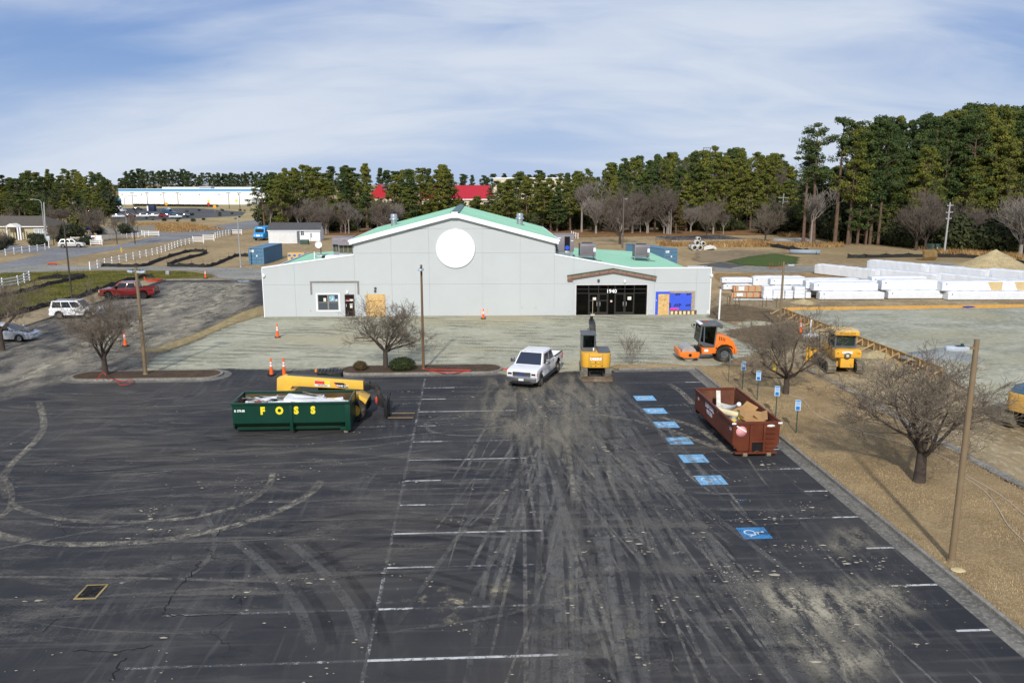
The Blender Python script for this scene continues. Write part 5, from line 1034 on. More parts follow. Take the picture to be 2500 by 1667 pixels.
# ---- crawler dozer seen from behind
dz_ = thing('crawler_dozer', 'yellow crawler dozer with open cab door seen from behind beside the timber formwork', 'bulldozer', (23.15, 55.6, .06), R(86))
for s in (-1, 1): track(dz_, -1.35, 1.35, s*.98, .56, .40, TRK, 36)
B(-1.2, 1.5, -.55, .55, .42, 1.0).build('hull', DYEL, dz_)
MB().prism([(-1.75, .48), (-1.55, .42), (-1.2, .5), (-1.2, 1.16), (-1.72, 1.16)], -.45, .45).build('rear_case', YEL, dz_, .04)
tk = MB().prism([(-1.82, 1.18), (-1.1, 1.18), (-1.0, 1.72), (-1.55, 1.74), (-1.86, 1.62)], -.88, .88).build('fuel_tank', YEL, dz_, .05)
text('maker_lettering', 'DEERE', .21, TXW, tk, (-1.87, .08, 1.56), TXR, .012, .01, 1.15); text('maker_lettering', 'J2', .18, M('letter_gold', (.55, .4, .03), .5), tk, (-1.87, -.58, 1.56), TXR, .006, .01)
MB().lathe([(0, -.02), (.2, -.015), (.23, 0)], 24, (-1.865, .05, 1.34), 'x').build('oval_badge', M('badge_dark', (.10, .085, .05), .4), tk); MB().lathe([(0, -.03), (.11, -.025)], 20, (-1.865, .05, 1.34), 'x').build('badge_face', M('badge_silver', (.55, .53, .48), .3), tk)
for y in (-.7, .7): B(-1.872, -1.84, y-.05, y+.05, 1.48, 1.54).build('reflector', TLm, tk)
MB().prism([(.3, .95), (1.9, .95), (1.9, 1.5), (1.7, 1.62), (.3, 1.75)], -.5, .5).build('engine_hood', YEL, dz_, .05)
cb_ = cabin(dz_, -1.1, .45, -.72, .72, 1.72, 2.62, CHAR, CABG, .1, None, .1, .08); seat(dz_, -.2, 0, 1.75)
rf_ = MB().prism([(-1.35, 2.66), (.35, 2.72), (.45, 2.78), (.3, 2.96), (-1.0, 2.98), (-1.38, 2.9)], -.82, .82).build('cab_roof', M('machine_yellow_faded', (.66, .46, .20), .6, var=.1), cb_, .05)
MB().box(-1.44, -1.382, -.78, .78, 2.66, 2.92).build('roof_grille', YEL, rf_, .01)
for k in range(12): B(-1.452, -1.444, -.5+k*.09, -.46+k*.09, 2.7, 2.88).build('grille_slot', M('slot_brown', (.28, .15, .03), .7), rf_)
dg = MB(); 
for a, b in (((0, 0, 0), (0, .0, 1.2)), ((0, 0, 1.2), (.0, .85, 1.25)), ((0, .85, 1.25), (0, .75, -.1)), ((0, .75, -.1), (0, 0, 0))): dg.bar(a, b, .05, .05, up=(1, 0, 0))
dg.build('open_door', BLKP, dz_, loc=(-.1, .76, 1.45), rot=(0, 0, R(18)))
MB().cyl((-.3, .8, 2.4), (-.3, .8, 3.25), .02, n=6).build('antenna', BLKP, dz_)
for s in (-1, 1): MB().bar((1.0, s*.66, .6), (2.35, s*.9, .5), .14, .18).build('push_arm', YEL, dz_)
MB().prism([(2.3, .05), (2.42, .05), (2.3, .5), (2.38, 1.1), (2.28, 1.1), (2.2, .5)], -1.6, 1.6).build('blade', YEL, dz_)
MB().cyl((1.2, -.3, 1.55), (1.2, -.3, 2.1), .06, n=10).build('exhaust', BLKP, dz_)
# ---- telehandler behind the green skip
th_ = thing('telehandler', 'yellow telehandler with long boom lowered and pallet forks, behind the green dumpster', 'telehandler', (-10.3, 44.05, .01), R(1))
HY = M('handler_yellow', (.76, .46, .06), .42, var=.05, dirt=.12, coat=.2)
for x in (-1.55, 1.55):
    for s in (-1, 1): wheel(th_, x, s*.98, .62, .42, HY, RUB, s, .55, 8)
B(-2.3, 2.0, -.55, .55, .55, 1.0).build('chassis', BLKP, th_)
MB().prism([(1.1, .8), (2.05, .8), (2.2, 1.1), (1.75, 1.35), (1.2, 1.3)], -.62, .62).build('front_axle_housing', HY, th_, .04)
MB().prism([(-2.5, .75), (-1.9, .7), (-1.9, 1.6), (-2.2, 1.75), (-2.5, 1.5)], -.95, .95).build('rear_counterweight', HY, th_, .05)
MB().box(-.9, .9, -1.15, -.5, .65, 1.35).build('engine_box', HY, th_, .05)
bo = MB().prism([(-2.9, 1.55), (-2.35, 1.42), (-2.0, 1.85), (1.95, 1.62), (1.95, 2.12), (-2.45, 2.45), (-2.85, 2.3)], -.24, .24).build('boom', HY, th_, .03, loc=(0, -.12, 0))
B(-2.3, 1.95, -.2, -.02, 0, .06).build('boom_cover', M('boom_top_grey', (.07, .08, .09), .5), bo, loc=(0, 0, 0)); bpy.data.objects[KIDS[bo.name][-1].name].rotation_euler = (0, R(4.3), 0); KIDS[bo.name][-1].location = (.0, .11, 2.27)
MB().box(1.94, 2.3, -.22, .22, 1.55, 2.1).build('boom_head', BLKP, bo, .03)
MB().prism([(2.28, 1.95), (2.62, 1.98), (2.82, 1.75), (2.95, 1.2), (3.25, .75), (3.15, .5), (2.8, .6), (2.72, 1.05), (2.55, 1.6), (2.28, 1.65)], -.18, .18).build('gooseneck', BLKP, th_, .03, loc=(0, -.12, 0))
st = MB().box(-.35, 1.0, -.26, -.245, 0, 0)
pz = lambda x: 2.12-(x-1.95)*.075
stc = MB().hexa([(-.75, -.268, 1.86), (.1, -.268, 1.80), (.1, -.26, 1.80), (-.75, -.26, 1.86), (-.75, -.268, 2.18), (.1, -.268, 2.12), (.1, -.26, 2.12), (-.75, -.26, 2.18)]).build('rental_sticker', M('sticker_white', (.75, .74, .7), .5), bo)
MB().hexa([(-.74, -.274, 1.98), (-.2, -.274, 1.94), (-.2, -.269, 1.94), (-.74, -.269, 1.98), (-.74, -.274, 2.17), (-.2, -.274, 2.13), (-.2, -.269, 2.13), (-.74, -.269, 2.17)]).build('red_panel', M('sticker_red', (.62, .05, .04), .5), stc)
MB().hexa([(-.2, -.274, 1.94), (.09, -.274, 1.92), (.09, -.269, 1.92), (-.2, -.269, 1.94), (-.2, -.274, 2.13), (.09, -.274, 2.11), (.09, -.269, 2.11), (-.2, -.269, 2.13)]).build('yellow_panel', M('sticker_yellow', (.8, .62, .02), .5), stc)
text('rental_number', '1-800-648-RENT', .085, TXK, stc, (-.33, -.27, 1.885), (R(90), R(4), 0), .003, .002)
dc = MB().prism([(.35, 2.06), (.85, 2.02), (1.1, 1.82), (1.1, 1.74), (.62, 1.76)], -.272, -.262).build('dark_decal', M('decal_black', (.015, .013, .015), .4), bo)
text('model_lettering', 'TL642 CAT', .14, TXW, dc, (.80, -.275, 1.85), (R(90), R(3), 0), .006, .002); MB().prism([(.3, 2.06), (.35, 2.06), (.62, 1.76), (.54, 1.76)], -.276, -.273).build('red_slash', M('slash_red', (.6, .03, .1), .5), dc)
cab = cabin(th_, -.75, .65, .35, 1.15, 1.0, 2.35, BLKP, CABG, .08, None, .1); seat(th_, -.2, .75, 1.0)
rg = MB()
for k in range(7): rg.bar((-.7+k*.2, .36, 2.5), (-.75+k*.2, 1.12, 2.5), .04, .04)
rg.build('roof_guard', BLKP, cab); MB().cyl((-.85, .5, 2.46), (-.85, .5, 2.6), .07, n=10).build('beacon', AMB, cab)
ca = MB().box(3.12, 3.3, -.62, .62, .12, 1.0); ca.build('fork_carriage', BLKP, th_, .02, loc=(0, -.12, 0)); MB().box(3.31, 3.36, -.55, -.5, 1.0, 1.3).box(3.31, 3.36, .5, .55, 1.0, 1.3).box(3.31, 3.36, -.49, .49, 1.25, 1.3).build('backrest', BLKP, th_, loc=(0, -.12, 0))
for y in (-.55, .35): MB().box(3.31, 4.75, y-.06, y+.06, .05, .1).build('fork', M('fork_steel', (.20, .14, .08), .6, .3, var=.3), th_, .01, loc=(0, -.12, 0))
MB().ball((2.65, -.3, 1.0), (.08, .06, .22), 8, 6).build('red_cylinder_cap', M('red_plastic'), th_)
# ---- excavator on the right edge, only its tail in the picture
e2 = thing('crawler_excavator', 'yellow crawler excavator with blue hood cut by the right edge of the picture', 'excavator', (28.95, 41.6, .08), R(28))
for s in (-1, 1): track(e2, -1.6, 1.6, s*1.15, .6, .42, TRK, 40)
B(-1.1, 1.1, -.9, .9, .5, .9).build('undercarriage', BLKP, e2)
h2 = MB().prism(rrect(-2.1, 1.6, -1.3, 1.3, .4, 5, (0, 1, 1, 0)), 1.0, 1.95, 'z').build('counterweight', DYEL, e2, .06)
BLH = M('hood_blue', (.035, .115, .20), .45, dirt=.15); MB().frus((-1.85, .7, -.1, 1.2), (-1.7, .6, .0, 1.1), 1.96, 2.35).build('engine_hood', BLH, e2, .04); MB().cyl((-.9, .6, 2.3), (-.9, .6, 2.75), .07, n=10).build('exhaust', BLH, e2)
MB().box(-.4, -.2, .5, .8, 2.3, 2.6).build('hood_bracket', BLH, e2)
cabin(e2, -.1, 1.6, -1.28, -.25, 1.95, 3.0, CHAR, CABT, .1); text('model_lettering', '75', .3, TXW, h2, (-.9, -1.325, 1.35), UP, .01, .006); text('model_lettering', 'K', .26, TXK, h2, (-1.1, -1.325, 1.7), UP, .01, .006)
MB().prism([(1.3, 1.2), (1.8, 1.2), (3.0, 3.6), (5.0, 4.1), (5.0, 4.4), (2.8, 4.1)], -.2, .2).build('boom', DYEL, e2, .03, loc=(0, -.2, 0)); MB().prism([(4.8, 4.5), (5.1, 4.5), (5.6, 1.6), (5.3, 1.6)], -.14, .14).build('stick', DYEL, e2, .03, loc=(0, -.2, 0)); MB().prism([(5.3, 1.7), (5.7, 1.7), (5.9, .9), (5.5, .4), (5.0, .5), (5.4, 1.0)], -.45, .45).build('bucket', BLKP, e2, .02, loc=(0, -.2, 0))
# ================================================================== dumpsters
def dumpster(label, loc, rz, paintm, inner, L, Wd, H, z0=.28, taper=.16):
    t = thing('dumpster', label, 'dumpster', loc, rz); h = Wd/2; tk = .07
    for s in (-1, 1):
        y = s*h; yi = s*(h-tk); yb = s*(h-taper*2.6); ybi = s*(h-taper*2.6-tk)
        zk = z0+.34
        sd = MB().box(-L/2, L/2, *sorted((y, yi)), zk, H).build('side_panel', paintm, t)
        MB().hexa([(-L/2, min(yb, ybi), z0), (L/2, min(yb, ybi), z0), (L/2, max(yb, ybi), z0), (-L/2, max(yb, ybi), z0), (-L/2, min(y, yi), zk-.002), (L/2, min(y, yi), zk-.002), (L/2, max(y, yi), zk-.002), (-L/2, max(y, yi), zk-.002)]).build('lower_panel', paintm, t)
        MB().box(-L/2-.05, L/2+.05, *sorted((s*(h-.03), s*(h+.07))), H+.001, H+.12).build('top_rail', paintm, t, .015)
        B(-L/2+.1, L/2-.1, *sorted((s*(h-.55), s*(h-.45))), .1, z0-.002).build('long_sill', paintm, t)
        B(-L/2, L/2, *sorted((s*(h-taper*2.6), s*(h-taper*2.6+.08))), z0-.1, z0-.002).build('bottom_rail', paintm, t)
        for sd_in in (1,): B(-L/2+.08, L/2-.08, *sorted((s*(h-tk-.004), s*(h-tk-.001))), z0+.45, H).build('inner_face', inner, t)
    B(-L/2+.01, L/2-.01, -h+.4, h-.4, z0, z0+.05).build('floor', inner, t)
    return t, h
GRD = M('dumpster_green', (.004, .040, .025), .38, var=.12, scale=1.5, dirt=.16, dcol=(.02, .05, .03), dscale=1.2, coat=.15); GRI = M('dumpster_rust_inside', (.085, .052, .026), .9, var=.5, scale=1.5, dirt=.4, dcol=(.05, .07, .03))
gL = 6.05; gd, h = dumpster('dark green open top dumpster lettered in yellow and full of white scrap', (0, 0, 0), 0, GRD, GRI, gL, 2.35, 1.62)
gc = LW(-9.33, 42.45); gd.location = (gc.x, gc.y, .012); gd.rotation_euler = (0, 0, LOTA)
for s in (-1, 1):
    e = MB().box(s*gL/2-.035, s*gL/2+.035, -h+.08, h-.08, .30, 1.62).build('end_panel', GRD, gd); MB().box(s*gL/2-.05, s*gL/2+.05, -h+.1, h-.1, 1.621, 1.74).build('top_rail', GRD, gd, .015)
    B(s*gL/2-s*.04-.002, s*gL/2-s*.04+.002, -h+.1, h-.1, .4, 1.62).build('inner_face', GRI, gd)
for s in (-1, 1): MB().box(gL/2-.22, gL/2+.06, *sorted((s*(h-.02), s*(h+.09))), .18, 1.6).build('corner_post', GRD, gd, .015); MB().box(-.08, .08, *sorted((s*(h+.001), s*(h+.07))), .2, 1.6).build('rib', GRD, gd, .015)
MB().box(gL/2-.5, gL/2+.05, -h+.0, -h+.4, .16, .34).build('wheel_bracket', GRD, gd, .02)
for s in (-1, 1): MB().cyl((gL/2-.22, s*(h-.15)-.08, .13), (gL/2-.22, s*(h-.15)+.08, .13), .13, n=16).build('wheel', M('rusty_wheel', (.22, .17, .12), .8, .2, var=.3), gd)
for k, ch in enumerate('FOSS'): text('letter', ch, .52, M('letter_yellow', (.82, .66, .02), .6, var=.08, scale=6), gd, (-1.47+k*.87, -h-.008, 1.28), UP, .035, .004, .9)
text('number_lettering', 'R 179-30', .16, TXW, gd, (-2.66, -h-.006, 1.30), UP, .008, .003, .9)
BRD = M('dumpster_brown', (.120, .030, .014), .5, var=.2, scale=1.2, dirt=.3, dcol=(.16, .05, .02), dscale=1.3); BRI = M('dumpster_brown_inside', (.13, .05, .03), .85, var=.35, scale=1.5, dirt=.35, dcol=(.22, .13, .07))
bL = 6.5; bd, h = dumpster('rust brown open top dumpster holding cardboard, insulation and a bent pipe', (0, 0, 0), 0, BRD, BRI, bL, 2.3, 1.62, .26, .18)
bc = LW(13.85, 39.75); bd.location = (bc.x, bc.y, .012); bd.rotation_euler = (0, 0, LOTA+R(90))
# near end (local -x): posts, ladder, hook pocket; far end plain
ne = MB().prism([(-h+.02, .62), (-h+.3, .28), (h-.3, .28), (h-.02, .62), (h-.02, 1.62), (-h+.02, 1.62)], -bL/2-.02, -bL/2+.04, 'x').build('end_panel', BRD, bd)
B(-bL/2+.041, -bL/2+.045, -h+.1, h-.1, .4, 1.62).build('inner_face', BRI, bd); B(bL/2-.04, bL/2+.03, -h+.05, h-.05, .28, 1.62).build('end_panel', BRD, bd); B(bL/2-.046, bL/2-.041, -h+.1, h-.1, .4, 1.62).build('inner_face', BRI, bd)
for s in (-1, 1): B(s*bL/2-.06, s*bL/2+.06, -h+.1, h-.1, 1.621, 1.74).build('top_rail', BRD, bd)
for y in (.28, -.38): MB().box(-bL/2-.13, -bL/2-.021, y-.06, y+.06, .16, 1.6).build('end_post', BRD, bd, .015)
MB().box(-bL/2-.12, -bL/2-.022, -.32, .22, .72, .84).build('cross_bar', BRD, bd, .01); B(-bL/2-.03, -bL/2-.0205, -.32, .22, .26, .715).build('hook_pocket', DARK, bd)
MB().tube([(-bL/2-.1, -.2, .22), (-bL/2-.14, -.05, .32), (-bL/2-.1, .1, .22)], .035, 6).build('hook_bar', BRD, bd)
for k in range(5): MB().box(-bL/2-.09, -bL/2-.021, -.92, -.48, .42+k*.24, .46+k*.24).build('ladder_rung', BRD, bd)
MB().box(-bL/2-.16, -bL/2+.1, -h+.12, h-.12, .16, .25).build('end_sill', BRD, bd, .02)
for y in (-.62, .55): MB().cyl((-bL/2-.1, y-.1, .12), (-bL/2-.1, y+.1, .12), .12, n=14).build('wheel', MATS['rusty_wheel'], bd)
for s in (-1, 1): MB().box(-bL/2-.08, -bL/2-.061, s*(h-.02)-.1, s*(h-.02)+.1, 1.64, 1.72).build('reflector_tape', WHT, bd)
MB().lathe([(0, -.012), (.26, -.012), (.26, 0)], 24, (-bL/2-.022, .74, 1.27), 'x').build('pink_round_sticker', M('sticker_pink', (.72, .34, .34), .6, var=.15, scale=5), bd)
MB().bar((-bL/2-.04, .98, 1.55), (-bL/2-.04, .5, 1.25), .06, .012, up=(1, 0, 0)).build('sticker_tear', WHT, bd)
MB().lathe([(0, -.01), (.2, -.01), (.2, 0)], 20, (0, 0, 0), 'x').build('oval_sticker', M('sticker_white'), bd, loc=(-bL/2-.022, -.7, 1.52)); KIDS[bd.name][-1].scale = (1, 1, .4)
for x, z, s_, w_ in ((.55, 1.36, .34, 'DISPOSAL'), (.55, 1.05, .30, '910 555')): text('side_lettering', w_, s_, M('letter_pale', (.55, .52, .58), .7), bd, (x, h+.006, z), (R(90), 0, R(180)), .012, .003)
for x in (-2.9, 2.6): text('side_lettering', '2 3', .2, M('letter_pale'), bd, (x, h+.006, 1.3), (R(90), 0, R(180)), .01, .003)
# ---- the scrap in them
rs = random.Random(5)
def in_gd(x, y, z): return gd.matrix_basis @ Vector((x, y, z))
def in_bd(x, y, z): return bd.matrix_basis @ Vector((x, y, z))
bpy.context.view_layer.update()
WSC = M('white_scrap', (.72, .73, .74), .5, var=.1, scale=4, dirt=.15); 
def place(o, p, rot): o.location = p; o.rotation_euler = rot; return o
for i in range(22):
    x = -2.2+4.6*(i/21)+rs.uniform(-.2, .2); Ls = rs.uniform(.8, 2.2); wd = rs.uniform(.2, .5); b = MB(); n = 7; vs = []
    for k in range(n+1):
        for s in (-1, 0, 1): vs.append(((k/n-.5)*Ls, s*wd/2, .09*mnoise.noise(Vector((k*.9, s*1.3, i*3.1)))+.03*(s == 0)))
    fs = [(k*3+j, k*3+j+1, k*3+j+4, k*3+j+3) for k in range(n) for j in range(2)]
    b.add(vs, fs); b.add([(v[0], v[1], v[2]-.012) for v in vs], [f[::-1] for f in fs])
    o = tag(b.build('scrap_sheet', WSC), 'crumpled white sheet metal scrap heaped in the green dumpster', 'scrap metal', 'white scrap in the green dumpster')
    place(o, in_gd(x*.92, rs.uniform(-.75, .7), 1.28+rs.uniform(0, .42)*(1-abs(x)/3.6)), (rs.uniform(-.25, .25), rs.uniform(-.22, .22), rs.uniform(-.5, .5)+LOTA))
for i in range(9):
    o = tag(MB().box(-1.0, 1.0, -.02, .02, -.015, .015).build('scrap_rod', GAL), 'thin metal strip sticking out of the white scrap in the green dumpster', 'metal strip', 'strips in the green dumpster'); place(o, in_gd(rs.uniform(-1.9, .9), rs.uniform(-.6, .7), 1.58+rs.uniform(0, .18)), (0, rs.uniform(-.25, .25), rs.uniform(-.9, .9)))
place(tag(MB().box(-.18, .18, -.12, .12, -.1, .1).build('red_can', M('red_rust', (.25, .05, .04), .6), None, .02), 'small red box lying in the scrap of the green dumpster', 'box'), in_gd(-1.85, -.55, 1.55), (0, .1, .3))
place(tag(MB().hexa([(-1.5, -.5, -.2), (1.6, -.5, -.28), (1.6, .5, -.26), (-1.5, .5, -.18), (-1.5, -.5, .0), (1.6, -.5, -.24), (1.6, .5, -.22), (-1.5, .5, .02)]).build('roofing_sheet', WSC), 'long flat white panel on top of the scrap in the green dumpster', 'panel'), in_gd(1.05, -.2, 1.72), (0, .05, .0))
CBD = M('cardboard', (.40, .23, .095), .85, var=.12); YIN = M('yellow_insulation', (.66, .47, .07), .95, var=.2, scale=5, bump=.7, bscale=14)
def carton(x, y, z, s, rot, i):
    t = thing('cardboard_box', ['open brown cardboard box near the front of the brown dumpster', 'brown cardboard box with raised flaps in the middle of the brown dumpster', 'flattened brown cardboard box at the right wall of the brown dumpster', 'long brown cardboard box lying on the yellow insulation'][i], 'box', in_bd(x, y, z)); t.rotation_euler = rot
    MB().box(-s[0], s[0], -s[1], s[1], 0, s[2]*2).build('carton', CBD, t)
    for k, q in enumerate(((1, 0), (-1, 0))): MB().hexa([(q[0]*s[0], -s[1], s[2]*2), (q[0]*(s[0]+.25), -s[1], s[2]*2+.15), (q[0]*(s[0]+.25), s[1], s[2]*2+.15), (q[0]*s[0], s[1], s[2]*2), (q[0]*s[0], -s[1], s[2]*2+.01), (q[0]*(s[0]+.25), -s[1], s[2]*2+.16), (q[0]*(s[0]+.25), s[1], s[2]*2+.16), (q[0]*s[0], s[1], s[2]*2+.01)]).build('flap', CBD, t)
carton(-2.55, .1, 1.22, (.3, .45, .16), (.1, .1, .35), 0); carton(-.55, -.3, 1.25, (.35, .4, .15), (.2, -.2, .5), 1); carton(-2.35, -.72, 1.2, (.35, .3, .14), (-.3, .15, -.3), 2); carton(-1.75, -.3, 1.3, (.42, .55, .18), (.15, .12, -.25), 3)
for i in range(10):
    o = tag(MB().ball((0, 0, 0), (rs.uniform(.2, .4), rs.uniform(.15, .28), rs.uniform(.12, .22)), 12, 8, .5).build('insulation_scrap', YIN), 'lump of yellow insulation in the brown dumpster', 'insulation', 'yellow insulation in the brown dumpster'); place(o, in_bd(rs.uniform(-2.9, -.3), rs.uniform(-.8, .85), 1.25+rs.uniform(0, .2)), (rs.random(), rs.random(), rs.random()*3))
place(tag(MB().cyl((-.9, 0, 0), (.9, 0, 0), .16, n=16).build('insulation_tube', M('pale_yellow_wrap', (.62, .56, .36), .9, var=.2)), 'pale yellow wrapped pipe insulation tube in the brown dumpster', 'tube'), in_bd(-1.2, .35, 1.5), (0, .1, -.55))
place(tag(MB().tube([(-.7, 1.1, -.28), (-.3, .5, -.2), (.0, -.1, -.02), (.1, -.7, .24), (.1, -1.15, .5)], .11, 12).build('bent_pipe', M('pale_pipe', (.62, .64, .65), .5)), 'long bent pale grey plastic pipe across the brown dumpster', 'pipe'), in_bd(.75, -.05, 1.32), (0, 0, 0))
for i, (x, y, rz, L_) in enumerate([(1.4, .4, 1.4, .9), (1.1, .2, .3, .8), (1.2, -.15, -.5, .7), (.9, .5, 1.0, .7)]):
    o = tag(MB().box(-L_, L_, -.11, .11, -.03, .03).build('broken_board', M('whitewashed_board', (.58, .56, .50), .8, var=.3, scale=6)), 'broken whitewashed board sticking up in the brown dumpster', 'board', 'boards in the brown dumpster'); place(o, in_bd(x, y, 1.25), (0, -.8 if i == 0 else rs.uniform(-.3, .3), rz))
o = tag(MB().ball((0, 0, 0), (.3, .26, .26), 14, 9, .6).build('foil_roll', M('crumpled_foil', (.7, .7, .7), .2, .9, var=.2)), 'crumpled silver foil at the left wall of the brown dumpster', 'foil'); o.location = in_bd(-2.1, .72, 1.38)
b = MB().box(-2.95, 2.9, -.85, .85, 1.0, 1.2); fl_ = thing('rubble_fill', 'mixed grey rubble under the scrap of the brown dumpster', 'rubble', (0, 0, 0))
fl_.matrix_basis = bd.matrix_basis; MB().box(-3.1, 0, -.95, .95, .66, 1.12).build('heap', M('mixed_rubble', (.22, .17, .12), .95, var=.6, scale=7), fl_); fl2 = thing('scrap_fill', 'dark scrap under the white sheets of the green dumpster', 'scrap', (0, 0, 0)); fl2.matrix_basis = gd.matrix_basis
MB().hexa([(-2.9, -1.05, .66), (2.8, -1.05, .66), (2.8, 1.05, .66), (-2.9, 1.05, .66), (-2.9, -1.05, 1.25), (2.8, -1.05, 1.05), (2.8, 1.05, 1.05), (-2.9, 1.05, 1.25)]).build('heap', M('dark_scrap', (.10, .085, .07), .9, var=.6, scale=6), fl2)
# ================================================================== poles, cones, signs, fences
BRP = M('brown_pole_paint', (.20, .145, .085), .5, var=.1, scale=2, dirt=.2); DKP = M('dark_bronze_pole', (.060, .052, .042), .5, var=.1); GYP = M('galvanised_pole', (.36, .37, .38), .5, .3); LMP = M('lamp_head_silver', (.50, .56, .62), .4, .3)
def lamp_pole(label, p, h, r, mat, heads, hz_, headm=LMP, arm=.25, size=.62):
    t = thing('light_pole', label, 'light pole', p, hz_, 'parking lot light poles')
    MB().cyl((0, 0, 0), (0, 0, h), r, r*.72, 16).build('pole', mat, t); MB().cyl((0, 0, h+.001), (0, 0, h+.05), r*.8, n=12).build('cap', mat, t); MB().cyl((0, 0, .0), (0, 0, .12), r*1.5, r*1.2, 16).build('base', mat, t)
    for s in heads:
        a = MB().box(*sorted((s*r*.7, s*(r+arm))), -.05, .05, h-.28, h-.2).build('arm', mat, t)
        x0 = s*(r+arm); hd = MB().prism([(0, -.19), (size*.75, -.17), (size, -.06), (size, .06), (size*.75, .17), (0, .19)], -.07, .07, 'z').build('lamp_head', headm, t, .02, loc=(x0, 0, h-.24), rot=(0, 0, 0 if s > 0 else math.pi))
        B(.1, .35, -.1, .1, .071, .09).build('vent_plate', M('vent_navy', (.03, .035, .06), .5), hd); MB().cyl((size*.2, 0, .071), (size*.2, 0, .15), .05, n=10).build('photo_cell', M('cell_green', (.01, .07, .05), .4), hd)
    return t
g_ = G(2322, 1378); lamp_pole('tall tan light pole with one lamp arm on the lawn, nearest on the right', (g_.x, g_.y, .1), 7.85, .118, BRP, (-1,), R(4), LMP, .22, .72)
g_ = G(356, 918); lamp_pole('tan light pole with two lamp heads on the left mulch island', (g_.x, g_.y, .12), 7.3, .13, BRP, (-1, 1), R(160), LMP, .05, .55)
g_ = G(1034, 905); lamp_pole('brown light pole with one lamp head seen end on, before the hall', (g_.x, g_.y, .12), 7.3, .10, M('umber_pole', (.15, .095, .05), .55), (-1,), R(90), LMP, .05, .55)
g_ = G(1903, 802); lamp_pole('tan light pole by the wrapped bundles right of the hall', (g_.x, g_.y, .05), 5.95, .12, BRP, (1,), R(2), LMP, .25, .6)
g_ = G(177, 740); lamp_pole('thin dark light pole on the green verge at the far left', (g_.x, g_.y, 0), 8.8, .10, DKP, (-1, 1), R(15), DKP, .1, .45)
g_ = G(588, 652); lamp_pole('pale grey light pole in front of the blue container', (g_.x, g_.y, 0), 7.7, .11, GYP, (-1,), R(0), DKP, .05, .35)
g_ = G(1520, 607); lamp_pole('tall dark light pole behind the right wing roof', (g_.x, g_.y, 0), ZT(1526, 483, g_.y), .13, M('pole_taupe', (.13, .115, .10), .6), (1,), R(10), GYP, .05, .55)
PVC = M('white_pvc', (.78, .78, .77), .4)
g_ = G(1755, 782); t = thing('pvc_pipe', 'white plastic standpipe by the right corner of the hall', 'pipe', (g_.x, g_.y, 0)); MB().cyl((0, 0, 0), (.02, 0, 2.95), .085, n=14).build('pipe', PVC, t); MB().cyl((.02, 0, 2.951), (.02, 0, 3.0), .095, n=14).build('cap', PVC, t)
g_ = G(1978, 816); t = thing('pvc_pipe', 'short white standpipe in gravel before the formwork', 'pipe', (g_.x, g_.y, 0)); MB().cyl((0, 0, 0), (0, 0, 1.25), .07, n=12).build('pipe', PVC, t); MB().cyl((0, 0, 1.251), (0, 0, 1.3), .08, n=12).build('cap', PVC, t)
# cones
CON = M('cone_orange', (.88, .13, .02), .5, var=.08, dirt=.12); CW = M('cone_white', (.78, .78, .78), .4)
def cone_at(label, px, py, h=1.2):
    g_ = G(px, py); t = thing('traffic_cone', label, 'traffic cone', (g_.x, g_.y, .04), rs.random(), 'tall traffic cones')
    k = h/1.2; MB().prism(rrect(-.22, .22, -.22, .22, .06), 0, .07, 'z').build('rubber_base', RUBC, t); rad = lambda z: .14-.095*(z/1.2)
    for z0, z1, mm, nm in ((.071, .62, CON, 'cone_body'), (.62, .76, CW, 'white_band'), (.76, .82, CON, 'cone_body'), (.82, .94, CW, 'white_band'), (.94, 1.14, CON, 'cone_body')): MB().cyl((0, 0, z0*k), (0, 0, z1*k), rad(z0), rad(z1), 16, True).build(nm, mm, t)
    MB().lathe([(.045, 1.14*k), (.06, 1.17*k), (.05, 1.21*k), (0, 1.22*k)], 12).build('tip', CON, t)
for a in [('tall orange traffic cone standing alone on the stone dust left of the hall', 678, 825), ('left of the two orange cones by the telehandler', 663, 917), ('right of the two orange cones by the telehandler', 694, 917), ('small orange cone against the hall wall', 1180, 779, .95), ('orange cone on the verge by the gravel driveway', 502, 680), ('orange cone behind the bare tree on the left island', 306, 846), ('orange cone beside the trunk of the left island tree', 256, 915, 1.25), ('orange cone behind the bare tree beside the dozer', 1954, 815)]: cone_at(*a)
# torn red barrier tape / fence mesh
def tape(label, pts, r=.05, par=None):
    t = tag(MB().tube(spline(pts, 6), r, 5).build('barrier_tape', M('red_tape', (.55, .04, .03), .6)), label, 'tape'); return t
tape('red barrier tape tangled at the foot of the left island tree', [G(236, 928, .3), G(250, 910, .55), G(258, 915, .8), G(262, 925, .3), G(275, 925, .2), G(300, 930, .17), G(322, 926, .17), G(318, 936, .16), G(295, 939, .16), G(285, 930, .17)], .025)
tape('red barrier tape lying on the middle island', [G(1035, 900, .2), G(1060, 907, .17), G(1100, 910, .17), G(1150, 904, .18), G(1110, 903, .18), G(1050, 902, .17)], .03)
tape('red tape by the front wheel of the white pickup', [G(1218, 899, .1), G(1232, 901, .06), G(1250, 903, .1), G(1240, 899, .1)], .06)
tape('red plastic fence mesh crumpled behind the red pickup', [G(352, 676, .5), G(356, 684, .1), G(370, 683, .2), G(395, 682, .1), G(385, 685, .15), G(362, 686, .1)], .09)
tape('red plastic mesh by the road', [G(117, 645, .1), G(128, 643, .3), G(140, 645, .15)], .12)
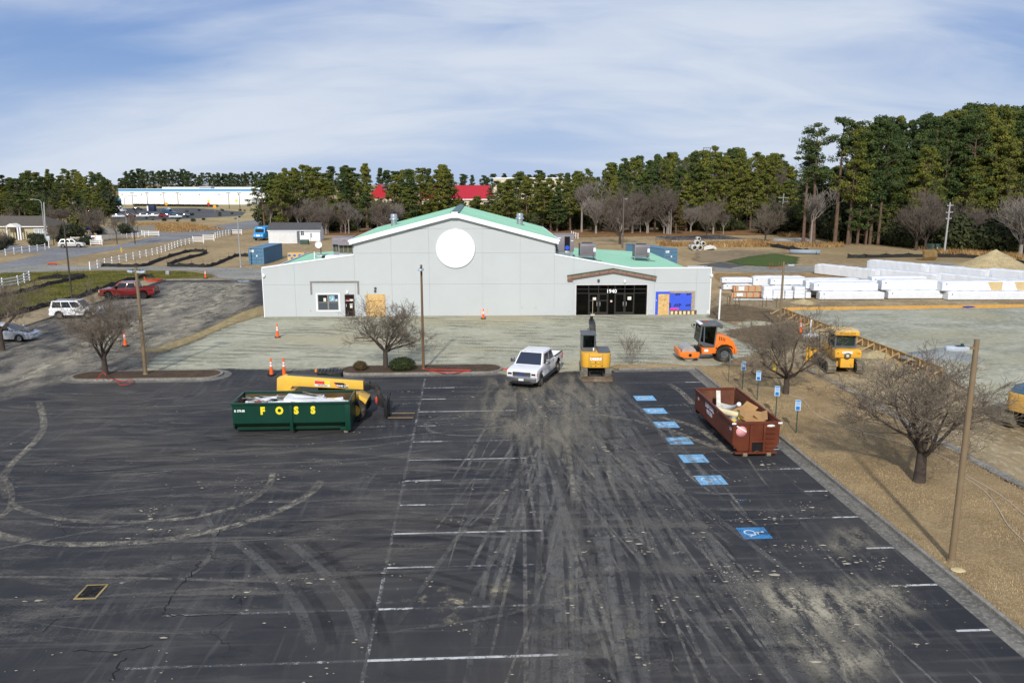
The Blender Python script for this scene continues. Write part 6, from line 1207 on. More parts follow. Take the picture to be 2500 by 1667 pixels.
# accessible-parking signs
SGB = M('sign_blue', (.02, .16, .50), .4); SGL = M('sign_pale_blue', (.42, .58, .70), .5); PST = M('sign_post_green', (.05, .085, .07), .5, .3)
def psign(label, px, py, h, edge_on=False):
    g_ = G(px, py); t = thing('parking_sign', label, 'parking sign', (g_.x, g_.y, .1), R(-14) if not edge_on else R(80), 'accessible parking signs')
    B(-.03, .03, -.02, .02, 0, h).build('post', PST, t)
    pl_ = MB().prism(rrect(-.14, .14, h-.58, h, .03, 3), -.032, -.022).build('plate', SGL, t)
    B(-.09, .09, -.036, -.0325, h-.53, h-.35).build('blue_symbol_panel', SGB, pl_); B(-.12, .12, -.0355, -.0325, h-.08, h-.03).build('blue_band', SGB, pl_)
    for k in range(3): B(-.1, .1, -.0355, -.0325, h-.15-k*.06, h-.13-k*.06).build('text_line', SGB, pl_)
    B(-.11, .11, -.0355, -.0325, h-.56, h-.545).build('text_line', SGB, pl_)
for a in [('parking sign seen edge on, farthest of the row behind the brown dumpster', 1778, 937, 1.85, True), ('second farthest blue parking sign behind the brown dumpster', 1812, 955, 1.85), ('blue parking sign in the middle of the row of five', 1848, 982, 1.85), ('second nearest blue parking sign beside the brown dumpster', 1893, 1024, 1.85), ('nearest blue parking sign by the kerb corner of the brown dumpster', 1943, 1063, 1.85)]: psign(*a)
# hydrants
HYD = M('hydrant_yellow', (.70, .50, .03), .5, dirt=.1)
def hydrant(label, p):
    t = thing('fire_hydrant', label, 'hydrant', p); MB().lathe([(.14, 0), (.14, .06), (.1, .08), (.1, .55), (.13, .57), (.13, .61), (.1, .66), (.06, .74), (.03, .78), (0, .8)], 16).build('barrel', HYD, t); MB().cyl((-.2, 0, .42), (.2, 0, .42), .055, n=10).build('hose_nozzle', HYD, t); MB().cyl((0, -.2, .36), (0, 0, .36), .075, n=10).build('pumper_nozzle', HYD, t)
g_ = G(1890, 907); hydrant('yellow fire hydrant in the lawn behind the right tree', (g_.x, g_.y, .1)); g_ = G(297, 615); hydrant('yellow fire hydrant on the verge by the road', (g_.x, g_.y, 0))
# white post and rail fences
VIN = M('white_vinyl', (.80, .80, .80), .45, var=.02)
def rail_fence(label, pts, n, h=1.15, rails=2, cap_=True, pw=.13):
    P = [G(*p) for p in pts]; a = P[0]; t = thing('rail_fence', label, 'fence', a, 0, 'white rail fences')
    segs = [(P[i+1]-P[i]).length for i in range(len(P)-1)]; tot = sum(segs); Q = []
    for k in range(n+1):
        d = tot*k/n; i = 0
        while i < len(segs)-1 and d > segs[i]: d -= segs[i]; i += 1
        Q.append(P[i].lerp(P[i+1], min(1, d/segs[i])))
    for q in Q:
        o = q-a; po = B(o.x-pw/2, o.x+pw/2, o.y-pw/2, o.y+pw/2, 0, h).build('post', VIN, t)
        if cap_: MB().frus((o.x-pw*.6, o.x+pw*.6, o.y-pw*.6, o.y+pw*.6), (o.x-.01, o.x+.01, o.y-.01, o.y+.01), h+.001, h+.08).build('post_cap', VIN, po)
    for q, r_ in zip(Q[:-1], Q[1:]):
        for j in range(rails):
            z = h*(.84-.46*j) if rails == 2 else h*(.88-.3*j); MB().bar(q-a+Vector((0, 0, z)), r_-a+Vector((0, 0, z)), .045, .15).build('rail', VIN, t)
def zp(lst, o, k): return [(o[0]+x*k, o[1]+y*k) for x, y in lst]
z3 = (270, 440); k3 = .16582
rail_fence('long white rail fence running from the gravel driveway up to the road junction', zp([(-300, 1320), (0, 1245), (230, 1192), (450, 1143), (660, 1094), (840, 1038), (1010, 974), (1220, 922)], z3, k3), 20)
rail_fence('short white rail fence panel at the bend of the long fence', zp([(1215, 925), (1372, 928)], z3, k3), 1, 1.4, 3); rail_fence('white rail fence panel stepping up beside the road', zp([(1368, 895), (1525, 893)], z3, k3), 1, 1.4, 3)
rail_fence('white rail fence continuing along the road toward the bus', zp([(1545, 855), (1630, 833), (1710, 818), (1785, 803)], z3, k3), 6, 1.3); rail_fence('last white rail fence panel before the bus', zp([(1785, 803), (1932, 803)], z3, k3), 1, 1.3, 3)
z1 = (0, 480); k1 = .14031
rail_fence('white rail fence in front of the house driveway at the left edge', zp([(-140, 1070), (0, 1040), (280, 1000), (530, 962), (790, 925)], z1, k1), 7, 1.15)
rail_fence('white rail fence along the far side of the road', zp([(1790, 775), (1960, 752), (2190, 728), (2352, 712), (2520, 700)], z1, k1), 8, 1.1); rail_fence('white rail fence panel at the house lane corner', zp([(462, 815), (585, 822), (715, 822)], z3, k3), 2, 1.2, 3)
rail_fence('white rail gate panel under the house sign', zp([(1580, 845), (1780, 845)], z1, k1), 1, 1.1, 3); rail_fence('white rail fence behind the champagne SUV', zp([(1240, 780), (1460, 775)], z1, k1), 1, 1.0, 2)
rail_fence('white rail fence on the green verge at the left edge, falling apart', zp([(-120, 1640), (15, 1600), (190, 1570), (350, 1545), (520, 1470)], z1, k1), 4, 1.25, 3)
rail_fence('short white picket row beyond the right wing roof', [(1395, 578), (1411, 583)], 3, 1.3, 2)
# black silt fences: sagging fabric on thin stakes
SLT = M('silt_fabric', (.014, .013, .012), .75, var=.35, scale=2.5, dirt=.25, dcol=(.06, .05, .04)); STK = M('stake_dark', (.07, .05, .04), .8)
def silt(label, pts, h=.62, n=None):
    P = spline([G(*p) for p in pts], 5); a = P[0].copy(); t = thing('silt_fence', label, 'silt fence', a, 0, 'black silt fences'); b = MB(); vs = []; rw = random.Random(len(label))
    for i, p in enumerate(P):
        d = (P[min(i+1, len(P)-1)]-P[max(0, i-1)]).normalized(); x = Vector((-d.y, d.x, 0)); o = p-a
        top = h*(.75+.25*(i % 4 == 0))+rw.uniform(-.06, .06); lean = rw.uniform(-.12, .12)
        vs += [o+x*(lean-.14), o+x*(lean*.4-.03)+Vector((0, 0, .12)), o+x*lean+Vector((0, 0, top)), o+x*(lean+.02)+Vector((0, 0, top)), o+x*(lean*.4+.03)+Vector((0, 0, .12)), o+x*(lean+.14)]
    b.add([(v.x, v.y, v.z+.02) for v in vs], [(i*6+k, i*6+k+1, i*6+k+7, i*6+k+6) for i in range(len(P)-1) for k in range(5)], True); b.build('fabric', SLT, t)
    for i in range(0, len(P), 4): o = P[i]-a; MB().bar(o, o+Vector((rw.uniform(-.08, .08), rw.uniform(-.05, .05), 1.15)), .035, .035).build('stake', STK, t)
KZ = .28061
silt('black silt fence along the kerb behind the parked cars', zp([(-60, 1440), (100, 1400), (280, 1350), (450, 1300), (650, 1255), (780, 1205), (900, 1165), (1080, 1110), (1250, 1065), (1330, 1062)], (0, 380), KZ))
silt('black silt fence bending on the green verge at the left edge', zp([(-60, 1260), (80, 1225), (250, 1183), (400, 1140), (560, 1105), (745, 1060), (600, 1064), (330, 1084)], (0, 380), KZ))
silt('black silt fence folding in the tan grass before the blue container', zp([(880, 967), (1080, 970), (1250, 966), (1370, 925), (1480, 885), (1640, 842), (1740, 838), (1795, 842), (1780, 862), (1620, 905), (1475, 950), (1465, 966), (1560, 968), (1700, 970), (1810, 972), (1900, 945), (1990, 905), (2060, 880), (2190, 880)], (0, 380), KZ))
silt('black silt fence before the concrete slab in the back field', zp([(105, 790), (240, 808), (400, 835), (545, 862)], (1840, 380), KZ), .8); silt('black silt fence along the back of the site on the right', zp([(815, 892), (1000, 892), (1250, 886), (1500, 884), (1800, 888), (2050, 905), (2200, 930), (2450, 958)], (1840, 380), KZ), .75)
# ================================================================== site materials on the right
WRP = M('white_wrap', (.70, .72, .75), .35, var=.05, scale=3, bump=.25, bscale=9)
m, nt = newmat('ribbed_wrap'); oc = nt.nodes.new('ShaderNodeTexCoord').outputs['Object']
wv = nd(nt, 'ShaderNodeTexWave', {'Vector': oc, 'Scale': 1.3, 'Distortion': 1.2, 'Detail': 2.0}, bands_direction='X').outputs['Fac']; hh = mth(nt, 'ADD', mth(nt, 'MULTIPLY', wv, .6), noise(nt, oc, 5, 4)); finish(nt, mixc(nt, ramp(nt, noise(nt, oc, 2, 4), .4, .7, 0, .3), (.70, .725, .76), (.52, .56, .62)), .38, 0, hh, .35, .03); WRR = m
PAL = M('pallet_timber', (.12, .085, .05), .9, var=.3, scale=4)
def bundle(label, p, rz, L, Wd, H, tiers=True, mat=None):
    t = thing('wrapped_bundle', label, 'wrapped bundle', p, rz, 'white wrapped bundles')
    n = max(2, int(L/1.4))
    for k in range(n): B(-L/2+.3+(L-.6)*k/(n-1)-.25, -L/2+.3+(L-.6)*k/(n-1)+.25, -Wd/2+.04, Wd/2-.04, 0, .07).build('skid', PAL, t)
    b = MB(); ns = max(4, int(L/.5)); P = rrect(-Wd/2, Wd/2, .06, H, .12, 3); vs = []
    for i in range(ns+1):
        x = -L/2+L*i/ns; q = 1-.10*(i in (0, ns))
        for (y, z) in P:
            j = .055*mnoise.noise(Vector((x*1.7, y*2+z*3, p[0]*.37+p[1]))); vs.append((x, y*(q+j), .06+(z-.06)*(q+j)))
    m_ = len(P); b.add(vs, [(i*m_+k, (i+1)*m_+k, (i+1)*m_+(k+1) % m_, i*m_+(k+1) % m_) for i in range(ns) for k in range(m_)][::1], False); b.add(vs, [tuple(range(m_)), tuple(range(len(vs)-1, len(vs)-m_-1, -1))])
    me = b.mesh('wrap'); bm = bmesh.new(); bm.from_mesh(me); bmesh.ops.recalc_face_normals(bm, faces=bm.faces); bm.to_mesh(me); bm.free()
    mo('wrap', me, mat or WRR, t); MB().cyl((-L/2+.45, -Wd/2-.012, H*.72), (-L/2+.45, -Wd/2+.02, H*.72), .06, n=10).build('round_label', TXK, t)
    return t
def bl_at(label, pxl, pyb, L, H, Wd=1.15, z=0.0, rz=R(1), dy=0.0):
    g_ = G(pxl, pyb); return bundle(label, (g_.x+L/2*math.cos(rz), g_.y+Wd/2+dy+L/2*math.sin(rz), z), rz, L, Wd, H)
bl_at('lower front wrapped bundle at the left end of the big stack', 2001, 733, 7.3, .95); bl_at('upper wrapped bundle resting on the front left stack', 1986, 726.5, 7.3, 1.0, 1.15, 0, R(1), 1.0); bl_at('wrapped bundle in the third row of the left stack', 1974, 721, 7.6, 1.0, 1.15, 0, R(1), 2.0); bl_at('wrapped bundle in the fourth row of the left stack', 1965, 716, 7.6, 1.5, 1.2, 0, R(1), 2.2)
g_ = G(1986, 733); bundle('second tier wrapped bundle above the front left bundle', (g_.x+3.85, g_.y+1.3, .89), R(1), 7.3, 1.15, 1.0); bundle('second tier wrapped bundle behind on the left stack', (g_.x+3.6, g_.y+2.7, .92), R(1), 7.6, 1.15, 1.1)
bl_at('lower wrapped bundle in the middle of the front row', 2168, 731, 6.2, .95); g_ = G(2160, 731); bundle('second tier wrapped bundle in the middle of the front row', (g_.x+3.0, g_.y+1.3, .89), R(1), 6.4, 1.3, 1.25); bundle('second tier wrapped bundle behind the middle bundle', (g_.x+2.7, g_.y+3.2, 1.02), R(1), 6.4, 1.2, 1.3); bundle('wrapped bundle under the middle stack', (g_.x+3.4, g_.y+1.9, .02), R(1), 7.0, 1.3, .95); bundle('wrapped bundle at the back under the middle stack', (g_.x+3.2, g_.y+3.2, .02), R(1), 7.0, 1.2, .95)
bl_at('long lower wrapped bundle at the right end of the front row', 2314, 734, 11.0, .98); g_ = G(2292, 734); yb_ = bundle('second tier wrapped bundle at the right with torn wrap over yellow sheets', (g_.x+5.8, g_.y+1.3, .92), R(1), 10.5, 1.3, 1.2); bundle('wrapped bundle under the right stack', (g_.x+5.6, g_.y+1.9, .02), R(1), 11.0, 1.3, .95)
YSH = M('yellow_sheet_stack', (.58, .40, .13), .6, var=.15, scale=3)
for x0, x1 in ((-.1, 1.5), (2.9, 5.0)):
    for k in range(4): B(x0+.12*(3-k), x1, -.69, -.655, .2+k*.24, .37+k*.24).build('yellow_sheet', YSH, yb_)
ra_ = math.atan2(120.4-113.97, 54.1-58.2); dirb = Vector((math.cos(ra_), math.sin(ra_), 0)); ff_ = (G(2440, 687)-G(2249, 672)); ff_.normalize(); stp = 1.5/abs(ff_.cross(dirb).z)
ORD = ['leftmost', 'second', 'third', 'fourth', 'fifth', 'sixth', 'seventh', 'eighth', 'ninth', 'tenth']
for i in range(8):
    L = 9.0-.1*i+(i % 3)*.3; c_ = G(2249, 672)+ff_*(stp*i+.7+1.1*(i//2))+dirb*L/2; bundle(ORD[i]+' from the left of the long wrapped bundles pointing away at the back', (c_.x, c_.y, .02), ra_, L, 1.3, 1.6-.04*i-.12*(i % 2))
for i in range(6):
    L = 9.5-.5*(i % 2); c_ = G(2128, 684)+ff_*(stp*i+.7+1.0*(i//2))+dirb*L/2; bundle(ORD[i]+' from the left of the angled wrapped bundles behind the front stacks', (c_.x, c_.y, .02), ra_, L, 1.3, 1.5)
def pallet(label, pxl, pxr, pyb, h, dy=0.0):
    a = G(pxl, pyb); b = G(pxr, pyb); w_ = b.x-a.x; t = thing('wrapped_pallet', label, 'wrapped pallet', ((a.x+b.x)/2, a.y+w_*.45+dy, .02), R(2), 'white wrapped pallets')
    B(-w_*.48, w_*.48, -w_*.42, w_*.42, 0, .1).build('pallet', PAL, t)
    for k in range(3): MB().prism(rrect(-w_*(.5-.012*k), w_*(.5-.012*k), -w_*.44, w_*.44, .1, 3), .1+(h-.1)*k/3+.001, .1+(h-.1)*(k+1)/3, 'z').build('wrapped_load', WRP, t, .04)
pallet('tall wrapped pallet stack right of the strapped timber', 1863, 1886, 731.5, 1.45); pallet('low wrapped pallet right of the tall pallet stack', 1887, 1915, 732, 1.02); pallet('low wrapped pallet behind the light pole', 1916, 1936, 732, 1.02); pallet('wrapped pallet stack left of the small end pallet', 1938, 1965, 731, 1.4); pallet('small wrapped pallet at the end of the pallet row', 1966, 1980, 730.5, .75)
bl_at('upper wrapped roll at the far left of the store', 1763, 709, 3.7, .72, 1.0, .8, R(1), .2); bl_at('lower wrapped bundle at the far left of the store', 1766, 709, 3.5, .78, 1.0); bl_at('wrapped bundle behind the strapted timber'.replace('strapted', 'strapped'), 1838, 704, 6.5, 1.5, 1.2); bl_at('wrapped bundle behind the light pole and pallets', 1880, 712, 4.5, .8, 1.1, .75); bl_at('wrapped bundle under the one behind the light pole', 1872, 714, 5.2, .75, 1.1)
STR = M('red_strap', (.6, .05, .03), .5); LUM = M('light_lumber', (.47, .34, .19), .75, var=.2, scale=5)
def lumber(label, px0, px1, py, z, nr, nc):
    a = G(px0, py, z); b = G(px1, py, z); L = b.x-a.x; t = thing('lumber_stack', label, 'timber', (a.x+L/2, a.y+.4, z+.02), R(1), 'strapped timber stacks')
    for r_ in range(nr):
        for c_ in range(nc): B(-L/2+rs.uniform(0, .1), L/2-rs.uniform(0, .1), -.4+c_*.8/nc+.01, -.4+(c_+1)*.8/nc-.01, .1+r_*.16, .25+r_*.16).build('plank', LUM, t)
    for k in range(5): x = -L/2+.25+(L-.5)*k/4; B(x-.04, x+.04, -.425, .425, .09, .1+nr*.16+.02).build('strap', STR, t)
    B(-L/2, L/2, -.38, .38, 0, .09).build('skid', PAL, t); B(-L/2+.6, -L/2+1.3, -.43, -.426, .2, .1+nr*.16).build('white_wrap_patch', WRP, t)
lumber('strapped timber stack in front at the left of the store', 1785, 1860, 728, 0, 3, 4); lumber('strapped timber stack behind the front timber stack', 1790, 1864, 714, 0, 4, 4)
tarp = tag(MB().add([(i*.55, j*.5, .03+.08*abs(mnoise.noise(Vector((i, j*1.3, 2.2))))) for j in range(3) for i in range(9)], [(j*9+i, j*9+i+1, j*9+i+10, j*9+i+9) for j in range(2) for i in range(8)]).build('plastic_sheet', WRP), 'loose white plastic sheet on the ground before the strapped timber', 'plastic sheet'); g_ = G(1792, 733); tarp.location = (g_.x, g_.y-.3, .02)
# timber formwork round the pad
FWD = M('form_timber', (.44, .29, .13), .8, var=.25, scale=3, dirt=.2, dcol=(.25, .2, .13)); FWO = M('form_timber_orange', (.56, .31, .08), .75, var=.15, scale=2)
fw = thing('formwork', 'long timber formwork with diagonal braces along the left edge of the building pad', 'formwork', (F0.x, F0.y, 0)); d = (F1-F0); L = d.length; u_ = d/L; nn = Vector((-u_.y, u_.x, 0));
if nn.x > 0: nn = -nn
for k in range(9):
    a = u_*(L*k/9+.01); b = u_*(L*(k+1)/9-.01); MB().bar(a+Vector((0, 0, .42)), b+Vector((0, 0, .42)), .04, .56).build('form_board', FWD, fw); MB().bar(a+nn*.05+Vector((0, 0, .72)), b+nn*.05+Vector((0, 0, .72)), .09, .05).build('top_rail', FWD, fw)
ns_ = 30
for k in range(ns_+1):
    a = u_*(L*k/ns_*.995+.05)+nn*.07; MB().bar(a, a+Vector((0, 0, .7)), .05, .09).build('stake', FWD, fw)
    if k % 2 == 0: MB().bar(a+nn*.05+Vector((0, 0, .6)), a+nn*1.05+Vector((0, 0, .06)), .06, .09).build('brace', FWD, fw); MB().bar(a+nn*1.05, a+nn*1.05+Vector((0, 0, .28)), .05, .06).build('brace_peg', FWD, fw)
    else: MB().bar(a+nn*.04+Vector((0, 0, .1)), a+nn*.8+Vector((0, 0, .08)), .05, .08).build('kicker', FWD, fw)
ff = thing('form_boards', 'orange timber form boards along the far edge of the building pad', 'formwork', (F0.x, F0.y+.1, 0)); fe = Vector((82, 84.2, 0))-F0; n = 14
for k in range(n): MB().bar(fe*((k+.003)/n)+Vector((0, 0, .40)), fe*((k+.997)/n)+Vector((0, 0, .40)), .05, .62).build('form_board', FWO, ff)
for k in range(0, 29): a = fe*(k/29); MB().bar(a+Vector((0, .08, 0)), a+Vector((0, .08, .82)), .06, .06).build('stake', FWD, ff)
g_ = G(2365, 752, .5); t = tag(MB().ball((0, 0, 0), (.7, .3, .08), 12, 6, .3).build('blue_tarp', M('tarp_blue', (.03, .04, .28), .5)), 'small blue tarp lying by the far form boards', 'tarp'); t.location = (g_.x, g_.y, .62)
# piles
def pile(name, label, px, py, r, h, mat, z=0, sy=.8):
    b = MB(); nu, nv = 40, 12; vs = []
    for j in range(nv+1):
        q = j/nv
        for i in range(nu):
            a = 2*math.pi*i/nu; rr_ = r*q*(1+.16*mnoise.noise(Vector((math.cos(a)*1.5, math.sin(a)*1.5, px)))); x, y = math.cos(a)*rr_, math.sin(a)*rr_*sy
            vs.append((x, y, h*(1-q)**1.15*(1+.1*mnoise.noise(Vector((x*1.3, y*1.3, py))))-(.04 if j == nv else 0)))
    b.add(vs, [(j*nu+i, (j+1)*nu+i, (j+1)*nu+(i+1) % nu, j*nu+(i+1) % nu) for j in range(nv) for i in range(nu)], True); o = tag(b.build(name, mat), label, 'pile'); g_ = G(px, py, z); o.location = (g_.x, g_.y, z); return o
SND = zone('sand_pile_mat', [(.46, .37, .20), (.38, .29, .15), (.55, .47, .30)], .6, 5, None, bump=.8); GVP = zone('gravel_pile_mat', [(.30, .32, .32), (.22, .24, .24), (.38, .40, .40)], .6, 9, None, bump=1.0)
pile('sand_pile', 'big tan sand pile at the right edge of the site', 2427, 657, 6.3, 3.0, SND); pile('gravel_pile', 'blue grey gravel pile on the pad before the right light pole', 2305, 872, 3.0, .75, GVP, .5, .7); pile('sand_pile', 'small tan sand pile beside the wrapped pallets', 1962, 741, 1.7, .55, SND)
pile('gravel_pile', 'little white gravel pile round the short standpipe', 1978, 820, 1.3, .3, zone('white_gravel', [(.55, .54, .52), (.42, .42, .42), (.65, .64, .62)], .9, 9, None, bump=1)); pile('sand_pile', 'spoil heap along the formwork by the dozer', 2140, 870, 1.6, .5, SND); pile('sand_pile', 'spoil heap along the formwork farther back', 2030, 812, 2.0, .6, SND); pile('sand_pile', 'pale stone dust heap behind the light pole', 1850, 792, 2.2, .35, zone('dust_heap', [(.50, .48, .36), (.40, .38, .27)], .8, 6, None, bump=.9))
# small site things
g_ = G(2262, 635); t = thing('loader_bucket', 'rusty yellow loader bucket standing on the gravel at the back', 'bucket', (g_.x, g_.y, 0), R(15)); MB().prism([(-1.0, 0), (.6, .05), (.95, .6), (.8, 1.5), (.2, 1.75), (.35, 1.4), (.55, .7), (.3, .25), (-1.0, .12)], -1.3, 1.3).build('shell', M('rusty_yellow', (.20, .12, .04), .7, var=.3, dirt=.5), t, rot=(0, 0, R(-90)))
for k in range(6): MB().box(-.08, .08, -.3, .02, 0, .1).build('tooth', MATS['rusty_yellow'], t, loc=(-1.2+k*.48, 1.02, 1.68))
g_ = G(2281, 614); t = thing('transformer_box', 'green transformer box at the edge of the back field', 'transformer', (g_.x, g_.y, 0), R(8)); MB().box(-1.2, 1.2, -.8, .8, .1, 1.45).build('cabinet', M('utility_green', (.05, .085, .065), .5), t, .04); B(-1.25, 1.25, -.9, .9, 0, .099).build('pad', conc, t); B(-.05, .05, -.82, -.801, .6, .8).build('warning_label', WHT, t)
g_ = G(744, 597); t = thing('utility_box', 'small dark green utility box on the grass before the white shed', 'utility box', (g_.x, g_.y, 0)); MB().box(-.85, .85, -.5, .5, .06, 1.0).build('cabinet', MATS['utility_green'], t, .04); B(-.9, .9, -.55, .55, 0, .059).build('pad', conc, t)
g_ = G(410, 671); t = thing('utility_box', 'small grey cabinet on the green verge behind the side lot', 'utility box', (g_.x, g_.y, 0)); MB().box(-.25, .25, -.2, .2, .06, .55).build('cabinet', GYP, t, .02); B(-.4, .4, -.3, .3, 0, .059).build('pad', conc, t)
CPI = M('concrete_pipe', (.50, .485, .44), .9, var=.12)
for i, (px, py, z, r_) in enumerate([(1693, 611, 0, .55), (1706, 611, 0, .55), (1699, 610, .92, .5), (1714, 610, .85, .42), (1703, 609, 1.75, .36), (1686, 608, .1, .38)]):
    g_ = G(px, py); t = thing('concrete_pipe', ['left concrete pipe at the bottom of the pile', 'right concrete pipe at the bottom of the pile', 'concrete pipe lying across the two bottom pipes', 'concrete pipe at the right of the pile', 'topmost concrete pipe of the pile', 'leftmost concrete pipe behind the pile'][i], 'pipe', (g_.x, g_.y, z+r_), 0, 'concrete pipes'); MB().lathe([(r_*.72, -1), (r_, -1), (r_, 1.2), (r_*.72, 1.2), (r_*.72, -1)], 22, (0, 0, 0), 'y').build('shell', CPI, t)
for i in range(6):
    o = tag(MB().prism([(0, 0), (1.9, .1), (2.2, .6), (1.4, 1.0), (.3, .8)], -.08, .08).build('concrete_slab_piece', CPI), 'broken pale concrete slab leaning beside the concrete pipes', 'concrete slab', 'broken slabs by the pipes'); g_ = G(1718+i*4, 612); o.location = (g_.x, g_.y+.4*i, .05); o.rotation_euler = (R(-38), R(-8+i*4), R(6*i))
g_ = G(1931, 620); t = thing('culvert_pipe', 'grey corrugated culvert pipe at the end of the green mound', 'pipe', (g_.x, g_.y, .42), R(-15)); MB().lathe([(.32, -.2), (.42, -.2), (.42, 5), (.32, 5), (.32, -.2)], 18, (0, 0, 0), 'x').build('shell', M('culvert_grey', (.26, .31, .36), .6), t); MB().cyl((-.19, 0, 0), (-.1, 0, 0), .31, n=16).build('dark_mouth', DARK, t)
g_ = G(1893, 658); t = thing('saw_horse', 'thin rusty steel rack standing on the site track', 'rack', (g_.x, g_.y, 0)); 
for x in (-.9, -.5, .5, .9): MB().bar((x, 0, 0), (x, 0, 1.1), .06, .06).build('post', RST, t)
MB().bar((-.9, 0, .35), (.9, 0, .35), .05, .14).build('rail', RST, t)
for i, (px, py) in enumerate([(1775, 750), (1780, 749), (1795, 752), (1805, 751), (1861, 752), (1870, 750), (1895, 752)]):
    g_ = G(px, py); o = tag(MB().tube([(0, 0, 0), (0, 0, 1.1), (.12, 0, 1.2), (.3, 0, 1.1), (.33, 0, .6)] if i in (0, 2) else [(0, 0, 0), (.02, 0, 1.15)], .03, 6).build('steel_stake', M('rusty_stake', (.12, .07, .04), .8)), 'thin rusty steel stake in the bare earth right of the hall', 'stake', 'steel stakes'); o.location = (g_.x, g_.y, 0)
# hoses on the lawn
for lab, pts in (('thin pale hose snaking down the lawn from the hydrant ring', [(1850, 918), (1900, 925), (1925, 960), (1960, 975), (1990, 1010), (2060, 1040), (2130, 1062), (2180, 1075), (2290, 1110), (2360, 1150)]), ('thin pale hose at the right beside the nearest pole', [(2355, 1165), (2400, 1195), (2430, 1230), (2460, 1280), (2500, 1320)]), ('thin pale hose beyond the nearest pole', [(2360, 1160), (2430, 1200), (2470, 1230), (2520, 1275)])):
    tag(MB().tube(spline([G(*p, .14) for p in pts], 6), .022, 5).build('hose', M('pale_hose', (.50, .42, .34), .6)), lab, 'hose')
ring = MB(); g_ = G(1885, 915); tag(MB().tube([Vector((g_.x+1.35*math.cos(a), g_.y+1.5*math.sin(a), .16)) for a in np.linspace(2.2, 6.6, 26)], .04, 6).build('edging_hose', BLKP), 'black ring of edging round the hydrant', 'edging')
t = tag(MB().ball((0, 0, 0), (.26, .2, .03), 14, 6, .2).build('valve_cover', M('straw_pad', (.55, .45, .25), .9)), 'pale round valve cover in the lawn by the nearest pole', 'valve cover'); g_ = G(2338, 1400); t.location = (g_.x, g_.y, .14)
# ================================================================== plants
def leafmat(name, c0, c1, c2=None, tr=.0):
    m, nt = newmat(name); oi = nt.nodes.new('ShaderNodeObjectInfo').outputs['Random']; oc = nt.nodes.new('ShaderNodeTexCoord').outputs['Object']
    n = noise(nt, oc, .55, 3, .6); f = mth(nt, 'ADD', mth(nt, 'MULTIPLY', ramp(nt, n, .32, .68), .65), mth(nt, 'MULTIPLY', oi, .35))
    c = mixc(nt, f, c0, c1)
    if c2: c = mixc(nt, ramp(nt, noise(nt, oc, 2.5, 2), .58, .75, 0, .6), c, c2)
    finish(nt, c, .75, spec=.25); return m
BARK = M('bark_dark', (.065, .050, .040), .95, var=.35, scale=6, bump=.8, bscale=18); BARKP = M('bark_pale', (.25, .22, .19), .9, var=.25, scale=4); BARKN = M('pine_bark', (.13, .085, .06), .95, var=.3, scale=3)
TWG = M('twig_brown', (.185, .150, .112), .9, var=.3, scale=1.5); TWGR = M('twig_mauve', (.150, .123, .100), .9, var=.25, scale=.6); TWGP = M('twig_pale', (.235, .205, .18), .9, var=.2, scale=.6)
def grow_tree(seed, trunk_h, limbs, reach, levels, r0, tw, spread=(.5, 1.0), kids=(6, 5, 5), up=.25, flat=1.0, lean=(0, 0, 0)):
    """bare tree: trunk mesh (trunk and limbs) and branch mesh (everything finer)"""
    rg = random.Random(seed); T = MB(); Bm = MB()
    def branch(p, d, L, r, lvl):
        n = 5 if lvl < 2 else 4; pts = [p]; q = p.copy(); dd = d.copy()
        for i in range(n):
            dd = (dd+Vector((rg.gauss(0, .16), rg.gauss(0, .16), rg.gauss(0, .12)+up*.22))).normalized(); q = q+dd*(L/n); pts.append(q.copy())
        rr = [max(tw, r*(1-.75*i/n)) for i in range(n+1)]
        (T if lvl < 2 else Bm).tube(pts, rr, 6 if lvl < 2 else 3, cap=False)
        if lvl >= levels: return
        nk = kids[min(lvl, len(kids)-1)]
        for k in range(nk):
            t = rg.uniform(.28, 1.0) if lvl else rg.uniform(.35, 1.0); i = min(n-1, int(t*n)); b = pts[i].lerp(pts[i+1], t*n-i)
            ax = Vector((rg.gauss(0, 1), rg.gauss(0, 1), rg.gauss(0, .7))).normalized(); nd_ = (dd*.75+ax*rg.uniform(.55, 1.0)+Vector((0, 0, up))).normalized(); nd_.z *= flat; nd_.normalize()
            branch(b, nd_, L*rg.uniform(.42, .72), r*(1-.7*t)*.62, lvl+1)
    top = Vector((lean[0], lean[1], trunk_h))
    T.tube([(0, 0, -.15), (0, 0, .02), (top.x*.4, top.y*.4, trunk_h*.45), top], [r0*1.5, r0*1.15, r0, r0*.85], 9, cap=False)
    for k in range(limbs):
        a = 2*math.pi*(k+rg.uniform(-.3, .3))/limbs; e = rg.uniform(*spread); d = Vector((math.cos(a)*math.sin(e), math.sin(a)*math.sin(e), math.cos(e)))
        branch(top-Vector((0, 0, rg.uniform(0, .25)*trunk_h)), d, reach*rg.uniform(.85, 1.1), r0*.46, 1)
    return T.mesh('trunk'), Bm.mesh('branches')
def put_tree(name, label, meshes, p, rz, sc, mats, group=None):
    t = thing(name, label, 'tree', p, rz, group, sc)
    a, b = meshes
    for me, mt, nm in ((a, mats[0], 'trunk'), (b, mats[1], 'branches')):
        o = bpy.data.objects.new(nm, me); COL.objects.link(o); o.parent = t; KIDS.setdefault(t.name, []).append(o)
        if not me.materials: me.materials.append(mt)
        elif me.materials[0] != mt: o.material_slots[0].link = 'OBJECT'; o.material_slots[0].material = mt
    return t
LT = [grow_tree(s, 1.25, 8, 2.5, 5, .17, .0062, (.3, 1.2), (0, 6, 5, 5, 4), .13) for s in (3, 8, 14, 19)]
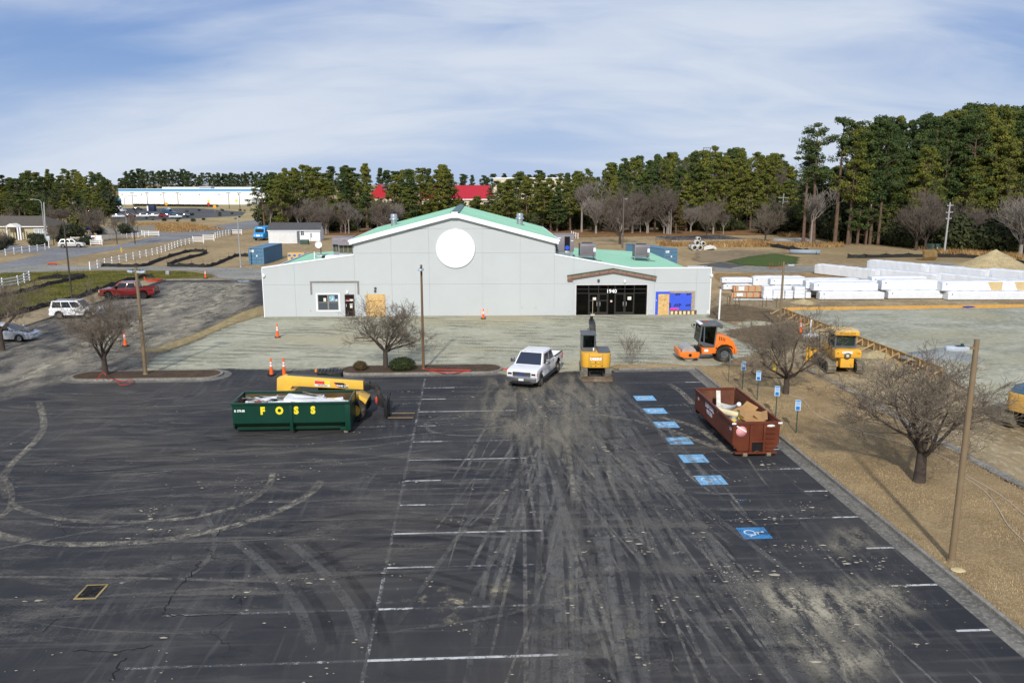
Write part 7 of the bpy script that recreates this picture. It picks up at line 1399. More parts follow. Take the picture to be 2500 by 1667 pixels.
def lot_tree(label, px, py, h, i, rz, wide=1.0, z=.1):
    g_ = G(px, py); zs = h/4.35; return put_tree('bare_tree', label, LT[i], (g_.x, g_.y, z), rz, (zs*wide, zs*wide, zs), (BARK, TWG), 'bare trees in the lot')
lot_tree('bare spreading tree in the left mulch island wound with red tape', 258, 920, 4.7, 0, .4); lot_tree('bare round tree in the middle mulch island before the boarded hall front', 942, 903, 4.5, 1, 1.2); lot_tree('bare spreading tree on the lawn beside the yellow dozer', 1918, 966, 4.7, 3, 3.0, .97); lot_tree('largest bare tree on the lawn left of the nearest light pole', 2243, 1182, 4.75, 0, 2.2, 1.28); lot_tree('bare tree cut by the left edge of the picture', 6, 856, 4.9, 1, 4.4, 1.0)
bsh = grow_tree(21, .12, 12, 1.35, 3, .03, .006, (.15, .75), (0, 5, 4), .35); g_ = G(1541, 895); put_tree('bare_bush', 'bare twiggy bush beside the excavator at the lawn corner', bsh, (g_.x, g_.y, .12), 0, 1.0, (TWGP, TWG))
def leaf_ball(seed, n, rad, size, hollow=.6):
    rg = random.Random(seed); b = MB()
    for i in range(n):
        d = Vector((rg.gauss(0, 1), rg.gauss(0, 1), rg.gauss(0, 1))).normalized(); k = rg.uniform(hollow, 1)*(1+.16*mnoise.noise(d*2.2+Vector((seed, 0, 0))))
        p = Vector((d.x*rad[0]*k, d.y*rad[1]*k, rad[2]*(.85+d.z*k*.98)))
        if p.z < .02: continue
        x = Vector((rg.gauss(0, 1), rg.gauss(0, 1), rg.gauss(0, 1))).normalized(); y = (d.cross(x)+x*.3).normalized(); s = size*rg.uniform(.6, 1.4)
        b.poly([p-x*s, p+y*s*.55, p+x*s, p-y*s*.55])
    return b.mesh('foliage')
HDG = leafmat('hedge_leaf', (.018, .032, .010), (.05, .065, .018), (.09, .085, .03)); HDGD = leafmat('dark_shrub_leaf', (.014, .022, .010), (.035, .045, .018)); RUS = leafmat('rusty_shrub_leaf', (.05, .045, .018), (.12, .075, .03))
def shrub(name, label, p, me, mat, rz=0, sc=1.0, group=None, stem=True):
    t = thing(name, label, 'shrub', p, rz, group, sc); o = bpy.data.objects.new('foliage', me); COL.objects.link(o); o.parent = t; KIDS.setdefault(t.name, []).append(o)
    if not me.materials: me.materials.append(mat)
    elif me.materials[0] != mat: o.material_slots[0].link = 'OBJECT'; o.material_slots[0].material = mat
    if stem: mo('stem', STM, BARK, t)
    return t
STM = MB().cyl((0, 0, -.05), (0, 0, .5), .05, .03, 6).mesh('stem')
HB = [leaf_ball(4, 5200, (1.0, .8, .55), .055), leaf_ball(9, 2200, (.6, .5, .42), .055)]
g_ = G(982, 908); shrub('hedge_shrub', 'wide clipped dark green shrub at the foot of the middle island tree', (g_.x, g_.y, .12), HB[0], HDG, .2, (.95, .8, .95)); g_ = G(880, 907); shrub('hedge_shrub', 'small thin shrub with rusty leaves left of the middle island tree', (g_.x, g_.y, .12), HB[1], RUS, 0, .85)
# ---- pines
def pine(seed, H=18.0, base=.42, wid=2.6, ncl=70, per=70, sz=.26, shape=.55):
    rg = random.Random(seed); T = MB(); C = MB(); bx, by = rg.uniform(-.5, .5), rg.uniform(-.5, .5)
    P = lambda z: Vector((bx*math.sin(z/H*2.2), by*math.sin(z/H*1.7), z))
    T.tube([P(-.2), P(H*.3), P(H*.6), P(H*.93)], [.26, .2, .13, .04], 7, cap=False)
    for i in range(ncl):
        t = rg.random()**.85; z = H*(base+(1-base)*t); prof = wid*(max(.05, (1-t))**shape)*(.5+.5*min(1, t/.2)); a = rg.random()*6.283; r = prof*rg.uniform(.2, 1.2)
        c = P(min(z, H*.97))+Vector((math.cos(a)*r, math.sin(a)*r, rg.uniform(-.1, .4)))
        if r > .6: T.tube([P(z-.35*r), P(z-.1).lerp(c, .5), c], [.06, .04, .02], 4, cap=False)
        cr = rg.uniform(.5, 1.1)*(.65+.35*(1-t))
        for k in range(per):
            d = Vector((rg.gauss(0, 1), rg.gauss(0, 1), rg.gauss(0, .8))).normalized(); p = c+Vector((d.x, d.y, d.z*.72))*cr*rg.uniform(.45, 1.08)
            n = (d*.8+Vector((rg.gauss(0, .55), rg.gauss(0, .55), rg.gauss(0, .45)+.35))).normalized(); x = n.cross(Vector((rg.gauss(0, 1), rg.gauss(0, 1), rg.gauss(0, 1)))).normalized(); y = n.cross(x); s = sz*rg.uniform(.6, 1.4)
            C.poly([p-x*s*.7, p+y*s*.38, p+x*s, p-y*s*.38])
    for k in range(4):
        z = H*(base*rg.uniform(.45, .95)); a = rg.random()*6.283; L = rg.uniform(.6, 1.8); T.tube([P(z), P(z)+Vector((math.cos(a)*L, math.sin(a)*L, rg.uniform(-.2, .4)))], [.05, .015], 4, cap=False)
    return T.mesh('trunk'), C.mesh('crown')
PN = [pine(31, base=.36, wid=2.7, ncl=66), pine(32, base=.50, wid=2.3, ncl=46), pine(33, base=.28, wid=2.9, ncl=80), pine(34, base=.58, wid=2.7, ncl=44, shape=.4), pine(35, base=.20, wid=2.5, ncl=84, shape=.75), pine(36, base=.42, wid=3.2, ncl=60, shape=.45), pine(37, base=.24, wid=2.5, ncl=64, shape=.6), pine(38, base=.55, wid=3.1, ncl=36, shape=.5)]
PB = [pine(41, base=.28, wid=2.9, ncl=96, per=85, sz=.19, shape=.4), pine(42, base=.55, wid=2.6, ncl=40, per=95, sz=.18, shape=.38), pine(43, base=.16, wid=2.9, ncl=112, per=85, sz=.19, shape=.55), pine(44, base=.70, wid=2.5, ncl=24, per=95, sz=.18, shape=.35), pine(45, base=.36, wid=3.3, ncl=84, per=85, sz=.19, shape=.5)]
POL = leafmat('pine_olive', (.050, .074, .012), (.175, .175, .028), (.19, .165, .04)); PDK = leafmat('pine_deep', (.020, .042, .014), (.085, .118, .028), (.125, .135, .03)); PBR = leafmat('cedar_bronze', (.075, .062, .018), (.125, .085, .025))
def put_pine(label, x, y, h, mesh, mat, group, rz, zz=0.0, wide=1.0):
    k = h/18.0; t = thing('pine_tree', label, 'pine tree', (x, y, zz), rz, group, (k*wide, k*wide, k))
    for me, mt, nm in ((mesh[0], BARKN, 'trunk'), (mesh[1], mat, 'crown')):
        o = bpy.data.objects.new(nm, me); COL.objects.link(o); o.parent = t
        if not me.materials: me.materials.append(mt)
        elif me.materials[0] != mt: o.material_slots[0].link = 'OBJECT'; o.material_slots[0].material = mt
    return t
SKY_ = [(-80, 430), (0, 425), (60, 420), (100, 414), (150, 413), (230, 413), (262, 425), (280, 448), (300, 470), (600, 440), (640, 428), (700, 408), (760, 400), (800, 402), (850, 398), (900, 400), (960, 412), (1000, 402), (1050, 404), (1095, 400), (1115, 420), (1200, 424), (1260, 415), (1300, 414), (1400, 412), (1480, 410), (1492, 392), (1520, 384), (1600, 380), (1640, 374), (1700, 368), (1760, 356), (1815, 356), (1850, 372), (1900, 375), (1925, 392), (1945, 410), (1958, 340), (1985, 310), (2010, 305), (2030, 330), (2045, 320), (2060, 288), (2100, 296), (2130, 300), (2150, 275), (2200, 272), (2260, 268), (2290, 270), (2330, 255), (2400, 250), (2450, 255), (2500, 258), (2600, 250)]
def skyl(px):
    for (a, b), (c, d) in zip(SKY_[:-1], SKY_[1:]):
        if a <= px <= c: return b+(d-b)*(px-a)/(c-a)
    return SKY_[-1][1]
rp = random.Random(77)
FARP = []
def forest(n, px0, px1, Yf, dep, label, group, protos, mats, lowf, wide=1.0, avoid=None, minh=5.0, top=None):
    for i in range(n):
        px = px0+(px1-px0)*(i+rp.random())/n; row = rp.random(); Y = Yf(px)+dep*row; s = skyl(px) if top is None else top(px)
        s += (1-row)*lowf*rp.random()+rp.choice((-3, 0, 3, 8, 14, 22))*(.6 if top is None else .3)
        if avoid and avoid(px, Y): s = rp.uniform(478, 500)
        h = max(minh, ZT(px, s, Y)); x = XT(px, Y, h)
        if label is None: FARP.append((x, Y, h, rp.randrange(len(PN)), rp.random()*6.28, wide*rp.uniform(.85, 1.2))); continue
        put_pine(label, x, Y, h, protos[rp.randrange(len(protos))], mats[0] if rp.random() < mats[2] else mats[1], group, rp.random()*6.28, 0, wide*rp.uniform(.85, 1.2)*min(1.6, max(.8, 17/h)))
gapf = lambda px, Y: (1106 < px < 1212) or (1036 < px < 1072) or (906 < px < 925) or (935 < px < 946)
forest(64, 650, 1945, lambda px: 214, 14, 'olive green pine in the front rows of the wood behind the hall', 'pines behind the hall', [PN[0], PN[2], PN[4], PN[6]], (POL, PDK, .85), 75, 1.15, gapf)
forest(56, 660, 1945, lambda px: 232, 26, 'tall green pine at the back of the wood behind the hall', 'back pines behind the hall', PN, (POL, PDK, .7), 26, 1.2, gapf)
forest(30, 1470, 1930, lambda px: 246, 22, 'tall green pine on the rise at the right of the wood', 'pines on the rise', PN, (POL, PDK, .5), 20, 1.2)
forest(24, 1080, 1500, lambda px: 345, 40, None, 'distant pines behind the red roof', PN, (PDK, POL, .7), 8, 1.3, None, 5, lambda px: 424)
forest(12, 640, 1100, lambda px: 300, 60, None, 'distant pines left of the red roof', PN, (PDK, POL, .7), 10, 1.3, None, 5, lambda px: skyl(px)+4)
forest(44, 2085, 2560, lambda px: 167, 14, 'dense dark pine of the tall wood on the right', 'tall pines on the right', [PB[0], PB[2], PB[4]], (PDK, POL, .6), 200, 1.1)
forest(28, 2100, 2560, lambda px: 181, 14, 'tall dark pine at the back of the right wood', 'back pines on the right', [PB[0], PB[2], PB[1], PB[4]], (PDK, POL, .7), 30, 1.1)
forest(12, 1955, 2100, lambda px: 185, 20, 'lower dark pine at the left edge of the right wood', 'low pines at the edge of the right wood', [PB[0], PB[2]], (PDK, POL, .6), 40, 1.3, None, 5, lambda px: 405)
for px, tp, pr, lab in ((2007, 303, 1, 'tall slim pine standing clear left of the right wood'), (2062, 286, 3, 'high crowned pine with long bare trunk left of the right wood'), (2097, 296, 3, 'half bare pine with broken limbs at the edge of the right wood'), (1978, 345, 1, 'leftmost pine of the right wood reaching over the gap')):
    h = ZT(px, tp, 172); put_pine(lab, XT(px, 172, h), 172, h, PB[pr], PDK, None, rp.random()*6, 0, 1.25)
forest(46, -60, 268, lambda px: 330, 60, 'olive pine of the wood behind the house on the left', 'pines behind the house', PN, (POL, PDK, .7), 45, 1.25)
forest(16, -60, 268, lambda px: 240, 40, 'low olive pine close behind the house', 'low pines behind the house', PN, (POL, PDK, .8), 30, 1.3, None, 4, lambda px: 465)
forest(62, 300, 670, lambda px: 640, 70, None, 'distant pines behind the warehouse', PN, (PDK, POL, .85), 10, 1.15, None, 5, lambda px: 412 if px < 470 else 420)
forest(8, 262, 310, lambda px: 640, 60, None, 'far pines left of the warehouse', PN, (PDK, POL, .85), 8, 1.4, None, 5, lambda px: 446 if px < 292 else 425)
forest(5, 640, 690, lambda px: 200, 12, 'pine at the left end of the wood by the white shed', 'pines by the shed', PN, (POL, PDK, .8), 40, 1.1)
def far_wood():
    """the farthest pines read as one mass: a single object"""
    for part, nm, mt, lab in ((1, 'far_pine_wood', PDK, 'far-off dark pine wood along the horizon'), (0, 'far_pine_trunks', BARKN, 'trunks of the far-off pine wood')):
        Vs, Fs, off = [], [], 0
        for x, Y, h, i, rz, wd in FARP:
            me = PN[i][part]; n = len(me.vertices); co = np.empty(n*3); me.vertices.foreach_get('co', co); co = co.reshape(-1, 3); k = h/18; c, s_ = math.cos(rz), math.sin(rz); q = np.empty_like(co)
            q[:, 0] = (co[:, 0]*c-co[:, 1]*s_)*k*wd+x; q[:, 1] = (co[:, 0]*s_+co[:, 1]*c)*k*wd+Y; q[:, 2] = co[:, 2]*k; Vs.append(q)
            li = np.empty(len(me.loops), int); me.loops.foreach_get('vertex_index', li); Fs.append(li.reshape(-1, 4)+off); off += n
        V = np.concatenate(Vs); F = np.concatenate(Fs); me = bpy.data.meshes.new(nm); me.vertices.add(len(V)); me.vertices.foreach_set('co', V.ravel()); me.loops.add(F.size); me.loops.foreach_set('vertex_index', F.ravel()); me.polygons.add(len(F)); me.polygons.foreach_set('loop_start', np.arange(len(F))*4); me.update(calc_edges=True)
        o = mo(nm, me, mt); o['kind'] = 'stuff'; tag(o, lab, 'wood')
far_wood()
put_pine('bronze green cedar standing before the wood beyond the slab', XT(1652, 205, 5), 205, ZT(1652, 485, 205), PN[4], PBR, None, 1.0, 0, 1.9)
# ---- bare background trees
BT = [grow_tree(51, 3.2, 6, 5.2, 4, .24, .02, (.1, .65), (0, 6, 6, 4), .36), grow_tree(52, 2.2, 9, 4.6, 4, .26, .02, (.15, .95), (0, 7, 6, 4), .32), grow_tree(53, 5.5, 5, 4.8, 4, .2, .02, (.1, .55), (0, 6, 6, 5), .4)]
BH = []
for a, b in BT: BH.append(max(v.co.z for v in b.vertices))
def bare(label, px, py, top, i, mats, group=None, wide=1.0, Y=None, rz=None):
    g_ = G(px, py) if Y is None else Vector((XT(px, Y, 0), Y, 0)); h = ZT(px, top, g_.y); k = h/BH[i]; return put_tree('bare_tree', label, BT[i], (g_.x, g_.y, 0), rp.random()*6.28 if rz is None else rz, (k*wide, k*wide, k), mats, group)
bare('wide bare tree with thick trunk behind the right wing roof', 1513, 596, 476, 1, (BARK, TWGR), None, 1.15); bare('bare round tree before the concrete slab', 1724, 592, 490, 0, (BARK, TWG), None, 1.0); bare('bare tree right of the concrete slab', 1868, 592, 492, 1, (BARK, TWG)); bare('pale twin stemmed bare tree in the back field', 1979, 598, 452, 2, (BARKP, TWGP), None, 1.2); bare('pale bare sycamore beyond the right gable', 1420, 567, 430, 2, (BARKP, TWGP), None, 1.3)
for i in range(44):
    px = rp.choice([rp.uniform(650, 980), rp.uniform(650, 980), rp.uniform(1400, 1940)]); bare('leafless grey tree at the edge of the wood behind the hall', px, 0, rp.uniform(470, 510) if px < 1000 else rp.uniform(430, 500), rp.randrange(3), (BARKP, TWGR if rp.random() < .6 else TWGP), 'leafless trees behind the hall', 1.05, rp.uniform(203, 214))
for i in range(14): px = rp.uniform(1580, 1950); bare('tall leafless tree rising among the pines on the rise', px, 0, skyl(px)+rp.uniform(2, 35), rp.choice((0, 2)), (BARKP, TWGR), 'leafless trees on the rise', 1.0, rp.uniform(236, 250))
for i in range(8): px = rp.uniform(1985, 2520); bare('leafless tree at the foot of the dark wood on the right', px, 0, rp.uniform(440, 520), rp.randrange(3), (BARK, TWG if rp.random() < .5 else TWGR), 'leafless trees in the right wood', 1.1, 156 if px > 2040 else 190)
bare('leafless pale tree at the right edge before the dark wood', 2490, 0, 440, 1, (BARKP, TWGP), None, 1.2, 142)
for px, Y, tp, i, lab in ((20, 205, 505, 1, 'mauve bare tree over the left end of the house'), (140, 215, 490, 1, 'mauve bare tree over the right end of the house'), (228, 178, 488, 1, 'mauve round bare tree beside the blue playground'), (132, 168, 535, 0, 'grey bare tree before the house bushes'), (12, 155, 545, 0, 'small grey bare tree at the house driveway'), (286, 172, 522, 2, 'thin bare tree by the weathered plank fence'), (330, 172, 515, 2, 'second thin bare tree by the weathered plank fence')): bare(lab, px, 0, tp, i, (BARK, TWGR if 'mauve' in lab else TWG), None, 1.25 if 'mauve' in lab else 1.0, Y)
# ---- shrubs along the wood edges
SB = [leaf_ball(61, 900, (2.2, 2.0, 1.7), .24, .5), leaf_ball(62, 800, (1.8, 1.8, 2.2), .24, .5)]
SHM = leafmat('thicket_leaf', (.018, .026, .009), (.055, .062, .018), (.085, .08, .03))
for i in range(40):
    px = 1985+(2540-1985)*(i+rp.random())/40; g_ = G(px, np.interp(px, [1985, 2030, 2200, 2330, 2560], [574, 586, 602, 615, 626])); shrub('thicket_bush', 'dark green thicket bush at the foot of the right wood', (g_.x, g_.y+rp.uniform(-1, 4), 0), SB[i % 2], SHM, rp.random()*6, rp.uniform(.9, 1.9), 'thicket bushes on the right')
for i in range(40): px = 650+(1950-650)*(i+rp.random())/40; shrub('thicket_bush', 'low dark bush under the wood behind the hall', (XT(px, 216, 0), 216+rp.uniform(0, 12), 0), SB[i % 2], SHM, rp.random()*6, rp.uniform(.8, 1.7), 'thicket bushes behind the hall')
for i in range(54): px = 640+(1960-640)*(i+rp.random())/54; shrub('understorey_bush', 'tall dark bush deep inside the wood behind the hall', (XT(px, 236, 0), 232+rp.uniform(0, 16), 0), SB[i % 2], SHM, rp.random()*6, (2.2, 2.0, rp.uniform(1.5, 2.4)), 'understorey of the wood')
for i in range(26): px = 1980+(2560-1980)*(i+rp.random())/26; shrub('understorey_bush', 'tall dark bush deep inside the right wood', (XT(px, 176, 0), 172+rp.uniform(0, 14) if px > 2050 else 206, 0), SB[i % 2], SHM, rp.random()*6, (2.2, 2.0, rp.uniform(1.7, 2.8)), 'understorey of the right wood')
for i in range(18): px = -60+340*(i+rp.random())/18; shrub('understorey_bush', 'dark bush under the pines behind the house', (XT(px, 300, 0), 285+rp.uniform(0, 25), 0), SB[i % 2], SHM, rp.random()*6, (2.6, 2.0, rp.uniform(1.5, 2.6)), 'understorey behind the house')
# ---- grasses
def blades(name, poly, n, hgt, wd, mat, seed, z=0.0, mask=None):
    rg = np.random.default_rng(seed); P = np.array([(p[0], p[1]) for p in poly]); lo, hi = P.min(0), P.max(0); q = rg.uniform(lo, hi, (n*3, 2)); sd = inpoly_sd(q[:, 0], q[:, 1], poly); q = q[sd > .1][:n]; k = len(q)
    a = rg.uniform(0, 6.283, k); h = hgt*rg.uniform(.4, 1.3, k); dx = np.cos(a)*wd*rg.uniform(.6, 1.4, k); dy = np.sin(a)*wd; lx = rg.normal(0, .35, k)*h; ly = rg.normal(0, .35, k)*h
    V = np.empty((k*3, 3)); V[0::3] = np.stack([q[:, 0]-dx, q[:, 1]-dy, np.full(k, z)], 1); V[1::3] = np.stack([q[:, 0]+dx, q[:, 1]+dy, np.full(k, z)], 1); V[2::3] = np.stack([q[:, 0]+lx, q[:, 1]+ly, z+h], 1)
    me = bpy.data.meshes.new(name); me.vertices.add(k*3); me.vertices.foreach_set('co', V.ravel()); me.loops.add(k*3); me.loops.foreach_set('vertex_index', np.arange(k*3)); me.polygons.add(k); me.polygons.foreach_set('loop_start', np.arange(k)*3); me.update(calc_edges=True); me.validate()
    o = mo(name, me, mat); o['kind'] = 'stuff'; return o
def grassm(name, c0, c1):
    m, nt = newmat(name); p = POS(nt); finish(nt, mixc(nt, ramp(nt, mth(nt, 'ADD', mth(nt, 'MULTIPLY', noise(nt, p, .4, 4), .6), mth(nt, 'MULTIPLY', noise(nt, p, 9, 2), .4)), .35, .65), c0, c1), .9, spec=.15); return m
GDR = grassm('dry_blades', (.26, .185, .095), (.52, .39, .22)); GRS = grassm('reed_blades', (.20, .10, .035), (.45, .30, .13)); GGR = grassm('green_blades', (.065, .08, .012), (.20, .175, .05))
tag(blades('lawn_grass', lawnp, 90000, .06, .012, GDR, 1, .12), 'short dry winter grass of the lawn right of the lot', 'grass')
tag(blades('verge_grass', Z([(0, 1022), (900, 1005), (1600, 1008), (1840, 1040), (1460, 1072), (1250, 1078), (900, 1160), (650, 1250), (450, 1300), (0, 1415)]), 42000, .16, .03, GGR, 2), 'green grass of the verge behind the side lot', 'grass')
for i, (pl_, n, h_) in enumerate([([(1880, 560), (2060, 565), (2200, 590), (2190, 598), (2050, 585), (1900, 577)], 7000, .9), ([(1600, 592), (1830, 590), (1900, 597), (2060, 598), (2060, 604), (1830, 604), (1610, 602)], 6000, .8), ([(2200, 600), (2330, 612), (2500, 628), (2500, 634), (2300, 622)], 4000, .8), ([(320, 545), (460, 545), (560, 560), (420, 570), (350, 560)], 5000, .4)]):
    tag(blades('tall_grass', [G(*q) for q in pl_], n, h_, .10, GRS, 10+i), ['tall rusty grass at the edge of the back field', 'tall dry grass in front of the concrete slab', 'tall dry grass along the dark wood', 'brown weeds beside the road before the warehouse'][i], 'grass')
# ================================================================== other buildings and far things
# containers
BLC = M('container_blue', (.09, .20, .31), .5, var=.1, dirt=.12); 
def container(label, p, rz, L, mat, Hc=2.59, Wc=2.44):
    t = thing('shipping_container', label, 'container', p, rz, 'shipping containers'); b = MB(); n = int(L/.28); h = Wc/2
    for s in (-1, 1):
        vs = []
        for i in range(n*2+1):
            x = -L/2+.1+(L-.2)*i/(n*2); y = s*(h-(.0 if (i//1) % 2 else .045)); vs += [(x, y, .15), (x, y, Hc-.1)]
        b.add(vs, [(i*2, i*2+2, i*2+3, i*2+1) if s < 0 else (i*2+1, i*2+3, i*2+2, i*2) for i in range(n*2)])
    b.build('corrugated_side', mat, t); B(-L/2, L/2, -h, h, Hc-.06, Hc).build('roof', mat, t); B(-L/2, L/2, -h, h, 0, .16).build('floor_frame', mat, t)
    for x in (-L/2, L/2-.12):
        for y in (-h, h-.12): B(x, x+.12, y, y+.12, .16, Hc-.06).build('corner_post', mat, t)
    for s in (-1, 1):
        d_ = B(-L/2+.03, -L/2+.07, *sorted((s*.015, s*(h-.13))), .18, Hc-.1).build('door', mat, t)
        for y in (.25, .75): B(-L/2-.02, -L/2+.02, s*y-.025, s*y+.025, .2, Hc-.1).build('lock_bar', mat, d_)
        for z in (.75, 1.35, 1.95): B(-L/2+.015, -L/2+.029, *sorted((s*.05, s*(h-.2))), z-.02, z+.02).build('door_groove', PLA, d_)
    B(-L/2+.0, -L/2+.014, h-.9, h-.25, 1.95, 2.35).build('placard', PLT, t); B(-L/2+.0, -L/2+.014, -.25, .0, 1.25, 1.5).build('placard', WHT, t); B(L/2-.06, L/2-.02, -h+.13, h-.13, .17, Hc-.07).build('end_wall', mat, t)
    return t
a, b_, c_ = G(608, 646), G(645, 645.5), G(690, 630); d = (c_-b_); Lc = max(6.0, min(12.2, d.length)); rz = math.atan2(d.y, d.x); mid = (a+b_)/2+d.normalized()*Lc/2
container('blue container standing in the tan grass left of the hall', (mid.x, mid.y, 0), rz, Lc, BLC)
container('blue container seen over the right wing roof', (XT(1600, 129, 2), 133.5, 0), R(112), 12.2, BLC)
a, b_ = G(656, 594.5), G(727, 594); container('white container standing before the white shed', ((a.x+b_.x)/2, a.y+1.3, 0), R(180), (b_-a).length, M('container_white', (.66, .67, .66), .55, var=.06, dirt=.15))
# shed
a, b_ = G(656, 589), G(782, 588.5); SW = (b_-a).length; sh = thing('white_shed', 'long white shed with grey shingle roof beyond the containers', 'shed', (a.x, a.y, 0), math.atan2(b_.y-a.y, b_.x-a.x))
SDW = M('shed_white', (.75, .77, .80), .6, var=.03); SHG_ = M('shingle_grey', (.075, .075, .08), .9, var=.25, scale=2)
Hs = ZT(700, 562.5, a.y); Ha = ZT(700, 545, a.y+2.2)
B(0, SW, 0, 4.4, 0, Hs).build('wall', SDW, sh); MB().prism([(0, Hs), (4.4, Hs), (2.2, Ha-.1)], 0, SW, 'x').build('gable_wall', SDW, sh)
for s in (0, 1): MB().hexa([(-.2, -.3 if s == 0 else 4.7, Hs-.08), (SW+.2, -.3 if s == 0 else 4.7, Hs-.08), (SW+.2, 2.2, Ha), (-.2, 2.2, Ha), (-.2, -.3 if s == 0 else 4.7, Hs+.05), (SW+.2, -.3 if s == 0 else 4.7, Hs+.05), (SW+.2, 2.2, Ha+.13), (-.2, 2.2, Ha+.13)]).build('roof', SHG_, sh)
B(-.2, SW+.2, -.34, -.305, Hs-.16, Hs+.02).build('fascia', SDW, sh)
def swin(par, x, y, z, w_, h_, nx=2, nz=2, ax='y', fr=None, gl2=None):
    f = B(x-w_/2-.08, x+w_/2+.08, y-.05, y-.003, z-.08, z+h_+.08).build('window', fr or WHT, par)
    for i in range(nx):
        for j in range(nz): B(x-w_/2+w_*i/nx+.03, x-w_/2+w_*(i+1)/nx-.03, y-.06, y-.051, z+h_*j/nz+.03, z+h_*(j+1)/nz-.03).build('pane', gl2 or GL, f)
swin(sh, SW*.66, 0, 1.3, .75, .95); B(SW*.81, SW*.84, -.15, -.005, .9, 1.8).build('meter_box', GYP, sh); MB().cyl((SW*.815, -.1, 0), (SW*.815, -.1, .9), .03, n=6).build('conduit', GYP, sh)
# bus
g_ = G(632, 588); bus = thing('blue_bus', 'bright blue school style bus parked in the grass by the road', 'bus', (g_.x+.25, g_.y+4.2, 0), R(-96)); BUB = M('bus_blue', (.03, .28, .62), .4, var=.05)
MB().prism([(-3.9, .5), (4.0, .5), (4.1, .8), (4.05, 1.45), (3.1, 1.75), (2.9, 2.75), (2.6, 3.0), (-3.8, 3.0), (-3.95, 2.8)], -1.2, 1.2).build('body', BUB, bus, .1)
MB().hexa([(3.13, -1.0, 1.8), (3.14, -1.0, 1.8), (3.14, 1.0, 1.8), (3.13, 1.0, 1.8), (2.95, -1.0, 2.55), (2.97, -1.0, 2.55), (2.97, 1.0, 2.55), (2.95, 1.0, 2.55)]).build('windscreen', GL, bus)
for s in (-1, 1):
    for k in range(7): MB().box(-3.4+k*.85, -2.7+k*.85, s*1.2-.012, s*1.2+.012, 1.75, 2.4).build('window', GL, bus)
    for x in (2.9, -2.3): wheel(bus, x, s*1.02, .48, .28, GYP, RUBC, s)
    MB().ball((4.05, s*.85, 1.15), (.06, .14, .14), 10, 6).build('headlight', HL, bus)
B(4.07, 4.12, -.5, .5, .95, 1.35).build('grille', PLT, bus); MB().box(4.02, 4.25, -1.15, 1.15, .42, .72).build('bumper', PLA, bus, .03); B(2.78, 2.86, -.55, .55, 2.72, 2.88).build('destination_board', WHT, bus)
MB().cyl((-.5, 0, 3.0), (-.5, 0, 4.2), .02, n=5).build('antenna', PLA, bus)
# house on the left
g_ = G(20, 588); hs_ = thing('small_house', 'beige bungalow with brown roof and white gabled porch at the left edge', 'house', (XT(-60, 186, 0), 186, 0), 0); HB_ = M('house_beige', (.46, .41, .27), .8, var=.08); RFB = M('roof_brown', (.105, .09, .075), .9, var=.2, scale=2); Wd_ = XT(117, 186, 0)-XT(-60, 186, 0)
B(0, Wd_, 0, 9, 0, 3.0).build('wall', HB_, hs_); zt_ = ZT(60, 527, 191)
MB().hexa([(-.6, -.6, 2.95), (Wd_+.6, -.6, 2.95), (Wd_+.6, 9.6, 2.95), (-.6, 9.6, 2.95), (3, 4.4, zt_), (Wd_-3, 4.4, zt_), (Wd_-3, 4.6, zt_), (3, 4.6, zt_)]).build('roof', RFB, hs_); B(-.62, Wd_+.62, -.64, -.601, 2.8, 3.02).build('fascia', WHT, hs_)
px_x = lambda px: XT(px, 186, 1.5)-XT(-60, 186, 0)
MB().prism([(px_x(24), 2.9), (px_x(59), 2.9), (px_x(41), ZT(41, 546, 184))], -2.2, .3).build('porch_gable', M('porch_white', (.72, .70, .67), .7), hs_)
for px in (31, 57, 63): MB().box(px_x(px)-.14, px_x(px)+.14, -2.1, -1.8, 0, 2.9).build('porch_column', WHT, hs_)
B(px_x(38), px_x(54), -.03, -.004, 0, 2.3).build('door', M('door_brown', (.06, .045, .04), .6), hs_)
for k in range(3): swin(hs_, px_x(89+k*10.5), 0, .95, .85, 1.4, 2, 2, gl2=M('house_glass', (.35, .38, .37), .2))
for i, (px, py, s) in enumerate([(80, 586, .55), (90, 587, .55), (100, 587, .5), (110, 587, .5), (84, 600, .55), (97, 601, .6), (106, 601, .55), (238, 572, .75), (306, 571, .95), (150, 594, .6), (205, 598, .6), (10, 601, .7), (25, 598, .6), (175, 580, 1.1), (215, 598, .6), (5, 612, .55)]):
    g_ = G(px, py); shrub('round_bush', 'clipped round dark bush near the house on the left', (g_.x, g_.y, 0), SB[0], HDGD, i, s, 'round bushes at the house')
g_ = G(193, 577); shrub('round_bush', 'large olive bush beside the playground', (g_.x, g_.y, 0), SB[1], leafmat('olive_bush', (.05, .055, .012), (.11, .105, .025)), 1, 1.5)
g_ = G(213, 576); pg = thing('playground_tower', 'blue playground tower with tan slide beside the house', 'playground', (g_.x, g_.y, 0), R(10)); PBL = M('play_blue', (.02, .06, .28), .5)
for x in (-1, 1):
    for y in (-1, 1): MB().bar((x, y, 0), (x, y, 3.2), .15, .15).build('post', PBL, pg)
B(-1.1, 1.1, -1.1, 1.1, 1.3, 1.45).build('deck', PBL, pg); B(-1.05, 1.05, -1.12, -1.08, 1.45, 2.4).build('panel', PBL, pg); MB().cyl((-.1, -1.14, 2.0), (-.1, -1.1, 2.0), .32, n=14).build('round_opening', M('slide_tan', (.5, .38, .2), .6), pg); MB().frus((-1.4, 1.4, -1.4, 1.4), (-.2, .2, -.2, .2), 3.2, 4.3).build('roof', M('play_roof', (.45, .38, .40), .6), pg)
MB().prism([(.6, 1.4), (.7, 1.5), (2.5, .35), (2.5, .15)], -.4, .4).build('slide', MATS['slide_tan'], pg, loc=(0, -.8, 0))
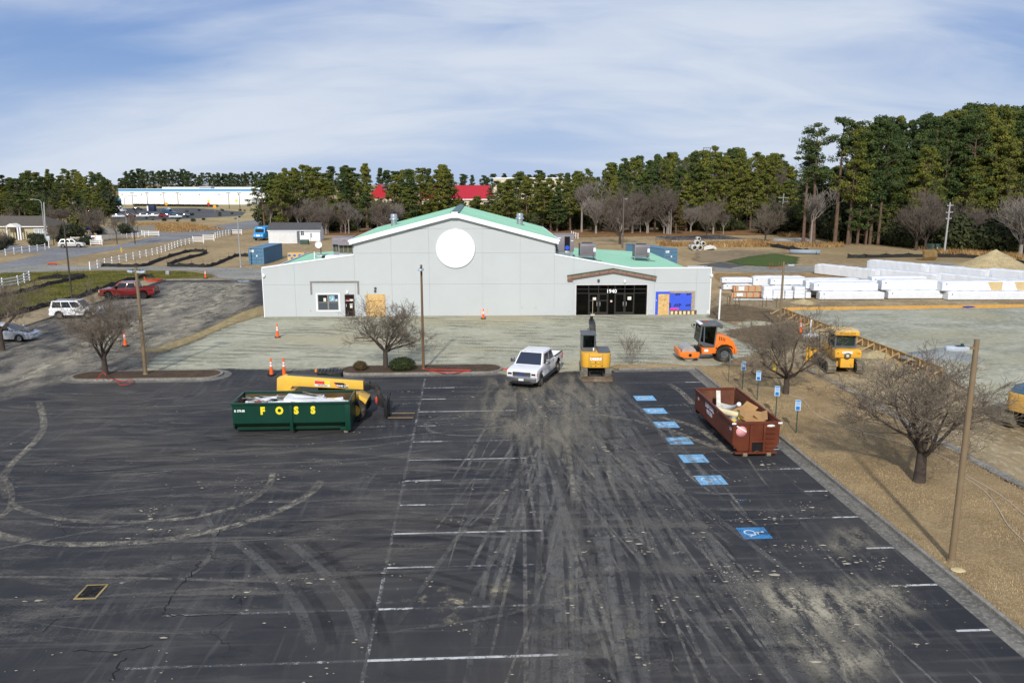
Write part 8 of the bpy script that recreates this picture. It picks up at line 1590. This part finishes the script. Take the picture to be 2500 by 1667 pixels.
FGR = M('weathered_fence', (.27, .26, .225), .9, var=.2, scale=2); P0, P1 = G(236, 572), G(380, 566.5); pf_ = thing('plank_fence', 'weathered grey plank fence behind the playground', 'fence', P0, math.atan2(P1.y-P0.y, P1.x-P0.x)); L = (P1-P0).length; n = 72; me = B(.01, L/n-.015, -.02, .02, .03, 1).mesh('plank')
for k in range(n): o = mo('plank', me, FGR, pf_, (k*L/n, 0, 0)); o.scale = (1, 1, 1.8+.06*math.sin(k*1.7))
for k in range(13): B(k*L/12-.06, k*L/12+.06, .03, .12, 0, 1.85).build('post', FGR, pf_)
for px, py, w_, h_, lab, mm in ((222, 597, 1.3, 1.9, 'dark green notice board at the house lane', 'utility_green'), (230, 597, .9, 1.9, 'white and red notice board at the house lane', 'sticker_white'), (243, 597, 1.1, 1.9, 'white notice board at the end of the house lane', 'white_trim'), (96, 600, 1.0, 1.3, 'small green sign on white posts by the driveway', 'utility_green'), (120, 606, .6, 2.4, 'round back of a grey road sign at the driveway', 'lamp_head_silver')):
    g_ = G(px, py); t = thing('notice_board', lab, 'sign', (g_.x, g_.y, 0), R(10)); B(-.06, .06, -.02, .04, 0, h_).build('post', WHT, t); MB().box(-w_/2, w_/2, -.05, -.021, h_-.95, h_).build('board', MATS[mm], t, .01)
    if 'red' in lab: B(-w_*.3, w_*.3, -.056, -.051, h_-.6, h_-.35).build('red_print', MATS['red_print'], t)
# utility poles and street lamps
WPL = M('grey_wood_pole', (.36, .36, .35), .85, var=.15); WPB = M('brown_wood_pole', (.14, .10, .07), .9, var=.2)
def upole(label, px, py, topx, topy, mat, arms, Y=None):
    g_ = G(px, py) if Y is None else Vector((XT(px, Y, 0), Y, 0)); h = ZT(px, topy, g_.y); dx = XT(topx, g_.y, h)-g_.x; t = thing('utility_pole', label, 'utility pole', (g_.x, g_.y, 0)); MB().cyl((0, 0, 0), (dx, 0, h), .19, .12, 10).build('pole', mat, t)
    for f_, w_ in arms:
        z = h*f_; am = MB().bar((dx*f_-w_/2, -.15, z), (dx*f_+w_/2, -.15, z+.1), .1, .12).build('cross_arm', mat, t)
        for k in (-.9, -.3, .3, .9): MB().cyl((dx*f_+k*w_/2, -.15, z+.06), (dx*f_+k*w_/2, -.15, z+.26), .05, n=6).build('insulator', GYP, am)
    return t
upole('leaning pale utility pole before the dark wood on the right', 2305, 620, 2320, 494, WPL, [(.93, 1.1), (.80, 1.3), (.68, 1.0)]); up = bpy.data.objects
upole('thin pale utility pole at the corner of the woods', 1903, 0, 1914, 472, WPL, [(.88, 2.6), (.78, 2.6)], 212)
upole('weathered street light pole in front of the house', 113, 598, 107, 494, WPL, [])
g_ = G(113, 598); 
def street_lamp(label, px, py, topy, arm):
    g_ = G(px, py); h = ZT(px, topy, g_.y); t = thing('street_lamp', label, 'street lamp', (g_.x, g_.y, 0)); MB().cyl((0, 0, 0), (0, 0, h), .1, .07, 8).build('pole', GYP, t); MB().tube([(0, 0, h), (arm*.3, 0, h+.5), (arm, 0, h+.6)], .05, 6).build('arm', GYP, t); MB().box(arm-.05*arm, arm+.6*(1 if arm > 0 else -1), -.15, .15, h+.5, h+.65).build('lamp_head', GYP, t, .03) if arm > 0 else MB().box(arm-.6, arm, -.15, .15, h+.5, h+.65).build('lamp_head', GYP, t, .03)
street_lamp('curved arm street lamp at the plank fence', 311, 571, 484, 2.6); street_lamp('street lamp arm above the house pole', 112.5, 597.5, 494, -1.6)
# warehouse and its forecourt
YW = 468; xw0, xw1 = XT(290, YW, 5), XT(668, YW, 5); zt_ = ZT(400, 461, YW); wh = thing('white_warehouse', 'long white distant warehouse with a blue band under its roof edge', 'warehouse', (xw0, YW, 0)); LW_ = xw1-xw0; WWH = M('warehouse_white', (.80, .80, .79), .6, var=.02)
npn = 16
for k in range(npn): B(LW_*k/npn+.04, LW_*(k+1)/npn-.04, 0, .3, 0, zt_-1.35).build('wall_panel', WWH, wh)
B(0, LW_, .31, 60, 0, zt_-.5).build('core', WWH, wh); B(-.05, LW_, -.05, .3, zt_-1.34, zt_-.3).build('blue_band', M('band_blue', (.015, .27, .60), .5), wh); B(-.05, LW_, -.03, .3, zt_-.29, zt_).build('parapet', WWH, wh); B(0, LW_, 59, 60, zt_-.49, zt_+.5).build('rear_parapet', WWH, wh)
for f_ in (.47, .88): MB().box(LW_*f_, LW_*f_+7, 12, 18, zt_-.5, zt_+1.3).build('roof_unit', GYP, wh)
for k in range(8): B(LW_*(.02+.125*k), LW_*(.02+.125*k)+.5, -.25, -.06, zt_-3.4, zt_-3.0).build('wall_lamp', HVD, wh)
for f_, w_, h_ in ((.83, 1.2, 2.2), (.855, 3.2, 3.4), (.885, 3.4, 3.4)): B(LW_*f_, LW_*f_+w_, -.1, -.01, 0, h_).build('door', GYP, wh)
van = thing('box_trailer', 'blue box trailer with a white curve at the left end of the warehouse', 'trailer', (XT(281, 440, 2), 440, 0)); MB().box(-4.2, 2.8, -1.3, 1.3, 1.0, 4.0).build('box', M('trailer_blue', (.03, .36, .70), .4), van, .05); MB().tube([(-2.2, -1.34, 2.4), (-1, -1.34, 1.9), (.6, -1.34, 1.75), (2, -1.34, 2.1)], .16, 6).build('white_curve', WHT, van)
for x in (-3, -1.8, 1.6): MB().cyl((x, -1.2, .5), (x, -.9, .5), .5, n=14).build('wheel', RUBC, van)
for i, px in enumerate((325, 361, 402, 436, 560, 586)):
    Y = 430 if px < 500 else 395; t = thing('far_light_pole', 'thin car park light pole before the white warehouse', 'light pole', (XT(px, Y, 0), Y, 0), 0, 'car park poles at the warehouse'); h = ZT(px, 472, Y); MB().cyl((0, 0, 0), (0, 0, h), .16, .1, 6).build('pole', DKP, t); B(-1.0, 1.0, -.2, .2, h, h+.25).build('lamp_head', DKP, t)
shm = leaf_ball(71, 120, (1.2, 1.0, .7), .3, .4)
for i in range(46): px = 330+i*5.0; shrub('row_shrub', 'small dark shrub in the row along the white warehouse', (XT(px, 440, 0), 440-i*.35, 0), shm, HDGD, i, 1.0, 'shrub row at the warehouse', False)
for i in range(30): px = rp.uniform(330, 640); g_ = G(px, rp.uniform(511, 545) if px < 560 else rp.uniform(515, 532)); shrub('row_shrub', 'small planted shrub in the warehouse verge', (g_.x, g_.y, 0), shm, HDGD if i % 3 else RUS, i, rp.uniform(.4, .9), 'planted shrubs in the warehouse verge', False)
fc = []
def far_car(label, px, py, col, rz, van_=False):
    g_ = G(px, py); k = 1.25 if van_ else 1; t = thing('far_car', label, 'van' if van_ else 'car', (g_.x, g_.y, .02), rz, 'cars at the warehouse'); cm = M('far_paint_'+'_'.join(str(c) for c in col), col, .3, coat=.5)
    H_ = 2.6 if van_ else 1.5; MB().prism([(-2.3*k, .35), (2.3*k, .35), (2.3*k, .8), (1.3*k, 1.0), (-2.2*k, 1.0)], -.9*k, .9*k).build('body', cm, t, .05); MB().frus((-2.1*k, 1.2*k, -.85*k, .85*k), (-1.9*k if van_ else -1.4, .5*k, -.7*k, .7*k), 1.0, H_).build('cabin', cm if van_ else GL, t, .04)
    if not van_: B(-1.35, .45, -.68, .68, H_-.0, H_+.03).build('roof', cm, t)
    else: B(.2, 1.0, -.88*k, .88*k, 1.35, 2.1).build('window', GL, t)
    for x in (-1.4*k, 1.4*k):
        for s in (-1, 1): MB().cyl((x, s*.78*k-.1, .33), (x, s*.78*k+.1, .33), .33, n=10).build('wheel', RUBC, t)
for a in [('white van at the left end of the car park', 292, 518, (.6, .62, .66), .3, True), ('white car below the white van', 290, 532, (.6, .62, .66), .2), ('dark red car in the front row of the car park', 318, 531, (.10, .02, .02), .2), ('black car behind in the car park', 337, 514, (.02, .02, .022), .2), ('white car in the front row of the car park', 350, 531, (.65, .65, .66), .2), ('dark blue car in the front row of the car park', 366, 530, (.02, .035, .06), .2), ('white car right of the dark blue car', 381, 530, (.66, .66, .66), .2), ('red car in the front row of the car park', 404, 531, (.20, .012, .015), .1), ('tall dark blue van behind the red car', 415, 524, (.02, .06, .12), .1, True), ('silver car right of the red car', 430, 533, (.45, .5, .55), .1), ('navy car at the right end of the front row', 448, 531, (.015, .03, .05), .1)]: far_car(*a)
g_ = G(371, 516); t = thing('site_cabin', 'dark blue cabin box in the warehouse car park', 'cabin', (g_.x, g_.y, 0)); MB().box(-1.6, 1.6, -1.2, 1.2, 0, 2.6).build('box', M('cabin_navy', (.015, .025, .07), .5), t, .04); B(-1.65, -1.0, -1.22, -1.201, .2, 2.4).build('white_panel', WHT, t)
for px, py, lab, mm in ((510, 503, 'yellow green warning sign by the warehouse', (.5, .8, .03)), (578, 502, 'second yellow green warning sign by the warehouse', (.5, .8, .03)), (407, 512, 'orange road works sign in the warehouse verge', (.8, .35, .02)), (525, 520, 'orange road works sign on the right of the verge', (.8, .35, .02)), (510, 512, 'red stop sign before the warehouse', (.6, .03, .03))):
    g_ = G(px, py); t = thing('road_sign', lab, 'road sign', (g_.x, g_.y, 0)); MB().cyl((0, .05, 0), (0, .05, 3), .06, n=6).build('post', GYP, t); MB().cyl((0, -.03, 2.6), (0, .0, 2.6), .75, n=8).build('face', M('sign_%d%d' % (int(mm[0]*10), int(mm[1]*10)), mm, .5), t)
# red roofed and cream buildings behind the wood
RDR = M('red_metal_roof', (.42, .018, .03), .4, var=.06); CRM_ = M('cream_wall', (.62, .56, .42), .8, var=.05)
Yr = 300; x0, x1 = XT(1030, Yr, 8), XT(1203, Yr, 8); rb_ = thing('red_roofed_hall', 'long building with bright red metal roof behind the wood', 'building', (x0, Yr, 0)); zr0 = ZT(1100, 486, Yr); zr1_ = ZT(1100, 453, Yr+8)
B(0, x1-x0, 0, 16, 0, zr0).build('wall', CRM_, rb_); MB().hexa([(-.5, -.6, zr0-.1), (x1-x0+.5, -.6, zr0-.1), (x1-x0-1.5, 8, zr1_-.2), (-.5, 8, zr1_-.2), (-.5, -.6, zr0+.15), (x1-x0+.5, -.6, zr0+.15), (x1-x0-1.5, 8, zr1_), (-.5, 8, zr1_)]).build('roof', RDR, rb_)
sm = MB()
for k in range(30): x = (x1-x0-2)*k/29; sm.bar((x, -.6, zr0+.18), (x, 8, zr1_+.03), .12, .1)
sm.build('seam', RDR, rb_); B(-.5, x1-x0+.5, -.7, -.605, zr0-.35, zr0).build('fascia', WHT, rb_); swin(rb_, (x1-x0)*.9, 0, zr0-2.2, 1.6, 1.0, 2, 1)
x0, x1 = XT(900, 320, 8), XT(955, 320, 8); r2_ = thing('red_roofed_wing', 'small red roof glimpsed through the pines left of the long red roof', 'building', (x0, 320, 0)); zq = ZT(920, 484, 320); B(0, x1-x0, 0, 10, 0, zq).build('wall', CRM_, r2_); MB().prism([(-.4, zq), (x1-x0+.4, zq), ((x1-x0)/2, ZT(920, 450, 320))], -.5, 10).build('roof', RDR, r2_)
x0, x1 = XT(1205, 330, 8), XT(1395, 330, 8); cb2 = thing('cream_building', 'pale cream building half hidden behind the pines', 'building', (x0, 330, 0)); zq = ZT(1300, 437, 330); B(0, x1-x0, 0, 18, 0, zq).build('wall', CRM_, cb2); B(-.3, x1-x0+.3, -.3, 18.3, zq+.001, zq+.5).build('roof_edge', WHT, cb2)
for k in range(5): swin(cb2, (x1-x0)*(.1+.2*k), 0, zq*.55, 1.6, 1.6, 2, 1)
# old slab in the back field
os_ = thing('concrete_slab', 'old raised concrete building slab with blackened top in the back field', 'slab', (0, 0, 0)); tp_ = [G(*q, .75) for q in [(1600, 577.5), (1757, 573.6), (1825, 584), (1641, 587)]]
m_ = zone('sooty_concrete', [(.05, .05, .052), (.02, .02, .022), (.30, .29, .27)], .15, 1.2, None, bump=.3); vs = [(q.x, q.y, 0) for q in tp_]+[(q.x, q.y, .74) for q in tp_]
MB().add(vs, [(0, 3, 7, 4), (3, 2, 6, 7), (2, 1, 5, 6), (1, 0, 4, 5)]).build('slab_side', zone('old_concrete', [(.40, .385, .34), (.28, .26, .22), (.46, .44, .40)], .5, 3, None, bump=.4), os_); MB().add([(q.x, q.y, .745) for q in tp_], [(0, 3, 2, 1)]).build('slab_top', m_, os_)
o = MB().poly([G(*q, .03) for q in [(1885, 588), (1950, 590), (2005, 588), (1960, 582), (1890, 583)]]).build('pale_slab', zone('pale_concrete', [(.50, .50, .50), (.36, .36, .36), (.55, .55, .55)], .3, 2, None, bump=.2)); struct(o)
# plywood and blue scrap behind the left wing
g_ = G(720, 643); t = thing('plywood_crate', 'open plywood crate with blue tarpaulin patches behind the left wing', 'crate', (g_.x, g_.y, 0)); MB().box(-1.1, 1.6, -.1, 1.4, 0, 1.7).build('sheet', OSB, t); m_ = M('patch_blue', (.03, .15, .45), .5)
for k in range(6): MB().ball((-.8+k*.42, -.12, 1.3-.5*(k % 2)), (.25, .02, .18), 10, 5, .4).build('blue_patch', m_, t)
# pylon top over the wood
g_ = Vector((XT(1726, 420, 30), 420, 0)); zt_ = ZT(1726, 361, 420); t = thing('billboard_frame', 'dark lattice frame top rising over the wood', 'lattice frame', g_); b = MB()
for x in (-1.8, 1.8): b.bar((x, 0, zt_-9), (x, 0, zt_), .25, .25)
for z in (zt_, zt_-1.8): b.bar((-1.8, 0, z), (1.8, 0, z), .2, .2)
for k in range(4): b.bar((-1.8+k*.9, 0, zt_-1.8), (-.9+k*.9, 0, zt_), .12, .12)
b.build('lattice', DKP, t); MB().cyl((0, .3, 0), (0, .3, zt_-1.8), .35, n=8).build('mast', DKP, t)
# power wires
for k, (z0, z1) in enumerate(((.93, .9), (.8, .8))):
    g_ = G(2305, 620); h = ZT(2305, 494, g_.y); a = Vector((g_.x+1.2*z0, g_.y-.15, h*z0)); bq = Vector((XT(1912, 212, 9), 212, ZT(1912, 478+k*6, 212))); mid = (a+bq)/2-Vector((0, 0, 1.2)); c_ = Vector((g_.x+45, g_.y-14, h*z0+.3))
    tag(MB().tube(spline([c_, a, mid, bq], 8), .022, 4).build('power_wire', PLA), ['upper power wire running to the leaning pole', 'lower power wire running to the leaning pole'][k], 'wire')
